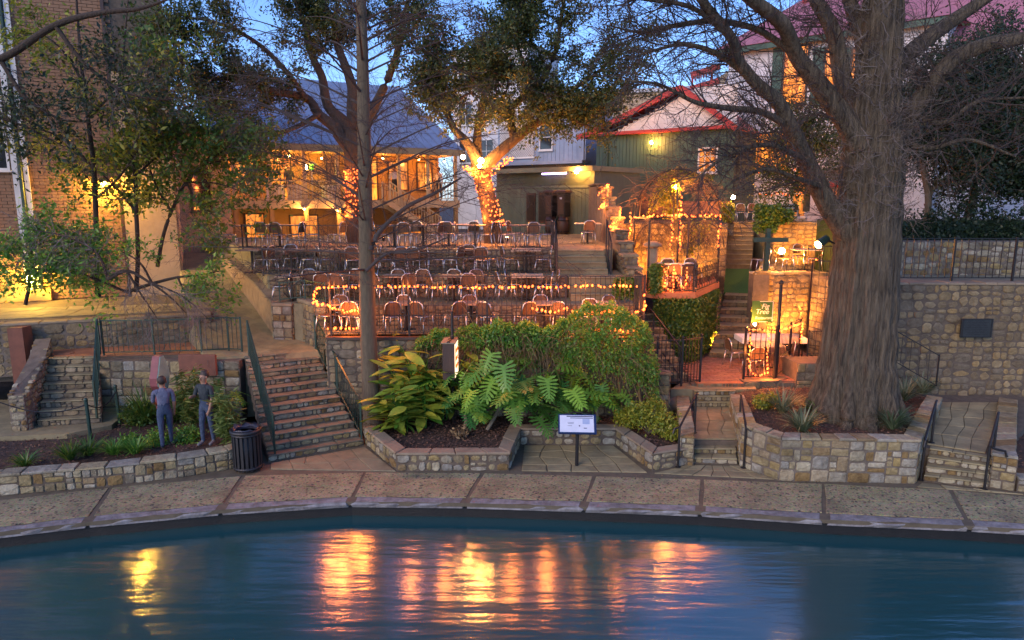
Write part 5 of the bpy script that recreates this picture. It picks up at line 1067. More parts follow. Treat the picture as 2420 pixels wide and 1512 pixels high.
ROWS = [
 ('lowest terrace', T1, [(770, 18.35, 150), (804, 19.0, 195), (822, 18.3, 15), (846, 18.2, -20), (924, 18.2, 30), (944, 19.0, 170), (997, 18.2, -15), (1074, 18.25, 28), (1115, 19.0, 185), (1152, 18.2, -10), (1240, 18.2, 25), (1281, 19.0, 178), (1335, 18.2, -22), (1393, 18.25, 160), (1452, 18.95, 190)],
  [(808, 18.6, 0), (958, 18.6, 0), (1112, 18.6, 0), (1288, 18.6, 0), (1425, 18.6, 1)]),
 ('second terrace', T2, [(663, 20.0, 90), (729, 20.45, 180), (760, 19.75, 20), (801, 19.75, 5), (838, 20.45, 185), (870, 20.3, 100), (905, 19.8, -60), (940, 20.4, 175), (962, 19.8, 8), (997, 20.4, 170), (1034, 19.8, -70), (1070, 20.4, 190), (1104, 19.8, 10), (1132, 20.4, 185), (1196, 20.0, -88), (1218, 20.5, -88), (1282, 20.0, 86), (1296, 20.5, 92)],
  [(690, 20.1, 0), (785, 20.1, 0), (935, 20.1, 0), (1072, 20.1, 0), (1246, 20.15, 2)]),
 ('third terrace', T3, [(628, 21.7, 88), (652, 21.7, -85), (690, 22.1, 178), (732, 21.7, 86), (776, 21.7, -75), (836, 21.45, 4), (880, 21.9, 95), (914, 21.7, -80), (947, 21.45, 6), (986, 21.4, 0), (1033, 21.7, -84), (1072, 21.6, 70), (1110, 22.0, 180), (1140, 21.4, 2), (1160, 21.75, -82), (1206, 21.75, -86), (1281, 21.75, 84)],
  [(600, 21.75, 0), (692, 21.75, 0), (806, 21.85, 0), (960, 21.95, 3), (1096, 21.9, 0), (1243, 21.8, 2)]),
 ('top terrace', T4, [(551, 23.3, -80), (634, 23.3, 5), (667, 23.2, -10), (705, 23.4, 60), (745, 23.5, -70), (800, 23.6, 80), (908, 23.6, -75), (960, 23.3, 0), (980, 23.9, 175), (1027, 23.6, 80), (1060, 24.0, 10), (1097, 23.3, -85), (1116, 24.0, 170), (1148, 23.4, 84), (1199, 23.5, -70), (1219, 24.2, -100), (1256, 23.3, 10), (1288, 23.6, 85), (1388, 25.2, 0)],
  [(590, 23.6, 0), (668, 23.9, 3), (935, 23.8, 0), (1003, 23.7, 0), (1062, 24.6, 3), (1124, 23.8, 0), (1246, 23.8, 3), (1386, 25.7, 2)])]
for nm, z, chs, tbs in ROWS:
    for i, (x, Y, h) in enumerate(chs):
        place('bistro_chair', CHAIR, '%s cane and aluminium chair on the %s counting from the ramp wall' % (ORD[i], nm), 'chair', 'cane chairs of the ' + nm, (XP(x, 680, Y), Y, z + .004), R(h + rnd.uniform(-16, 16)))
    for i, (x, Y, k) in enumerate(tbs):
        place('bistro_table', (TB, TB, TP, TL)[k], '%s pedestal table on the %s counting from the ramp wall' % (ORD[i], nm), 'table', 'pedestal tables of the ' + nm, (XP(x, 680, Y), Y, z + .004), R(rnd.uniform(-6, 6)))
for i, (x, Y, z, h, lab) in enumerate(((1553, 21.3, 3.22, 10, 'cane chair nearest the ivy post on the pergola terrace'), (1592, 21.2, 3.22, -5, 'cane chair behind the string lit scroll panel of the pergola terrace'), (1628, 21.3, 3.22, -12, 'cane chair nearest the scroll railing corner of the pergola terrace'), (1580, 22.3, 3.22, 175, 'cane chair across the table on the pergola terrace'), (1640, 22.4, 3.22, 190, 'cane chair by the iron post under the pergola'),
        (1794, 19.35, PZ, 8, 'orange lit cane chair behind the patio fence panel'), (1752, 20.4, PZ, -80, 'cane chair beside the white clothed patio table'), (1866, 19.9, PZ, 75, 'cane chair close behind the patio fence poles'), (1856, 24.6, 3.46, -75, 'cane chair beside the glaring globe on the lamp terrace'), (1892, 26.0, 3.46, 180, 'cane chair against the orange wall of the lamp terrace'), (1920, 24.9, 3.46, 80, 'cane chair by the floodlight on the lamp terrace'), (1795, 24.4, 3.46, 100, 'dark cane chair behind the timber cross post'),
        (1745, 33.4, 4.95, 170, 'cane chair at the head of the upper stair nearer the globe pillar'), (1776, 33.2, 4.95, 190, 'cane chair at the head of the upper stair nearer the ivy'), (1835, 30.0, 4.95, 20, 'cane chair behind the ivy on the upper terrace'), (1868, 29.6, 4.95, -30, 'cane chair on the upper terrace in front of the scrolled bench'))):
    place('bistro_chair', CHAIR, lab, 'chair', 'other cane chairs', (XP(x, 620, Y), Y, z + .004), R(h))
for x, Y, z, pr, lab in ((1600, 21.8, 3.22, TP, 'pale table under the string lit pergola'), (1822, 20.15, PZ, TP, 'brown square table behind the patio fence'), (1902, 25.2, 3.46, TP, 'pale table beside the glaring globe on the lamp terrace'), (1850, 31.0, 4.95, TB, 'table on the upper terrace below the white house')):
    place('bistro_table', pr, lab, 'table', 'other pedestal tables', (XP(x, 620, Y), Y, z + .004), R(rnd.uniform(-8, 8)))
q = Vector((XP(1822, 775, 21.3), 21.3, PZ)); wt = thing('clothed_table', 'long table under a white cloth at the back of the brick patio', 'table', q)
MB().box(q + Vector((0, 0, .742)), (2.0, .8, .02)).obj('table_top', M['cloth'], wt); MB().box(q + Vector((0, 0, .66)), (2.03, .83, .14)).obj('tablecloth', M['cloth'], wt)
for sx in (-.9, .9):
    for sy in (-.32, .32): MB().tube([q + Vector((sx, sy, 0)), q + Vector((sx, sy, .6))], .02, 6).obj('leg', M['iron'], wt)
bn = thing('scrolled_bench', 'pale scrolled metal bench on the upper terrace above the ivy', 'bench', Vector((XP(1850, 480, 29.0), 29.0, 4.95))); bq = Vector((XP(1850, 480, 29.0), 29.0, 4.95))
for i in range(5): MB().bar(bq + Vector((-.6, -.2 + i * .1, .45)), bq + Vector((.6, -.2 + i * .1, .45)), .05, .02).obj('slat', M['alu'], bn)
for i in range(3): MB().bar(bq + Vector((-.6, .25, .58 + i * .13)), bq + Vector((.6, .25, .58 + i * .13)), .03, .05).obj('back_slat', M['alu'], bn)
for sx in (-.55, .55): MB().tube([bq + Vector((sx, -.2, 0)), bq + Vector((sx, -.2, .62)), bq + Vector((sx, .22, .62)), bq + Vector((sx, .26, .9)), bq + Vector((sx, .25, 0))], .018, 6).obj('end_frame', M['alu'], bn)

# ------------------------------------------------------------------ pergola terrace, ruined wall, lamp terrace fittings
GZ = 3.2
struct(MB().prism([(4.42, 20.78), (5.62, 20.82), (7.15, 23.5), (7.5, 25.4), (3.95, 25.4), (4.0, 21.2)], GZ - .18, GZ).obj('pergola_floor', M['terracotta']))
wall('ivy_wall', 'dark wall under the pergola terrace overgrown with ivy', [(4.46, 20.95), (5.62, 21.0), (7.0, 23.4), (7.4, 24.6)], .4, .9, GZ - .2, 'stone_dark', 'rubble', .2, .5, seed=77)
wall('pergola_back_wall', 'ochre lit stone wall behind the iron pergola', [(4.0, 25.3), (7.9, 25.3)], .4, GZ, 5.15, 'stone_warm', 'rubble', .2, .55, seed=78)
rw = thing('ruined_wall', 'ragged stone wall stepping down beside the terrace steps wound with lights', 'wall', (3.5, 24, 3))
RY = [31.0, 28.2, 26.9, 25.9, 25.0, 24.1, 23.2, 22.3, 21.5, 20.75]; RT = [6.6, 6.45, 6.05, 5.7, 5.35, 4.95, 4.6, 4.25, 3.9]
for i, zt in enumerate(RT):
    ya, yb = RY[i], RY[i + 1] + .01; xa = 3.42 + .016 * i
    MB().prism([(xa, yb), (xa + .42, yb), (xa + .44, ya), (xa, ya)], 2.6, zt - .05).obj('core', M['mortar_light'], rw)
    lay(rw, (xa, ya), (xa, yb), 2.9, zt, 'stone_warm', 'rubble', .18, .46, seed=170 + i, limit=26); lay(rw, (xa, yb), (xa + .42, yb), (RT[i + 1] - .1) if i < len(RT) - 1 else 2.9, zt, 'stone_warm', 'rubble', .14, .34, seed=190 + i)
    MB().cbox((xa + .2, (ya + yb) / 2, zt + .02), (.52, ya - yb - .02, .09), .03, 0, .04, i).obj('capstone', M['stone_warm'], rw)
pg = thing('iron_pergola', 'black iron pergola with arched hoops wound with orange string lights', 'pergola', (5.5, 23.5, GZ))
PP = [(4.15, 23.5), (5.62, 23.3), (5.95, 23.3), (7.05, 23.45), (4.2, 21.1)]
for i, (x, y) in enumerate(PP): MB().tube([(x, y, GZ), (x, y, 5.42)], .035, 8).obj('post', M['iron'], pg)
for zz in (5.42, 5.30): MB().bar((4.15, 23.45, zz), (7.05, 23.45, zz), .05, .05).obj('beam', M['iron'], pg)
MB().bar((4.15, 23.5, 5.42), (4.2, 21.1, 5.42), .05).obj('beam', M['iron'], pg)
for k, (w_, yy, zc) in enumerate(((1.45, 23.5, 5.42), (1.2, 23.9, 5.42))):
    MB().tube([(5.6 - w_ * math.cos(math.pi * i / 16), yy, zc + 1.6 * math.sin(math.pi * i / 16)) for i in range(17)], .022, 6).obj('hoop', M['iron'], pg)
for i in range(3): MB().tube([(5.6, 23.5 + .2 * i, 7.02 - .02 * i), (5.6, 23.5, 5.45)], .014, 5).obj('rod', M['iron'], pg)
for cx_ in (4.9, 6.5): MB().tube([(cx_ - .72 * math.cos(math.pi * i / 12), 23.42, 4.4 + .85 * math.sin(math.pi * i / 12)) for i in range(13)], .02, 6).obj('arch', M['iron'], pg)
q = Vector((XP(1543, 560, 22.6), 22.6, GZ)); pc = thing('stone_column', 'round grey stone column with a mushroom cap under the pergola', 'column', q)
MB().lathe([(.22, 0), (.19, .1), (.18, 1.25)], q, 12).obj('shaft', M['capstone'], pc, True); MB().lathe([(.18, 1.25), (.32, 1.30), (.31, 1.38), (.12, 1.46)], q, 12).obj('cap', M['capstone'], pc, True)
def scroll_panel(label, a, b, h):
    a, b = Vector(a), Vector(b); d = b - a; L = d.length; u = d / L; U = Vector((0, 0, 1)); root = thing('scroll_railing', label, 'railing', a)
    for p in (a, b): MB().bar(p, p + U * (h + .05), .045).obj('post', M['iron'], root)
    for zz in (.05, h): MB().bar(a + U * zz, b + U * zz, .03).obj('rail', M['iron'], root)
    n = max(1, round(L / .30))
    for i in range(n):
        c = a + u * (L * (i + .5) / n); sc = MB()
        for s in (-1, 1):
            for z0, dr in ((.05, 1), (h, -1)):
                pts = []
                for k in range(15):
                    t = k / 14 * 2.4 * math.pi; r = .115 * (1 - k / 17); pts.append(c + u * (s * (.01 + .115 - r * math.cos(t))) + U * (z0 + dr * (h * .24 + r * 1.5 * math.sin(t))))
                sc.tube(pts, .009, 4)
        sc.tube([c + U * .05, c + U * h], .008, 4); sc.obj('scroll', M['iron'], root)
    return root
scroll_panel('ornate scrolled iron panel facing the river on the pergola terrace', (4.48, 20.9, GZ), (5.58, 20.94, GZ), .82)
scroll_panel('ornate scrolled iron railing slanting back beside the green mat', (5.66, 20.98, GZ), (7.02, 23.3, GZ), .85)
# timber cross post and hooked lamp
q = Vector((XP(1812, 600, 24.2), 24.2, 3.46)); cr = thing('timber_cross_post', 'dark timber cross post beside the upper stair', 'post', q)
zt = P(1812, 540, 24.2).z; zb = P(1812, 566, 24.2).z; MB().box((q.x, q.y, (3.46 + zt) / 2), (.15, .15, zt - 3.46)).obj('upright', M['iron_green'], cr); MB().bar((XP(1780, 566, 24.1), 24.1, zb), (XP(1862, 566, 24.1), 24.1, zb), .12, .15).obj('crossbeam', M['iron_green'], cr)
pL = P(1848, 593, 24.4); gl = globe_lamp('brilliant white globe lamp on the small lamp terrace', pL, .11, arm=(-.5, 0, .35))
MB().tube([pL + Vector((-.5, 0, .35)), pL + Vector((-.62, 0, .2)), (pL.x - .64, pL.y, 3.46)], .018, 6).obj('hooked_stem', M['white'], gl)
p6 = P(1733, 466, 31.0); globe_lamp('pale globe lamp on the ivy topped pillar by the upper stair', p6, .09, stem=p6.z - .4)
wall('lamp_pillar', 'square stone pillar carrying a globe lamp beside the upper stair', [(p6.x - .5, 30.85), (p6.x + .05, 30.85)], .5, 4.4, p6.z - .42, 'stone_warm', 'ashlar', .2, .5, seed=79)
p5 = P(1594, 442, 23.9); globe_lamp('round yellow lamp among the vines over the pergola', p5, .085, stem=5.44)
p3 = P(1382, 278, 34.0); globe_lamp('round lamp on a slim mast against the oak leaves', p3, .08, stem=4.4)
for i, (x, y, r, lab) in enumerate(((1094, 371, .08, 'lamp hanging by itself in the fork of the light wound oak'), (1137, 379, .10, 'biggest lamp of the cluster in the oak fork'), (1133, 392, .07, 'lowest lamp of the cluster in the oak fork'))):
    globe_lamp(lab, P(x, y, 25.2), r, arm=(.02, .5, .3))
# floodlight on the cypress
pf_ = P(1945, 570, 15.6); fl_ = thing('floodlight', 'dark green can floodlight bracketed to the cypress trunk', 'floodlight', pf_)
ax = (P(1922, 585, 15.5) - P(1955, 562, 15.7)).normalized(); MB().tube([pf_ - ax * .16, pf_ - ax * .14, pf_ + ax * .16, pf_ + ax * .17], [.05, .085, .10, .105], 12).obj('housing', M['iron_green'], fl_, True); MB().tube([pf_ + ax * .171, pf_ + ax * .176], .09, 12).obj('lens', M['glow_small'], fl_); MB().tube([pf_ - ax * .1, P(1972, 575, 15.8)], .02, 6).obj('bracket', M['iron'], fl_)
# smaller floods set low behind walls: the lamps that wash the stone, and added ones under the oaks
def spot_can(label, p, aim, w, ang=70):
    p, aim = Vector(p), Vector(aim); root = thing('ground_spotlight', label, 'spotlight', p); d = (aim - p).normalized()
    MB().tube([p - d * .12, p - d * .10, p + d * .02], [.04, .06, .07], 10).obj('housing', M['iron'], root, True); MB().tube([p + d * .021, p + d * .026], .06, 10).obj('lens', M['glow_small'], root); MB().tube([p - d * .05, (p.x, p.y, p.z - .15)], .02, 6).obj('stake', M['iron'], root)
    l = bpy.data.lights.new('beam', 'SPOT'); l.energy = w; l.color = (1.0, .34, .045); l.spot_size = R(ang); l.spot_blend = .8; l.shadow_soft_size = .05; o = link('beam', l, root, p + d * .06, d.to_track_quat('-Z', 'Y').to_euler()); return root
spot_can('small spotlight behind the patio table aimed at the niche wall', (9.2, 22.4, PZ + .16), (9.35, 23.5, 2.4), 800, 115)
spot_can('small spotlight on the pergola terrace floor aimed at the back wall', (6.9, 24.0, GZ + .16), (6.6, 25.3, 4.3), 380, 110)
spot_can('small spotlight behind the stone column aimed at the pergola arch', (4.9, 24.0, GZ + .16), (5.0, 25.3, 4.3), 360, 110)
spot_can('small spotlight on the lamp terrace floor aimed at the rough back wall', (11.2, 26.0, 3.62), (11.2, 27.1, 4.5), 400, 120)
spot_can('small spotlight at the foot of the climbing stair aimed at its steps', (6.6, 22.4, PZ + .16), (7.4, 23.9, 2.2), 1100, 110)
spot_can('added spotlight on the top terrace turning the light wound oak leaves golden', (-.2, 26.6, T4 + .16), (-.2, 26.2, 9), 1500, 100)  # uplight added to put gold on the forked oak's leaves
spot_can('added spotlight on the top terrace turning the dark oak leaves golden', (-5.0, 26.8, T4 + .16), (-5.6, 26.0, 9), 900, 100)  # added likewise, gilds the dark oak from below

# ------------------------------------------------------------------ strings of lights
Yf = Y1 + .04
string_lights('long straight string of orange bulbs along the tall front railing', [P(745, 690, Yf), P(748, 679, Yf), P(900, 676, Yf), P(1100, 680, Yf), P(1300, 677, Yf), P(1515, 675, Yf)], .115, .025, 1, 3.2, .9)
string_lights('drooping string of orange bulbs under the front rail by the stair pier', [P(745, 690, Yf), P(740, 702, Yf), P(752, 712, Yf), P(738, 718, Yf), P(775, 722, Yf), P(815, 738, Yf), P(866, 728, Yf)], .07, .03, 2, 4, .6)
string_lights('drooping string of orange bulbs on the far half of the front railing', [P(1260, 728, Yf), P(1300, 738, Yf), P(1340, 730, Yf), P(1390, 742, Yf), P(1440, 735, Yf), P(1500, 742, Yf), P(1524, 725, Yf), P(1526, 690, Yf)], .11, .03, 3, 3, .8)
string_lights('short string of orange bulbs on the bottom rail behind the slim cypress', [P(776, 776, Yf), P(815, 777, Yf), P(866, 774, Yf)], .10, .02, 4, 2.5, .6)
string_lights('short string of orange bulbs low beside the vine end of the front railing', [P(1408, 782, Yf), P(1425, 780, Yf), P(1500, 783, Yf), P(1530, 778, Yf)], .12, .03, 5, 2.5, .7)
string_lights('lights wound thickly round the forked oak trunk on the top terrace', helix([P(1170, 532, 26.0), P(1155, 480, 26.0), P(1142, 430, 26.0), P(1132, 400, 26.0)], [.36, .33, .30, .34], 13, 150), .115, .05, 6, 5, 6, wire=False, off=(0, -.35, 0))
string_lights('lights wound round the slanting branch of the forked oak', helix([P(1142, 425, 25.9), P(1170, 398, 25.8), P(1195, 382, 25.7), P(1210, 370, 25.6)], [.22, .16, .12, .10], 6, 60), .10, .05, 7, 3, 1.5, wire=False, off=(0, -.25, 0))
string_lights('lights looped on the short limb under the lamp cluster', helix([P(1140, 420, 25.8), P(1115, 405, 25.6), P(1100, 395, 25.5)], [.2, .18, .14], 5, 40), .10, .05, 8, 3, 1.5, wire=False, off=(0, -.25, 0))
string_lights('lights wound thickly round the dark oak trunk behind the slim cypress', helix([P(842, 518, 25.8), P(838, 470, 25.8), P(836, 430, 25.8), P(835, 400, 25.8)], [.37, .35, .32, .34], 12, 150), .12, .05, 9, 5, 6, wire=False, off=(0, -.4, 0))
Yp = 23.35
string_lights('straight string of orange bulbs along the pergola beam', [P(1500, 514, Yp), P(1560, 508, Yp), P(1640, 510, Yp), P(1706, 508, Yp)], .085, .035, 10, 5, .8)
string_lights('orange bulbs wound down the middle pergola post', [P(1607, 458, Yp), P(1612, 480, Yp), P(1604, 505, Yp), P(1612, 530, Yp), P(1604, 560, Yp), P(1608, 600, Yp)], .07, .05, 11, 4, .8)
string_lights('orange bulbs trailing down the thin rod of the pergola', [P(1588, 518, Yp), P(1590, 550, Yp), P(1584, 580, Yp), P(1590, 612, Yp)], .08, .04, 12, 3, 1)
string_lights('orange bulbs down the corner pergola post beside the green mat', [P(1704, 512, 23.4), P(1700, 545, 23.4), P(1696, 580, 23.4), P(1703, 590, 23.4)], .10, .03, 13, 3, 1)
string_lights('zigzag of orange bulbs hung on the river facing scroll panel', [P(1566, 630, 20.84), P(1576, 655, 20.84), P(1570, 675, 20.84), P(1590, 690, 20.84), P(1592, 630, 20.84), P(1598, 660, 20.84), P(1612, 682, 20.84), P(1622, 668, 20.84), P(1625, 628, 20.84)], .085, .02, 14, 1.2, .9)
string_lights('orange bulbs looped down the top of the ruined wall', [P(1412, 462, 26.4), P(1430, 445, 26.4), P(1438, 436, 26.4), P(1436, 470, 26.0), P(1416, 492, 26.0), P(1440, 486, 25.8)], .06, .03, 15, 6, .8)
string_lights('orange bulbs down the iron rod beside the ruined wall', [P(1466, 490, 24.5), P(1465, 515, 24.0), P(1440, 535, 24.0), P(1462, 540, 23.6), P(1464, 580, 23.2), P(1478, 600, 22.6), P(1482, 625, 22.0), P(1488, 640, 21.6), P(1478, 652, 21.4)], .06, .03, 16, 7, .8)
string_lights('second rod of orange bulbs between the ruined wall and the pergola', [P(1490, 505, 23.8), P(1492, 530, 23.8), P(1486, 560, 23.6), P(1494, 592, 23.2), P(1500, 620, 22.8), P(1522, 632, 22.4)], .08, .03, 17, 5, .9)
string_lights('orange bulbs outlining the patio fence panel', [P(1772, 778, 18.72), P(1815, 781, 18.74), P(1818, 812, 18.74), P(1812, 850, 18.74), P(1815, 880, 18.74), P(1790, 888, 18.74), P(1772, 880, 18.72), P(1770, 845, 18.72), P(1774, 810, 18.72), P(1772, 780, 18.72)], .10, .02, 18, 4, .9)
string_lights('orange bulbs along the top of the patio fence running back', [P(1842, 782, 18.9), P(1870, 772, 19.8), P(1898, 762, 20.7), P(1894, 780, 20.7), P(1893, 815, 20.7)], .10, .02, 19, 4, .9)
string_lights('orange bulbs up the corner bracket against the niche wall', [P(1890, 752, 20.8), P(1892, 735, 20.9), P(1890, 715, 21.0)], .09, .03, 20, 3, 1)
Yw = 33.5
string_lights('upper string of orange bulbs below the white house windows', [P(1785, 408, Yw), P(1815, 402, Yw), P(1850, 408, Yw), P(1875, 402, Yw), P(1898, 398, Yw)], .14, .05, 21, 7, 1.2, 1.3)
string_lights('lower string of orange bulbs across the upper terrace', [P(1790, 455, 31), P(1810, 462, 31), P(1840, 456, 31), P(1870, 460, 31), P(1900, 457, 31)], .16, .05, 22, 6, 1.2, 1.2)
string_lights('sparse orange bulbs on the lamp terrace rail by the floodlight', [P(1905, 622, 23.7), P(1925, 618, 23.7), P(1940, 600, 23.7)], .2, .03, 23, 3, 1)

# ------------------------------------------------------------------ signs, bin, plaque, people
c = P(1802, 736, 19.2); sg = thing('restaurant_sign', 'green restaurant sign board with cream script above the brick patio', 'sign', c)
MB().box(c, (.62, .04, .62), R(4)).obj('board', M['board_green'], sg)
fr_ = MB(); 
for dx, dz, w_, h_ in ((0, .29, .56, .014), (.28, 0, .014, .56), (0, -.29, .3, .014)): fr_.box(c + Vector((dx, -.024, dz)), (w_, .006, h_))
fr_.obj('border', M['letter'], sg)
for t, dx, dz, s_ in (('Fig', .06, .15, .20), ('Tree', -.02, -.005, .20), ('Restaurant', .03, -.18, .115)): words_mesh(t, s_, M['letter'], sg, c + Vector((dx, -.026, dz)), (R(90), 0, R(4)), .004, .25)
lf = MB()
for i in range(7):
    a = math.pi * (.25 + .75 * i / 6); k = c + Vector((-.16 + .16 * math.cos(a), -.026, .03 + .2 * math.sin(a))); lf.slab([k + Vector((0, 0, -.03)), k + Vector((.03, 0, 0)), k + Vector((0, 0, .05)), k + Vector((-.03, 0, 0))], .005)
lf.obj('painted_leaf', M['leaf_yellow'], sg)
MB().tube([c + Vector((-.30, .03, .28)), (c.x - .30, c.y + .03, PZ)], .022, 6).obj('post', M['iron'], sg)
ls = P(1784, 766, 18.9); globe_lamp('small glaring lamp below the green restaurant sign', ls, .04, mk='globe', arm=(.2, .25, -.03))
# lit box sign seen edge-on
q = G(1072, 1000, .3); bs = thing('box_sign', 'brown box sign on a dark post with one lit red and white face', 'sign', q); zc = P(1066, 845, q.y).z
ang = R(-91.5); ux = Vector((math.cos(ang), math.sin(ang), 0)); uy = Vector((-ux.y, ux.x, 0)); ctr = Vector((q.x - .05, q.y - .05, zc))
MB().tube([q, (q.x, q.y, P(1066, 735, q.y).z)], .04, 8).obj('post', M['iron'], bs)
MB().box(ctr, (.80, .30, .92), ang).obj('case', M['dark_wood'], bs); MB().box(ctr + Vector((0, 0, .47)), (.86, .36, .03), ang).obj('lid', M['capstone'], bs); MB().box(ctr + Vector((0, 0, .50)), (.86, .06, .04), ang).obj('lid_bar', M['dark_wood'], bs)
MB().box(ctr + uy * .152, (.72, .012, .84), ang).obj('lit_face', M['sign_face'], bs)
sr = MB()
for i, (du, dz, l_) in enumerate(((-.05, .22, .40), (.04, .02, .46), (-.03, -.18, .38))): sr.box(ctr + uy * .161 + ux * du + Vector((0, 0, dz)), (l_, .008, .10), ang)
sr.box(ctr + uy * .161 + ux * .27 + Vector((0, 0, .1)), (.08, .008, .55), ang); sr.obj('lettering', M['sign_red'], bs)
# reading panel
q = G(1363, 1100); mp = thing('reading_panel', 'pale printed panel on a black post in the paved alcove', 'sign', q)
MB().tube([q, q + Vector((0, 0, .80))], .04, 10).obj('post', M['iron'], mp)
TL_ = R(38); pc_ = q + Vector((0, .05, .97)); rot = (TL_, 0, R(-3)); mt = Matrix.Translation(pc_) @ Euler(rot).to_matrix().to_4x4()
def loc_box(m_, c, d): 
    b = MB().box(c, d); m_.add([mt @ Vector(v) for v in b.v], b.f); return m_
loc_box(MB(), (0, 0, 0), (.86, .52, .04)).obj('frame', M['blueframe'], mp); loc_box(MB(), (-.01, 0, .024), (.77, .45, .006)).obj('print_sheet', M['paper'], mp)
tx = MB()
for (x_, y_, w_, h_) in ((.06, .195, .60, .026), (.10, .150, .52, .016), (-.15, .03, .14, .007), (-.15, .0, .13, .007), (-.17, -.06, .10, .007), (.05, -.06, .03, .03), (.18, -.12, .07, .018)): loc_box(tx, (x_, y_, .0285), (w_, h_, .003))
tx.obj('print', M['ink'], mp); tb_ = MB(); loc_box(tb_, (.20, .06, .0284), (.16, .14, .003)); tb_.obj('map', mat('pale blue print', (.30, .38, .55), (.36, .44, .60), 8, .4, 0), mp)
for s in (-1, 1): MB().tube([q + Vector((0, 0, .72)), pc_ + Vector((s * .26, 0, -.03))], .013, 6).obj('brace', M['iron'], mp)
MB().tube([mt @ Vector((-.35, .262, -.01)), mt @ Vector((-.12, .285, .05)), mt @ Vector((.12, .285, .05)), mt @ Vector((.35, .262, -.01))], .012, 6).obj('lamp_hood', M['iron'], mp)
# plaque on the rubble wall
a_, b_ = P(2273, 753, 18.5), P(2342, 797, 18.5); pq = thing('wall_plaque', 'dark rectangular bronze plaque on the huge rubble wall', 'plaque', (a_ + b_) / 2); cc_ = (a_ + b_) / 2
MB().box(cc_, (abs(b_.x - a_.x), .05, abs(a_.z - b_.z))).obj('plate', M['bronze'], pq); bd = MB()
for dx, dz, w_, h_ in ((0, .24, .8, .02), (0, -.24, .8, .02), (.39, 0, .02, .5), (-.39, 0, .02, .5)): bd.box(cc_ + Vector((dx, -.028, dz)), (w_, .012, h_))
bd.obj('border', M['iron'], pq); tx = MB()
for i in range(8): tx.box(cc_ + Vector((rnd.uniform(-.02, .02), -.0265, .17 - i * .048)), (rnd.uniform(.5, .68), .006, .014))
tx.obj('raised_line', M['iron'], pq)
# litter bin
q = G(587, 1108); bn_ = thing('litter_bin', 'black slatted litter bin with a dark liner at the foot of the great stair', 'litter bin', q)
MB().lathe([(.27, .05), (.27, .86)], q, 20).obj('drum', M['bin'], bn_, True)
SL = MB().box((0, 0, .45), (.058, .02, .82)).mesh('slat', M['bin'])
for i in range(20): a = 2 * math.pi * i / 20; link('slat', SL, bn_, (q.x + .30 * math.cos(a), q.y + .30 * math.sin(a), q.z), (0, 0, a + math.pi / 2))
for zz in (.06, .83): MB().lathe([(.315, zz), (.325, zz + .02), (.315, zz + .05)], q, 24).obj('hoop', M['bin'], bn_, True)
MB().lathe([(.30, .88), (.345, .90), (.345, .95), (.29, .97), (.26, .90), (.24, .70)], q, 24).obj('rim', M['bin'], bn_, True)
lb = MB(); n = 20
for k in range(3):
    for i in range(n):
        a = 2 * math.pi * i / n; r_ = (.25, .305, .20)[k]; lb.v.append((q.x + r_ * math.cos(a), q.y + r_ * math.sin(a), q.z + (.93, 1.0 + .03 * math.sin(i * 2.3), .80)[k] + .02 * math.sin(i * 1.7)))
for k in range(2):
    for i in range(n): lb.f.append((k * n + i, k * n + (i + 1) % n, (k + 1) * n + (i + 1) % n, (k + 1) * n + i))
lb.obj('liner', M['bag'], bn_, True)
# carved sign beside the garden stair
q = G(388, 1030, .34); cs = thing('carved_sign', 'pink and aqua carved sign seen edge-on above the side bed', 'sign', Vector((q.x, q.y, .34))); zA, zB = P(388, 838, q.y).z, P(388, 972, q.y).z; Hh = zA - zB
ang = R(-90); ux = Vector((math.cos(ang), math.sin(ang), 0)); uy = Vector((-ux.y, ux.x, 0)); out = []
for i in range(24):
    t = 2 * math.pi * i / 24; k = 1 + .16 * math.sin(5 * t + .6) + .09 * math.sin(11 * t); out.append((.23 * math.cos(t) * k * (1.15 if math.sin(t) > -.2 else .8), .5 * Hh * math.sin(t) * (1 + .03 * math.sin(7 * t))))
base = Vector((q.x, q.y, (zA + zB) / 2))
def shape(m_, k, w0, w1):
    n = len(out); vs = [base + ux * a * k + Vector((0, 0, b * k)) + uy * w for w in (w0, w1) for a, b in out]; return m_.add(vs, [tuple(range(n)), tuple(range(n, 2 * n))[::-1]] + [(i, n + i, n + (i + 1) % n, (i + 1) % n) for i in range(n)])
shape(MB(), 1.0, -.07, .10).obj('body', M['pink'], cs); shape(MB(), .975, .101, .125).obj('painted_face', M['aqua'], cs); shape(MB(), 1.0, .1005, .108).obj('rim', M['capstone'], cs)
MB().tube([(q.x, q.y, .3), base + Vector((0, 0, -.3))], .035, 8).obj('post', M['iron_green'], cs)
q = P(468, 862, 17.38); tag(MB().cbox(q, (.95, .10, .55), .02).obj('rusty_panel', M['rust']), 'rust red panel fixed to the shaded wall under the terracotta landing', 'panel')
# chain posts
for i, (x, y) in enumerate(((215, 1038), (283, 1000))):
    q = G(x, y, .40); cpst = thing('chain_post', 'dark green chain post %s' % ('in front of the garden stair' if i == 0 else 'at the foot of the garden stair railing'), 'post', q, 'dark green chain posts'); MB().tube([q, q + Vector((-.02, 0, .95))], .04, 8).obj('shaft', M['iron_green'], cpst); MB().sphere(q + Vector((-.02, 0, .97)), .05, 8, 6).obj('knob', M['iron_green'], cpst, True)
    if i == 0:
        q2 = G(283, 1000, .40); ch = []
        for e in (q2, q + Vector((-2.2, .2, 0))):
            MB().tube([(q + Vector((0, 0, .85))).lerp(e + Vector((0, 0, .85)), k / 10) - Vector((0, 0, .22 * math.sin(math.pi * k / 10))) for k in range(11)], .014, 5).obj('chain', M['iron'], cpst)
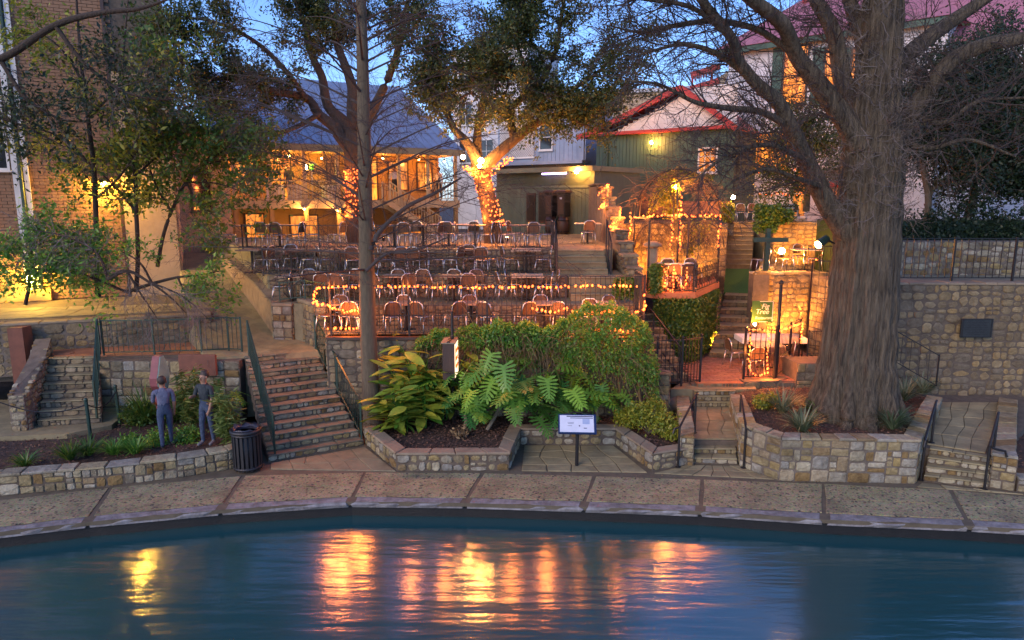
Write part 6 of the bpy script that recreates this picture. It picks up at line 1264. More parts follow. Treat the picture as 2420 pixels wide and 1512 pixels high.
# people
J, Z = pose(arm_l=(-.225, .08, 1.14, -.17, .27, 1.02), arm_r=(.225, -.01, 1.12, .21, .07, .88), stride=.14)
person('person in a grey blue shirt standing behind the low kerb beside the carved sign', G(396, 1056, .35), R(28), J, dress(Z, 'tee', 'denim'), 1.66)
J, Z = pose(arm_l=(-.225, .02, 1.13, -.20, .10, .90), arm_r=(.24, .08, 1.15, .12, .28, 1.20), stride=.06)
person('person in a dark shirt standing with one arm bent near the bin', G(494, 1050, .35), R(160), J, dress(Z, 'shirt_dark', 'denim'), 1.74)
for i, (x, w_, shirt, lab) in enumerate(((932, .9, 'shirt_white', 'person in a white shirt standing at the head of the gallery stair'), (1036, 1.2, 'shirt_white', 'person in a white shirt at the far end of the gallery'), (683, 1.4, 'shirt_dark', 'person in dark clothes standing on the gallery behind the white clothed tables'))):
    u, z = B.at(x, 420, w_); J, Z = pose(); person(lab, B.p(u, w_, DZ + .002), B.rz + R((170, 120, 200)[i]), J, dress(Z, shirt, 'shirt_dark'), 1.70, 'people on the gallery')
# ------------------------------------------------------------------ trees
def V3(v): return np.array([v.x, v.y, v.z])
def limb(pts, Y=None, n=12, bump=.05, seed=0, sub=6):
    """pts: (x, y, radius in metres[, depth])"""
    c = [P(q[0], q[1], q[3] if len(q) > 3 else Y) for q in pts]; return limb_tube(c, [q[2] for q in pts], n, bump, seed, sub)
def tree(name, label, base, limbs, bark, twig, n1=80, l1=(1.0, 2.2), k2=6, l2=(.5, 1.0), k3=0, l3=(.2, .4), leaf=None, nleaf=0, lsize=.08, spread=.9, lift=.05, bias=(0, 0, 0), jit=.16, seed=0, t0=.15, r1=.02, wid=.45, trunkname='trunk', clump=True, limbmat=None):
    rng = np.random.default_rng(seed); root = thing(name, label, 'tree', base)
    npobj(trunkname, limbs[0][0], M[bark], root, True)
    if len(limbs) > 1: 
        for L in limbs[1:]: npobj('limb', L[0], M[limbmat or bark], root, True)
    paths = [(L[1], L[2]) for L in limbs[(1 if len(limbs) > 1 else 0):]]
    S, D0, Rr = pick_on(paths, n1, rng, t0); rv = rng.normal(0, 1, (n1, 3)); rv = unit(rv - D0 * (rv * D0).sum(1, keepdims=True)); D = unit(D0 * .7 + rv * spread + np.array(bias))
    T1_ = grow(S, D, rng.uniform(*l1, n1), 6, .16, lift, rng); parts = [twig_arrays(T1_, np.minimum(np.full(n1, r1), np.maximum(Rr * .6, .006)), np.full(n1, .004), 4)]
    S, D, _ = sprout(T1_, k2, rng, .15, .8); n2 = len(S); T2_ = grow(S, D + np.array(bias) * .4, rng.uniform(*l2, n2), 5, .2, lift, rng); parts.append(twig_arrays(T2_, np.full(n2, r1 * .45), np.full(n2, .003), 3)); last = T2_
    if k3:
        S, D, _ = sprout(T2_, k3, rng, .1, .8); n3 = len(S); T3_ = grow(S, D, rng.uniform(*l3, n3), 4, .25, lift, rng); parts.append(twig_arrays(T3_, np.full(n3, r1 * .25), np.full(n3, .002), 3)); last = T3_
    npobj('twigs', merge(parts), M[twig], root)
    if leaf:
        pts = np.concatenate([last.reshape(-1, 3), T2_.reshape(-1, 3)]) if clump else last[:, 1:].reshape(-1, 3); idx = rng.integers(0, len(pts), nleaf); C = pts[idx] + rng.normal(0, jit, (nleaf, 3)); o = npobj('crown', leaves(C, lsize, rng, wid, .2), M[leaf], root)
    return root
# huge bald cypress
CY = 15.9
lv = [(2012, 1030, 1.12), (2014, 985, 1.00), (2019, 920, .90), (2026, 850, .82), (2036, 750, .765), (2043, 650, .72), (2049, 550, .68), (2055, 450, .66), (2060, 370, .64), (2066, 280, .54), (2076, 180, .47), (2086, 60, .42), (2092, -80, .38), (2096, -260, .40), (2098, -520, .28), (2100, -800, .14)]
trunk = limb_tube([P(q[0], q[1], CY) for q in lv], [q[2] for q in lv], 200, .06, 3, 16, .085, .30)
cl = [trunk,
  limb([(2035, 350, .30), (2002, 292, .24), (1931, 195, .20), (1882, 130, .17, 15.6), (1850, 58, .15, 15.2), (1778, 0, .13, 14.8), (1700, -60, .09, 14.4), (1600, -110, .05, 14.0)], CY - .2, 14, .06, 4),
  limb([(2020, 560, .34), (1985, 520, .27), (1950, 470, .23), (1905, 380, .19), (1868, 300, .16, 15.4), (1837, 240, .15, 15.2), (1791, 201, .13, 15.0), (1742, 140, .11, 14.8), (1729, 91, .10, 14.7), (1658, 0, .08, 14.4), (1600, -80, .05, 14.0)], CY - .1, 14, .06, 5),
  limb([(2040, 290, .26), (1995, 200, .20), (1972, 81, .17), (1925, -10, .14), (1890, -120, .10), (1860, -240, .05)], CY + .2, 12, .06, 6),
  limb([(2060, 200, .26), (2040, 90, .18), (2008, 0, .14), (1980, -120, .10), (1960, -260, .05)], CY + .3, 12, .06, 7),
  limb([(2075, 430, .34), (2110, 345, .25), (2150, 270, .21), (2195, 208, .19, 15.7), (2255, 140, .17, 15.5), (2335, 104, .15, 15.2), (2440, 85, .12, 14.9), (2560, 40, .08, 14.6)], CY, 14, .06, 8),
  limb([(2080, 200, .28), (2135, 140, .20), (2200, 85, .17), (2262, 42, .15), (2340, -10, .12), (2450, -90, .06)], CY + .3, 12, .06, 9),
  limb([(1868, 300, .09, 15.4), (1800, 265, .075, 15.0), (1715, 255, .06, 14.6), (1640, 240, .045, 14.3), (1560, 200, .03, 14.0), (1480, 190, .015, 13.8)], CY, 8, .05, 10),
  limb([(1882, 130, .08, 15.6), (1790, 70, .07, 15.3), (1690, 50, .06, 15.0), (1600, 60, .045, 14.7), (1510, 75, .03, 14.4), (1440, 60, .015, 14.2)], CY, 8, .05, 11),
  limb([(1791, 201, .07, 15.0), (1700, 130, .06, 14.8), (1620, 105, .045, 14.6), (1560, 115, .03, 14.4), (1480, 140, .015, 14.2)], CY, 8, .05, 12),
  limb([(1905, 380, .08, 15.6), (1830, 345, .06, 15.0), (1760, 350, .045, 14.6), (1690, 385, .03, 14.2), (1640, 430, .015, 14.0)], CY, 8, .05, 13),
  limb([(1935, 440, .07, 15.6), (1880, 420, .05, 15.0), (1810, 400, .04, 14.6), (1730, 430, .025, 14.3), (1690, 480, .012, 14.0)], CY, 8, .05, 14),
  limb([(1729, 91, .06, 14.7), (1640, 20, .05, 14.5), (1540, 0, .04, 14.3), (1440, -10, .025, 14.1)], CY, 8, .05, 15),
  limb([(2150, 270, .07, 15.8), (2230, 290, .055, 15.3), (2310, 240, .04, 15.0), (2420, 230, .02, 14.8)], CY, 8, .05, 16),
  limb([(2120, 330, .07, 15.8), (2200, 350, .05, 15.3), (2290, 330, .04, 15.0), (2400, 370, .02, 14.8)], CY, 8, .05, 17)]
cyt = tree('bald_cypress', 'huge bare cypress with a fluted flaring trunk in the stone planter', (7.9, 15.9, .86), cl, 'bark', 'twig_dark', 460, (.7, 1.7), 6, (.35, .8), 4, (.15, .35), spread=.9, lift=.0, bias=(-.25, -.05, -.05), seed=21, t0=.10, r1=.016)
rng = np.random.default_rng(5)
Tt, Tr = trunk[1], trunk[2]; nsh = 800; k = rng.integers(int(len(Tt) * .42), int(len(Tt) * .80), nsh); az = rng.uniform(0, 2 * np.pi, nsh); dv = np.stack([np.cos(az), np.sin(az) , np.zeros(nsh)], 1)
S = Tt[k] + dv * (Tr[k] * .98)[:, None]; D = unit(dv + rng.normal(0, .5, (nsh, 3)) + np.array([0, 0, .25])); Ts = grow(S, D, rng.uniform(.25, 1.1, nsh), 6, .42, .03, rng); parts = [twig_arrays(Ts, rng.uniform(.005, .012, nsh), np.full(nsh, .002), 3)]
S, D, _ = sprout(Ts, 3, rng, .2, .9); Tq = grow(S, D, rng.uniform(.12, .4, len(S)), 4, .35, .0, rng); parts.append(twig_arrays(Tq, np.full(len(S), .004), np.full(len(S), .002), 3)); npobj('trunk_shoots', merge(parts), M['twig_pale'], cyt)
# rooty ridges on the flare
for i in range(11):
    a = 2 * math.pi * (i + .3 * rnd.random()) / 11; d = Vector((math.cos(a), math.sin(a), 0)); c0 = Vector(list(Tt[0])); c1 = Vector(list(Tt[42])); c2 = Vector(list(Tt[70]))
    npobj('root_ridge', limb_tube([Vector((c0.x, c0.y, .80)) + d * 1.22, Vector((c0.x, c0.y, 1.05)) + d * 1.0, c1 + d * .72, c2 + d * .60], [.10, .16, .15, .05], 8, .08, i, 5)[0], M['bark'], cyt, True)
# slim cypress
st = limb([(882, 1012, .30), (880, 985, .245), (875, 900, .215), (871, 800, .20), (868, 700, .195), (866, 600, .185), (863, 450, .17), (860, 300, .155), (857, 150, .14), (853, 0, .12), (849, -160, .095), (846, -340, .06), (844, -520, .02)], 17.0, 20, .04, 31, 6)
rng = np.random.default_rng(9); sl_l = [st]; Ts_, Tr_ = st[1], st[2]
for i in range(96):
    k = int(len(Ts_) * (.38 + .58 * i / 96)); z = i / 96; az = rng.uniform(0, 2 * math.pi) if i % 3 else (0 if i % 2 else math.pi) + rng.normal(0, .5); ln = (3.9 * (1 - z) + 1.0) * rng.uniform(.6, 1.1); o0 = Vector(list(Ts_[k])); d = Vector((math.cos(az), math.sin(az) * .8, 0)); up_ = .42 if i > 8 else .05
    pts = [o0, o0 + d * ln * .3 + Vector((0, 0, ln * up_ * .32)), o0 + d * ln * .65 + Vector((0, 0, ln * up_ * .62)), o0 + d * ln + Vector((rng.normal(0, .1), 0, ln * up_ * .72))]; r0 = min(.034, Tr_[k] * .32) * rng.uniform(.6, 1.1); sl_l.append(limb_tube(pts, [r0, r0 * .7, r0 * .45, .006], 6, .03, i, 4))
o_ = [(876, 590, .07), (900, 545, .06), (960, 490, .05), (1030, 455, .04), (1090, 420, .02)]; sl_l.append(limb(o_, 16.8, 8, .05, 77))
o_ = [(866, 640, .05), (915, 600, .04), (985, 590, .03), (1060, 560, .012)]; sl_l.append(limb(o_, 16.7, 8, .05, 78))
tree('slim_cypress', 'slim straight bare cypress rising beside the great stair', (-3.6, 17, .3), sl_l, 'bark_slim', 'twig_dark', 620, (.5, 1.2), 5, (.25, .6), 3, (.1, .25), spread=.7, lift=-.02, seed=32, t0=.2, r1=.009, limbmat='twig_dark')
# live oaks
o1 = [limb([(842, 590, .42), (841, 560, .37), (838, 500, .35), (836, 440, .33), (836, 400, .34), (836, 350, .36), (838, 310, .28)], 26.0, 18, .07, 41),
  limb([(830, 350, .28), (806, 325, .24), (790, 300, .21), (753, 270, .18), (725, 233, .15), (640, 214, .12, 25), (556, 188, .09, 24.3), (480, 185, .05, 23.6), (400, 170, .02, 23)], 26.0, 10, .06, 42),
  limb([(834, 330, .26), (815, 290, .22), (775, 250, .18), (761, 183, .15), (739, 135, .13), (724, 70, .10), (696, 0, .08), (650, -90, .03)], 26.2, 10, .06, 43),
  limb([(838, 320, .26), (834, 260, .22), (831, 197, .18), (798, 107, .14), (790, 60, .12), (758, -10, .09), (730, -100, .03)], 26.4, 10, .06, 44),
  limb([(842, 330, .24), (875, 270, .18), (915, 190, .14), (945, 100, .11), (965, 0, .08), (1000, -100, .03)], 26.6, 10, .06, 45),
  limb([(725, 233, .10, 25.8), (660, 150, .09, 25), (590, 90, .07, 24.4), (500, 50, .05, 23.6), (400, 40, .02, 23)], 25, 8, .06, 46),
  limb([(753, 270, .10, 25.8), (700, 300, .08, 25), (630, 320, .05, 24.2), (560, 300, .02, 23.6)], 25, 8, .06, 47)]
tree('live_oak', 'dark spreading live oak with a light wound trunk behind the slim cypress', (-5.86, 26, 4.39), o1, 'bark_oak', 'twig_dark', 210, (.8, 1.9), 6, (.4, .9), 0, leaf='leaf_oak', nleaf=50000, lsize=.13, spread=.9, lift=.03, seed=42, t0=.45, r1=.02, jit=.10)
o2 = [limb([(1168, 592, .42), (1166, 565, .36), (1160, 520, .33), (1152, 470, .31), (1142, 430, .31), (1135, 400, .34), (1132, 380, .30)], 26.0, 18, .07, 51),
  limb([(1132, 390, .24), (1118, 360, .20), (1098, 330, .16), (1070, 300, .13), (1050, 240, .10), (1030, 180, .07), (1010, 110, .03)], 25.8, 10, .06, 52),
  limb([(1140, 400, .26), (1175, 365, .22), (1215, 330, .19), (1265, 292, .16), (1320, 272, .13), (1380, 262, .10), (1420, 235, .07), (1450, 200, .03)], 25.7, 10, .06, 53),
  limb([(1215, 330, .16, 25.8), (1208, 285, .14), (1218, 245, .12), (1272, 200, .11), (1310, 130, .09), (1325, 50, .07), (1340, -60, .04)], 26.0, 10, .06, 54),
  limb([(1320, 272, .09), (1345, 220, .08), (1400, 180, .06), (1460, 130, .04), (1500, 90, .02)], 25.8, 8, .06, 55),
  limb([(1126, 370, .2), (1130, 300, .15), (1145, 220, .12), (1170, 140, .10), (1200, 50, .07), (1210, -40, .03)], 26.3, 10, .06, 56),
  limb([(1272, 200, .08), (1230, 130, .07), (1220, 60, .05), (1240, -20, .03)], 25.6, 8, .06, 57),
  limb([(1340, 268, .07), (1370, 290, .05), (1400, 300, .02)], 25.4, 8, .06, 58),
  limb([(1145, 220, .09), (1100, 170, .07), (1050, 160, .05), (1000, 190, .02)], 25.6, 8, .06, 59), limb([(1170, 140, .08), (1225, 170, .06), (1270, 230, .04), (1260, 280, .02)], 25.4, 8, .06, 60), limb([(1098, 330, .08), (1060, 270, .06), (1110, 220, .04), (1150, 250, .02)], 25.2, 8, .06, 61), limb([(1130, 300, .08), (1180, 240, .06), (1200, 190, .04), (1150, 120, .02)], 25.0, 8, .06, 62)]
tree('live_oak', 'forked live oak with a light wound trunk and lit golden leaves on the top terrace', (-.9, 26, 4.39), o2, 'bark_oak', 'twig_dark', 300, (.7, 1.7), 6, (.4, .9), 0, leaf='leaf_oak', nleaf=62000, lsize=.13, spread=.9, lift=.03, seed=52, t0=.36, r1=.02, jit=.10)
# saplings before the brick house
def sap(label, pts, Y, seed, n1, nl, leaf='leaf_mid', ls=.16, extra=(), base=None, twig='twig', l1=(.7, 1.5), bias=(0, 0, 0), lift=.03, k2=5):
    L = [limb(pts, Y, 8, .05, seed)] + [limb(e, Y, 7, .05, seed + i + 1) for i, e in enumerate(extra)]
    if len(L) == 1: L = [L[0], L[0]]
    return tree('young_tree', label, base or P(pts[0][0], pts[0][1], Y), L, 'bark_oak', twig, n1, l1, k2, (.3, .7), 3, (.12, .3), leaf=leaf, nleaf=nl, lsize=ls, spread=1.0, lift=lift, seed=seed, t0=.05, r1=.012, jit=.09, wid=.42, bias=bias, clump=False)
sap('thin young tree with lamp gold painted into its leaves beside the hooded wall lamp', [(232, 700, .085), (230, 600, .075), (226, 500, .07), (222, 400, .065), (208, 280, .055), (192, 150, .045), (182, 20, .03), (176, -120, .015)], 20.0, 61, 75, 3600, 'leaf_yellow', .17, extra=([(222, 400, .045), (165, 340, .035), (110, 310, .025), (40, 300, .012)], [(208, 280, .04), (260, 230, .03), (330, 190, .02), (400, 195, .01)], [(226, 470, .04), (280, 420, .03), (330, 350, .02), (370, 290, .01)], [(200, 200, .035), (140, 110, .025), (60, 60, .012)]))  # yellow leaf colour stands in for lamplight on the leaves
sap('thin young tree of dark green leaves in front of the tan stucco', [(322, 690, .07), (326, 600, .065), (322, 500, .06), (318, 400, .055), (300, 290, .045), (290, 160, .035), (300, 30, .02), (310, -80, .01)], 20.4, 71, 65, 3600, 'leaf_mid', .16, extra=([(318, 420, .04), (380, 360, .03), (440, 310, .02), (500, 290, .01)], [(322, 500, .04), (270, 440, .03), (230, 400, .015)], [(300, 290, .035), (360, 200, .025), (400, 110, .012)]))
sap('leaning young tree beside the ramp path with glossy leaves', [(372, 630, .06), (385, 560, .055), (405, 500, .05), (440, 430, .045), (480, 390, .035), (540, 350, .02), (590, 330, .01)], 20.8, 81, 95, 8000, 'leaf_mid', .16, extra=([(405, 500, .04), (370, 440, .03), (350, 370, .02), (370, 300, .01)], [(440, 430, .035), (470, 480, .025), (520, 520, .012)], [(480, 390, .03), (560, 375, .02), (640, 395, .01)], [(440, 430, .03), (520, 435, .02), (610, 470, .01)], [(480, 390, .03), (540, 320, .02), (620, 290, .01)], [(440, 440, .035), (430, 380, .025), (460, 310, .012)]))
sap('low spreading sapling with teal green leaves over the terracotta landing', [(300, 690, .05), (360, 670, .045), (420, 655, .035), (470, 650, .025), (520, 640, .012)], 18.6, 91, 46, 3400, 'leaf_bright', .14, extra=([(360, 670, .035), (330, 620, .025), (280, 590, .012)], [(420, 655, .03), (440, 690, .02), (490, 700, .01)], [(300, 690, .04), (200, 650, .03), (110, 640, .02), (20, 620, .01)]), base=(-10.3, 18.9, 2.66), l1=(.4, .9))
sap('low leafy sapling crossing in front of the blazing lantern', [(60, 720, .05), (70, 660, .045), (60, 610, .035), (30, 570, .025), (-20, 540, .012)], 18.8, 95, 40, 2600, 'leaf_bright', .15, extra=([(70, 660, .035), (130, 615, .025), (200, 600, .012)], [(60, 620, .03), (90, 580, .02), (150, 560, .01)]), l1=(.4, .9))
sap('bare grey sapling drooping over the terracotta landing railing', [(255, 660, .05), (300, 640, .045), (350, 665, .035), (400, 700, .025), (440, 740, .012)], 18.0, 101, 70, 60, 'leaf_mid', .1, extra=([(300, 640, .035), (330, 690, .025), (370, 750, .012)], [(350, 665, .03), (430, 700, .02), (500, 760, .01)], [(255, 660, .04), (230, 600, .03), (160, 560, .02), (60, 540, .01)]), base=(-10.5, 18.5, 1.9), twig='twig_pale', l1=(.5, 1.2), bias=(.1, 0, -.25), lift=-.06, k2=7)
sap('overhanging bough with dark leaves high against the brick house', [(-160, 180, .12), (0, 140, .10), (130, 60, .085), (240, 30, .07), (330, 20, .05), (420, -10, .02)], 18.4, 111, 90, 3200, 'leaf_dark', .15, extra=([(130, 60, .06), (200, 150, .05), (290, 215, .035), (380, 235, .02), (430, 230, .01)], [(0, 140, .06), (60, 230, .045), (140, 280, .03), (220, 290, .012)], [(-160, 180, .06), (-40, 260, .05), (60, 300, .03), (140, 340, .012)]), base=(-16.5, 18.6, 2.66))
# the bough grows from a trunk out of view
npobj('trunk', limb_tube([Vector((-16.4, 18.9, 2.5)), Vector((-16.2, 18.7, 5)), P(-160, 180, 18.4)], [.22, .18, .12], 10, .05, 5)[0], M['bark_oak'], bpy.data.objects['young_tree.006'], True)
# dark trees beyond the iron fence
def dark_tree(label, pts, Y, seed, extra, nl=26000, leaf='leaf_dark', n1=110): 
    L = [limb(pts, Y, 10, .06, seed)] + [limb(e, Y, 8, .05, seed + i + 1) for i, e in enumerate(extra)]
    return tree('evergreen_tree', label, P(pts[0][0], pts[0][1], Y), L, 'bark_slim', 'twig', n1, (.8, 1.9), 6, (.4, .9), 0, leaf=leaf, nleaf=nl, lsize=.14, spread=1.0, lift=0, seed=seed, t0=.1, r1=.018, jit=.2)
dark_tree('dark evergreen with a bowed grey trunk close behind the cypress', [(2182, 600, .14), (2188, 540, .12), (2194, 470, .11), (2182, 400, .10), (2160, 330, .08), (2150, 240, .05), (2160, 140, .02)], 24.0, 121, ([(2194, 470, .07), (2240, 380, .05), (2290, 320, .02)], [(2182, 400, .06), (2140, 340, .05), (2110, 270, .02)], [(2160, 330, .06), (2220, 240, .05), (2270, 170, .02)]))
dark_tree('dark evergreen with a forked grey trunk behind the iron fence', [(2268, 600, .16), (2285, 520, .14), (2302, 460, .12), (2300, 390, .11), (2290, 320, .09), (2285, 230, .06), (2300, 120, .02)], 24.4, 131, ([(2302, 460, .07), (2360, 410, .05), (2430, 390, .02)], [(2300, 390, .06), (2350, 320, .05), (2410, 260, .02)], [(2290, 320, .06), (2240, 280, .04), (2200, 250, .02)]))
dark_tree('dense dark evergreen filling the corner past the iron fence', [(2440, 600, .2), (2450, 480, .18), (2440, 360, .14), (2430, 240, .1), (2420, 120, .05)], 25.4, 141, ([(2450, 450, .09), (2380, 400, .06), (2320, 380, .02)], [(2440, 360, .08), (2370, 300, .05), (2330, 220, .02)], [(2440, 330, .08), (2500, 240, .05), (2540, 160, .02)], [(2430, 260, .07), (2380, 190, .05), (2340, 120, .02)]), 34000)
dark_tree('bushy cedar between the white house and the cypress trunk', [(1905, 500, .14), (1908, 440, .12), (1900, 380, .10), (1905, 310, .07), (1915, 240, .03)], 29.5, 151, ([(1905, 460, .06), (1870, 430, .04), (1840, 420, .02)], [(1908, 440, .06), (1950, 410, .04), (1980, 400, .02)], [(1900, 380, .06), (1940, 340, .04), (1960, 300, .02)], [(1900, 400, .05), (1875, 350, .03), (1865, 310, .015)]), 14000, 'leaf_oak', 60)
# hedge mass behind the fence
def foliage(name, label, cat, pts, size, m, seed, base, hang=.2, wid=.45, kind=None, extra=None):
    rng = np.random.default_rng(seed); root = thing(name, label, cat, base, kind=kind); npobj('foliage', leaves(pts, size, rng, wid, hang), M[m], root)
    return root
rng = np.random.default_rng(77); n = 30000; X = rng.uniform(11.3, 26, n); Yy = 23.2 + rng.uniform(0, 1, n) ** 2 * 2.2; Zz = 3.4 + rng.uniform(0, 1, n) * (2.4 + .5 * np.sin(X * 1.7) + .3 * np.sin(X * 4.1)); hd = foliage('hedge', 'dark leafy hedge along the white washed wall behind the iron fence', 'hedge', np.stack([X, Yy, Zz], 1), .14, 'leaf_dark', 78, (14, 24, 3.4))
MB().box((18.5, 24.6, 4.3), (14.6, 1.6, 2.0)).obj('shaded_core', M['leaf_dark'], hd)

# ------------------------------------------------------------------ bed plants
def leaf_shape(kind):
    mb = MB()
    if kind == 'lance':
        pr = [(0, .0), (.12, .05), (.32, .095), (.55, .10), (.78, .065), (1, 0)]; V = []; 
        for t, w in pr: z = -.22 * t * t; V += [(-w, t, z + .03), (0, t, z), (w, t, z + .03)]
        F = []
        for i in range(len(pr) - 1): F += [(3 * i, 3 * i + 1, 3 * i + 4, 3 * i + 3), (3 * i + 1, 3 * i + 2, 3 * i + 5, 3 * i + 4)]
        mb.add(V, F)
    else:
        # deeply cut leaf: a midrib blade and pairs of lobes
        def z(x, y): return -.16 * y * y - .22 * x * x
        V = []; F = []
        for i in range(9): t = i / 8; w = .085 * (1 - .6 * t); y = t * .85; V += [(-w, y, z(w, y)), (w, y, z(w, y))]
        for i in range(8): F.append((2 * i, 2 * i + 1, 2 * i + 3, 2 * i + 2))
        mb.add(V, F)
        for s in (-1, 1):
            for i in range(8):
                t = i / 7; y0 = .02 + t * .78; ang = R(118 - t * 92); L = .46 * (1 - .55 * t) * (1 if i else .8); dx, dy = math.sin(ang), math.cos(ang); w = .048 * (1 - .3 * t); V = []
                for k, (q, ww) in enumerate(((0, 1.0), (.35, .85), (.7, 1.25), (1.0, .15))):
                    x, y = s * (.05 + dx * L * q), y0 + dy * L * q; V += [(x - s * dy * w * ww, y + dx * w * ww, z(x, y)), (x + s * dy * w * ww, y - dx * w * ww, z(x, y))]
                mb.add(V, [(2 * k, 2 * k + 1, 2 * k + 3, 2 * k + 2) for k in range(3)])
    return mb.mesh('leaf', M['ginger' if kind == 'lance' else 'philo'], True)
LANCE, LOBED = leaf_shape('lance'), leaf_shape('lobed')
def orient(d, roll=0.0):
    d = Vector(d).normalized(); x = d.cross(Vector((0, 0, 1))); x = x.normalized() if x.length > .05 else Vector((1, 0, 0)); z = x.cross(d).normalized(); m = Matrix((x, d, z)).transposed(); return (m @ Matrix.Rotation(roll, 3, 'Y')).to_euler()
def BP(x, Y, z=.33): return Vector((P(x, 930, Y).x, Y, z))
def ginger(label, q, n, h, seed):
    rr = random.Random(seed); root = thing('ginger_plant', label, 'plant', q, 'striped ginger plants'); stems = MB()
    for i in range(n):
        a = rr.uniform(0, 2 * math.pi); ln = h * rr.uniform(.65, 1.1); d = Vector((math.cos(a), math.sin(a), 0)); c = [Vector(q) + d * (.06 + ln * .28 * t ** 1.6) + Vector((0, 0, ln * (t - .14 * t * t))) for t in [k / 5 for k in range(6)]]; stems.tube(c, [.012] * 5 + [.006], 5)
        for k in range(9):
            t = .22 + .78 * k / 8; s = t * 5; j = min(4, int(s)); p = c[j].lerp(c[j + 1], s - j); az = a + (1 if k % 2 else -1) * rr.uniform(.7, 1.5) + rr.uniform(-.3, .3); u = Vector((math.cos(az), math.sin(az), rr.uniform(-.15, .55))); sc = rr.uniform(.5, .78) * min(1.0, .62 + h * .3); link('leaf', LANCE, root, p, orient(u, rr.uniform(-.5, .5)), (sc * rr.uniform(1.3, 1.8), sc, sc))
    stems.obj('stem', M['leaf_bright'], root); return root
for i, (x, y, n, h, lab) in enumerate(((915, 16.5, 8, 1.0, 'low striped ginger plant at the foot of the slim cypress'), (955, 17.0, 9, 1.75, 'tall striped ginger plant between the slim cypress and the box sign'), (1005, 16.6, 8, 1.3, 'striped ginger plant close to the box sign post'), (1000, 17.25, 9, 2.2, 'tallest striped ginger plant against the dark terrace wall'), (1050, 17.2, 8, 1.9, 'striped ginger plant behind the box sign post'), (960, 16.3, 7, .8, 'small striped ginger plant at the edge of the bare mulch'))): ginger(lab, BP(x, y), n, h, 200 + i)
def philo(label, q, n, h, seed, sz=.55, lean=(0, 0)):
    rr = random.Random(seed); root = thing('philodendron', label, 'plant', q, 'lobed philodendrons'); st = MB(); q = Vector(q); cr = q + Vector((lean[0], lean[1], h * .42)); MB().tube([q, q.lerp(cr, .5) + Vector((.03, 0, 0)), cr], [.05, .045, .04], 8).obj('stalk', M['capstone'], root)
    for i in range(n):
        a = i * 2.4 + rr.uniform(-.3, .3); L = h * rr.uniform(.4, .95); e = rr.uniform(.05, 1.3); d = Vector((math.cos(a) * math.cos(e), math.sin(a) * math.cos(e), math.sin(e))); tip = cr + d * L; mid = cr + d * L * .5 + Vector((0, 0, .10 * L)); tip.z -= .08 * L; st.tube([cr, mid, tip], [.016, .013, .009], 5)
        u = Vector((d.x, d.y, rr.uniform(-.75, .05))).normalized(); sc = sz * rr.uniform(.75, 1.2); link('leaf', LOBED, root, tip, orient(u, rr.uniform(-.35, .35)), (sc, sc, sc))
    st.obj('petiole', M['leaf_bright'], root); return root
philo('bright lobed philodendron with a bare leaning stalk in the middle of the bed', BP(1150, 16.4), 28, 1.5, 301, .66, (.35, .25))
philo('dark lobed philodendron behind the box sign', BP(1120, 17.1), 22, 1.5, 302, .62)
philo('large dark lobed philodendron in front of the hanging dry vine', BP(1280, 16.9), 28, 1.55, 303, .66)
philo('dim lobed philodendron against the terrace wall under the vine', BP(1210, 17.2), 26, 1.75, 308, .64)
philo('small lobed philodendron low beside the box sign post', BP(1098, 16.6), 10, .8, 304, .55)
philo('dim lobed philodendron behind the reading panel', BP(1410, 17.0), 16, .95, 305, .52)
philo('low bright lobed philodendron in front of the larger ones', BP(1225, 16.75), 16, 1.0, 309, .55)
philo('lobed philodendron at the shaded end of the vine', BP(1345, 16.95), 20, 1.2, 306, .6)
philo('lobed philodendron in the side bed behind the standing people', BP(520, 17.0, .34), 10, .9, 307, .42)
def shrub(label, ctrs, n, size, m, seed, base, name='shrub', cat='shrub', hang=.0):
    rng = np.random.default_rng(seed); root = thing(name, label, cat, base); pts = []; st = MB(); tot = sum(c[3] for c in ctrs)
    for x, y, z, r in ctrs:
        k = int(n * r / tot); v = unit(rng.normal(0, 1, (k, 3))) * (rng.uniform(.25, 1, k) ** .5 * r)[:, None] * (1 + .25 * rng.normal(0, 1, (k, 1))); v[:, 2] *= .8; pts.append(v + np.array([x, y, z]))
        for j in range(6): a = rng.uniform(0, 6.28); e = Vector((x + r * .7 * math.cos(a), y + r * .7 * math.sin(a), z + r * .4)); st.tube([(base[0] + .05 * math.cos(a), base[1] + .05 * math.sin(a), base[2] - .02), ((base[0] + e.x) / 2, (base[1] + e.y) / 2, e.z * .6 + base[2] * .4), e], [.012, .008, .003], 4)
    pts = np.concatenate(pts); pts[:, 2] = np.maximum(pts[:, 2], base[2] + .02); npobj('foliage', leaves(pts, size, rng, .55, hang), M[m], root); st.obj('branches', M['twig'], root); return root
q = G(1540, 1030, .34); shrub('yellow green shrub beside the patio steps cheek wall', [(q.x - .25, q.y + .35, .75, .38), (q.x + .3, q.y + .1, .62, .36), (q.x - .55, q.y + .5, .65, .28), (q.x + .15, q.y + .6, .85, .3), (q.x + .45, q.y - .2, .5, .25)], 5200, .075, 'leaf_yellow', 311, (q.x, q.y + .3, .34))
q = G(1800, 965, .88); shrub('small red tinged shrub at the corner of the cypress planter', [(q.x, q.y, 1.05, .22), (q.x + .3, q.y + .2, 1.05, .2)], 1200, .07, 'leaf_yellow', 312, (q.x, q.y, .88))
q = G(1100, 1030, .34); shrub('spray of dead grey stems on the mulch below the box sign', [(q.x - .1, q.y, .42, .2)], 120, .1, 'vine_dry', 313, (q.x, q.y, .36), 'dead_plant', 'plant')
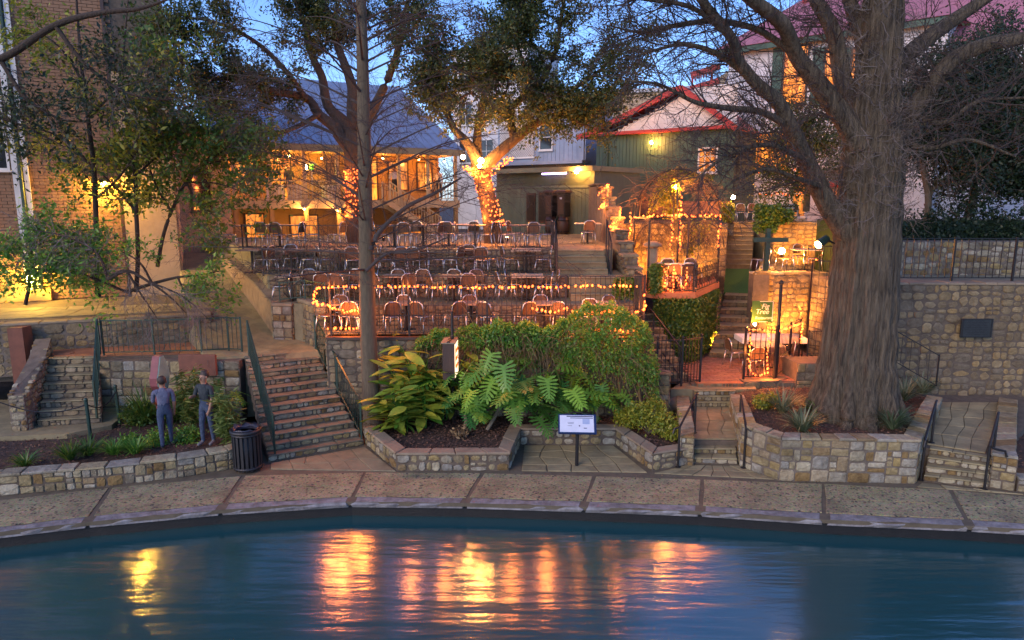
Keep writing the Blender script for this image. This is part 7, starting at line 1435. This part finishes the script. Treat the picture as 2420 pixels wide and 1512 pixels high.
def clump(label, q, n, h, m, seed, spread=.5, name='grass_clump', wid=.014, cat='plant', group=None):
    rng = np.random.default_rng(seed); root = thing(name, label, cat, q, group); az = rng.uniform(0, 6.28, n); S = np.array(list(q)) + np.stack([np.cos(az), np.sin(az), np.zeros(n)], 1) * rng.uniform(0, .10, n)[:, None]; D = np.stack([np.cos(az) * spread, np.sin(az) * spread, np.ones(n)], 1) + rng.normal(0, .15, (n, 3)); T = grow(S, D, h * rng.uniform(.6, 1.15, n), 6, .05, -.22, rng)
    side = unit(np.stack([-np.sin(az), np.cos(az), np.zeros(n)], 1))[:, None, :] * (np.array([.7, 1, 1, .8, .5, .08]) * wid)[None, :, None]; V = np.stack([T - side, T + side], 2).reshape(-1, 3); b = (np.arange(n) * 12)[:, None]; i = (np.arange(5) * 2)[None]; F = np.stack([b + i, b + i + 1, b + i + 3, b + i + 2], -1).reshape(-1, 4); npobj('blades', (V, F), M[m], root); return root
for i, (x, y, z, n, h, m, lab) in enumerate(((1848, 975, .88, 170, .75, 'leaf_grass', 'striped strap leaf clump at the planter corner by the steps'), (1895, 1018, .90, 170, .72, 'leaf_grass', 'striped strap leaf clump in front of the cypress roots'), (2108, 1012, .90, 200, .8, 'leaf_grass', 'striped strap leaf clump at the far foot of the cypress'), (2135, 945, .90, 150, .7, 'leaf_grass', 'strap leaf clump behind the far side of the cypress'), (2180, 930, .90, 150, .65, 'leaf_grass', 'strap leaf clump against the planter wall by the rubble wall'), (1935, 975, .92, 120, .5, 'leaf_bright', 'green fern tuft against the cypress roots'),
        (345, 1000, .36, 260, 1.1, 'leaf_mid', 'big dark strap leaf tuft beside the garden stair'), (165, 1085, .38, 110, .5, 'leaf_mid', 'wispy grass tuft near the walkway kerb'), (210, 1075, .38, 110, .55, 'leaf_mid', 'second wispy grass tuft near the walkway kerb'), (60, 1100, .38, 80, .4, 'leaf_mid', 'sparse grass tuft at the start of the walkway kerb'), (320, 1070, .38, 140, .45, 'leaf_bright', 'soft green tuft in front of the carved sign'), (270, 1072, .38, 120, .45, 'leaf_bright', 'low soft green tuft between the wispy grasses and the carved sign'))): clump(lab, G(x, y, z), n, h, m, 320 + i)
def bamboo(label, q, n, h, seed):
    rng = np.random.default_rng(seed); root = thing('bamboo_plant', label, 'plant', q, 'leafy cane plants of the side bed'); az = rng.uniform(0, 6.28, n); S = np.array(list(q)) + rng.normal(0, .08, (n, 3)) * np.array([1, 1, 0]); D = np.stack([np.cos(az) * .22, np.sin(az) * .22, np.ones(n)], 1); T = grow(S, D, h * rng.uniform(.6, 1.1, n), 8, .05, -.01, rng); npobj('canes', twig_arrays(T, np.full(n, .009), np.full(n, .004), 4), M['leaf_mid'], root)
    C = np.repeat(T[:, 2:].reshape(-1, 3), 16, 0); C = C + rng.normal(0, .05, C.shape); k = len(C); a = rng.uniform(0, 6.28, k); npobj('foliage', leaves(C, .22, rng, .16, 0, .2, np.stack([np.cos(a), np.sin(a), rng.uniform(-.5, .3, k)], 1)), M['leaf_bamboo'], root); return root
bamboo('tall yellow green cane plant in the middle of the side bed', G(455, 1020, .36), 9, 1.45, 341); bamboo('yellow green cane plant next to the great stair railing', G(545, 1055, .36), 9, 1.25, 342); bamboo('shorter cane plant behind the standing people', G(490, 1000, .36), 7, 1.0, 343)
q = G(400, 1050, .36); shrub('low green ground cover under the carved sign', [(q.x - .3, q.y + .1, .45, .3), (q.x + .3, q.y + .3, .45, .3), (q.x - .9, q.y, .42, .25)], 3000, .07, 'leaf_bright', 345, (q.x, q.y + .1, .36), 'ground_cover', 'plant')
q = G(330, 1000, .36); shrub('dark bushy plant below the terracotta landing wall', [(q.x, q.y, .6, .4), (q.x + .8, q.y + .2, .7, .45), (q.x + 1.5, q.y + .3, .6, .4)], 4200, .09, 'leaf_mid', 346, (q.x + .6, q.y + .1, .36))
# vine spilling over the terrace railing
rng = np.random.default_rng(350); vn = thing('trailing_vine', 'mass of green vine spilling over the terrace railing with dry hanging stems', 'vine', (1.5, 17.3, .35))
XT = [985, 1030, 1100, 1180, 1250, 1310, 1360, 1430, 1490, 1530, 1556]; TT = [800, 785, 778, 762, 768, 775, 735, 718, 738, 775, 860]; BT = [830, 822, 835, 830, 850, 850, 910, 940, 960, 960, 970]
def vine_pts(n, f0, f1, rng, bulge=.55, pw=1.0):
    out = []; ph = rng.uniform(0, 6.28, 6)
    while len(out) < n:
        x = rng.uniform(985, 1556); t = np.interp(x, XT, TT); b = np.interp(x, XT, BT); f = f0 + (f1 - f0) * rng.uniform() ** pw; y = t + (b - t) * f + 6 * math.sin(x * .09 + ph[0]) + 4 * math.sin(x * .21 + ph[1])
        if rng.uniform() > .55 + .45 * math.sin(x * .05 + ph[2]) * math.sin(y * .08 + ph[3]): continue
        prof = math.sin(math.pi * min(1, .25 + f * .75)); p = P(x, y, 17.5 - bulge * prof * rng.uniform(.4, 1.05) * (1.0 + .9 * max(0.0, 1 - ((x - 1440) / 110) ** 2)) * min(1.0, .25 + max(0.0, x - 1080) / 140)); out.append((p.x, p.y + rng.normal(0, .06), p.z))
    return np.array(out)
npobj('foliage', leaves(vine_pts(26000, -.03, .72, rng, .6, 1.1), .08, rng, .5, .5), M['leaf_bright'], vn); npobj('foliage', leaves(vine_pts(8000, .3, 1.0, rng, .6, 1.0), .07, rng, .5, .8), M['leaf_bright'], vn)
sp = vine_pts(500, .1, .75, rng, .55); T = grow(sp, np.stack([rng.normal(0, .5, 500), np.full(500, -.25), rng.normal(-.3, .4, 500)], 1), rng.uniform(.4, 1.2, 500), 7, .18, -.22, rng); npobj('dry_stems', twig_arrays(T, np.full(500, .006), np.full(500, .003), 3), M['vine_dry'], vn)
for x in (1115, 1330, 1470, 1515): npobj('vine_stem', limb_tube([P(x, 960, 17.3), P(x - 8, 880, 17.25), P(x + 6, 800, 17.3)], [.035, .03, .02], 6, .1, x)[0], M['vine_dry'], vn)
# ivy
def ivy(label, quads, n, size, m, seed, base, name='ivy'):
    rng = np.random.default_rng(seed); pts = []
    for (a, b, c, d, k) in quads:
        a, b, c, d = [np.array(list(q)) for q in (a, b, c, d)]; kk = int(n * k); u, v = rng.uniform(0, 1, kk)[:, None], rng.uniform(0, 1, kk)[:, None]; nn = unit(np.cross(b - a, d - a)); p = (a * (1 - u) + b * u) * (1 - v) + (d * (1 - u) + c * u) * v; pts.append(p + nn * rng.normal(0, .05, (kk, 1)) + rng.normal(0, .04, (kk, 3)))
    root = thing(name, label, 'ivy', base); npobj('foliage', leaves(np.concatenate(pts), size, rng, .75, .5), M[m], root); return root
ivy('dark ivy covering the wall below the pergola terrace', [((4.4, 20.85, 1.0), (5.64, 20.9, 1.0), (5.64, 20.9, 3.05), (4.4, 20.85, 3.05), .45), ((5.64, 20.9, 1.0), (7.05, 23.3, 1.0), (7.05, 23.3, 3.0), (5.64, 20.9, 3.0), .55)], 15000, .085, 'leaf_mid', 361, (5, 20.85, .95))
ivy('ivy hanging over the wall corner by the timber cross post', [(P(1784, 545, 26.5), P(1830, 545, 26.6), P(1850, 488, 26.8), P(1786, 482, 26.6), .6), (P(1830, 530, 26.8), P(1875, 515, 26.9), P(1870, 500, 27), P(1830, 498, 26.9), .4)], 4200, .11, 'leaf_mid', 362, P(1800, 545, 26.6))
ivy('bright tuft of ivy on the globe lamp pillar', [(P(1710, 520, 30.7), P(1730, 520, 30.7), P(1732, 482, 30.7), P(1708, 480, 30.7), 1)], 900, .12, 'leaf_yellow', 363, P(1720, 520, 30.7))
ivy('ivy on the gate post between the front railing and the scroll panel', [(P(1538, 690, 20.6), P(1562, 690, 20.7), P(1562, 625, 20.9), P(1540, 625, 20.8), 1)], 1500, .08, 'leaf_mid', 364, P(1550, 690, 20.7))
ivy('ivy bush at the foot of the middle terrace steps', [(P(1450, 700, 19.4), P(1510, 700, 19.4), P(1500, 655, 19.6), P(1455, 660, 19.6), 1)], 2000, .08, 'leaf_mid', 365, P(1480, 700, 19.4))
ivy('leafy creeper over the pergola arch', [(P(1530, 500, 23.8), P(1590, 470, 23.8), P(1600, 405, 23.8), P(1560, 420, 23.8), .3), (P(1560, 420, 23.9), P(1640, 425, 23.9), P(1690, 420, 23.9), P(1600, 398, 23.9), .35), (P(1570, 520, 24.3), P(1600, 520, 24.3), P(1610, 440, 24.0), P(1570, 440, 24.0), .2), (P(1620, 600, 24.2), P(1640, 600, 24.2), P(1690, 520, 24.0), P(1620, 520, 24.0), .15)], 3600, .09, 'leaf_yellow', 366, (5.6, 23.9, 3.2), 'creeper')
rng = np.random.default_rng(367); n = 420; S = np.stack([rng.uniform(4.2, 7.0, n), rng.uniform(23.3, 24.1, n), np.zeros(n)], 1); S[:, 2] = 5.45 + 1.55 * np.sqrt(np.maximum(0, 1 - ((S[:, 0] - 5.6) / 1.45) ** 2)) * rng.uniform(.75, 1.05, n); T = grow(S, rng.normal(0, 1, (n, 3)) * np.array([1, .3, .6]), rng.uniform(.4, 1.3, n), 7, .3, -.1, rng); npobj('dry_stems', twig_arrays(T, np.full(n, .007), np.full(n, .003), 3), M['vine_dry'], bpy.data.objects['creeper'])
n = 500; S = np.stack([rng.uniform(4.2, 7.0, n), rng.uniform(23.3, 23.8, n), rng.uniform(4.6, 5.4, n)], 1); T = grow(S, np.stack([rng.normal(0, .6, n), rng.normal(0, .2, n), np.full(n, -.8)], 1), rng.uniform(.3, 1.2, n), 6, .3, -.1, rng); npobj('hanging_stems', twig_arrays(T, np.full(n, .006), np.full(n, .003), 3), M['twig_dark'], bpy.data.objects['creeper'])
q = P(1985, 462, 27.0); fb = thing('flower_box', 'terracotta box of red flowers glimpsed in the cypress fork', 'flower box', q); MB().cbox(q + Vector((0, 0, .12)), (.9, .3, .24), .02).obj('box', M['terracotta'], fb)
rng = np.random.default_rng(8); npobj('flowers', leaves(np.array(list(q)) + np.stack([rng.uniform(-.45, .45, 240), rng.uniform(-.12, .12, 240), rng.uniform(.28, .5, 240)], 1), .09, rng, .8), leafmat('red petal', (.5, .03, .03), (.7, .06, .05), (.8, .1, .1)), fb)
bo = MB(); bo.sphere((0, 0, 0), 1, 12, 8)
rr = random.Random(3); bo.v = [(x * (1 + .14 * math.sin(5 * y + 2 * z)), y * (1 + .12 * math.sin(4 * x + z)), z * (1 + .1 * math.sin(6 * x))) for x, y, z in bo.v]; q = G(1592, 955, .45); o = bo.obj('boulder', M['capstone'], None, True, loc=q); o.scale = (.38, .3, .22); tag(o, 'grey boulder lying between the vine and the patio steps', 'boulder')
rng = np.random.default_rng(91); q = []
while len(q) < 520:
    x, y = rng.uniform(0, 2420), 1122 + 62 * rng.uniform() ** 1.6 + (abs(rng.uniform(0, 2420) - 1210) / 60 if 0 else 0); g = G(x, y + abs(x - 1210) ** 2 / 1210 ** 2 * 45, 0)
    q.append((g.x, g.y, .012))
C = np.array(q); v, f = leaves(C, .06, rng, .5); zz = np.repeat(C[:, 2], 4); v[:, 2] = np.maximum(.004, zz + (v[:, 2] - zz) * .25); o = npobj('fallen_leaves', (v, f), M['vine_dry'], None); tag(o, 'small brown leaves littered over the walkway slabs', 'leaf litter', kind='stuff')
# ------------------------------------------------------------------ tidy
for o in bpy.data.objects:
    if '_b' in o.keys(): del o['_b']
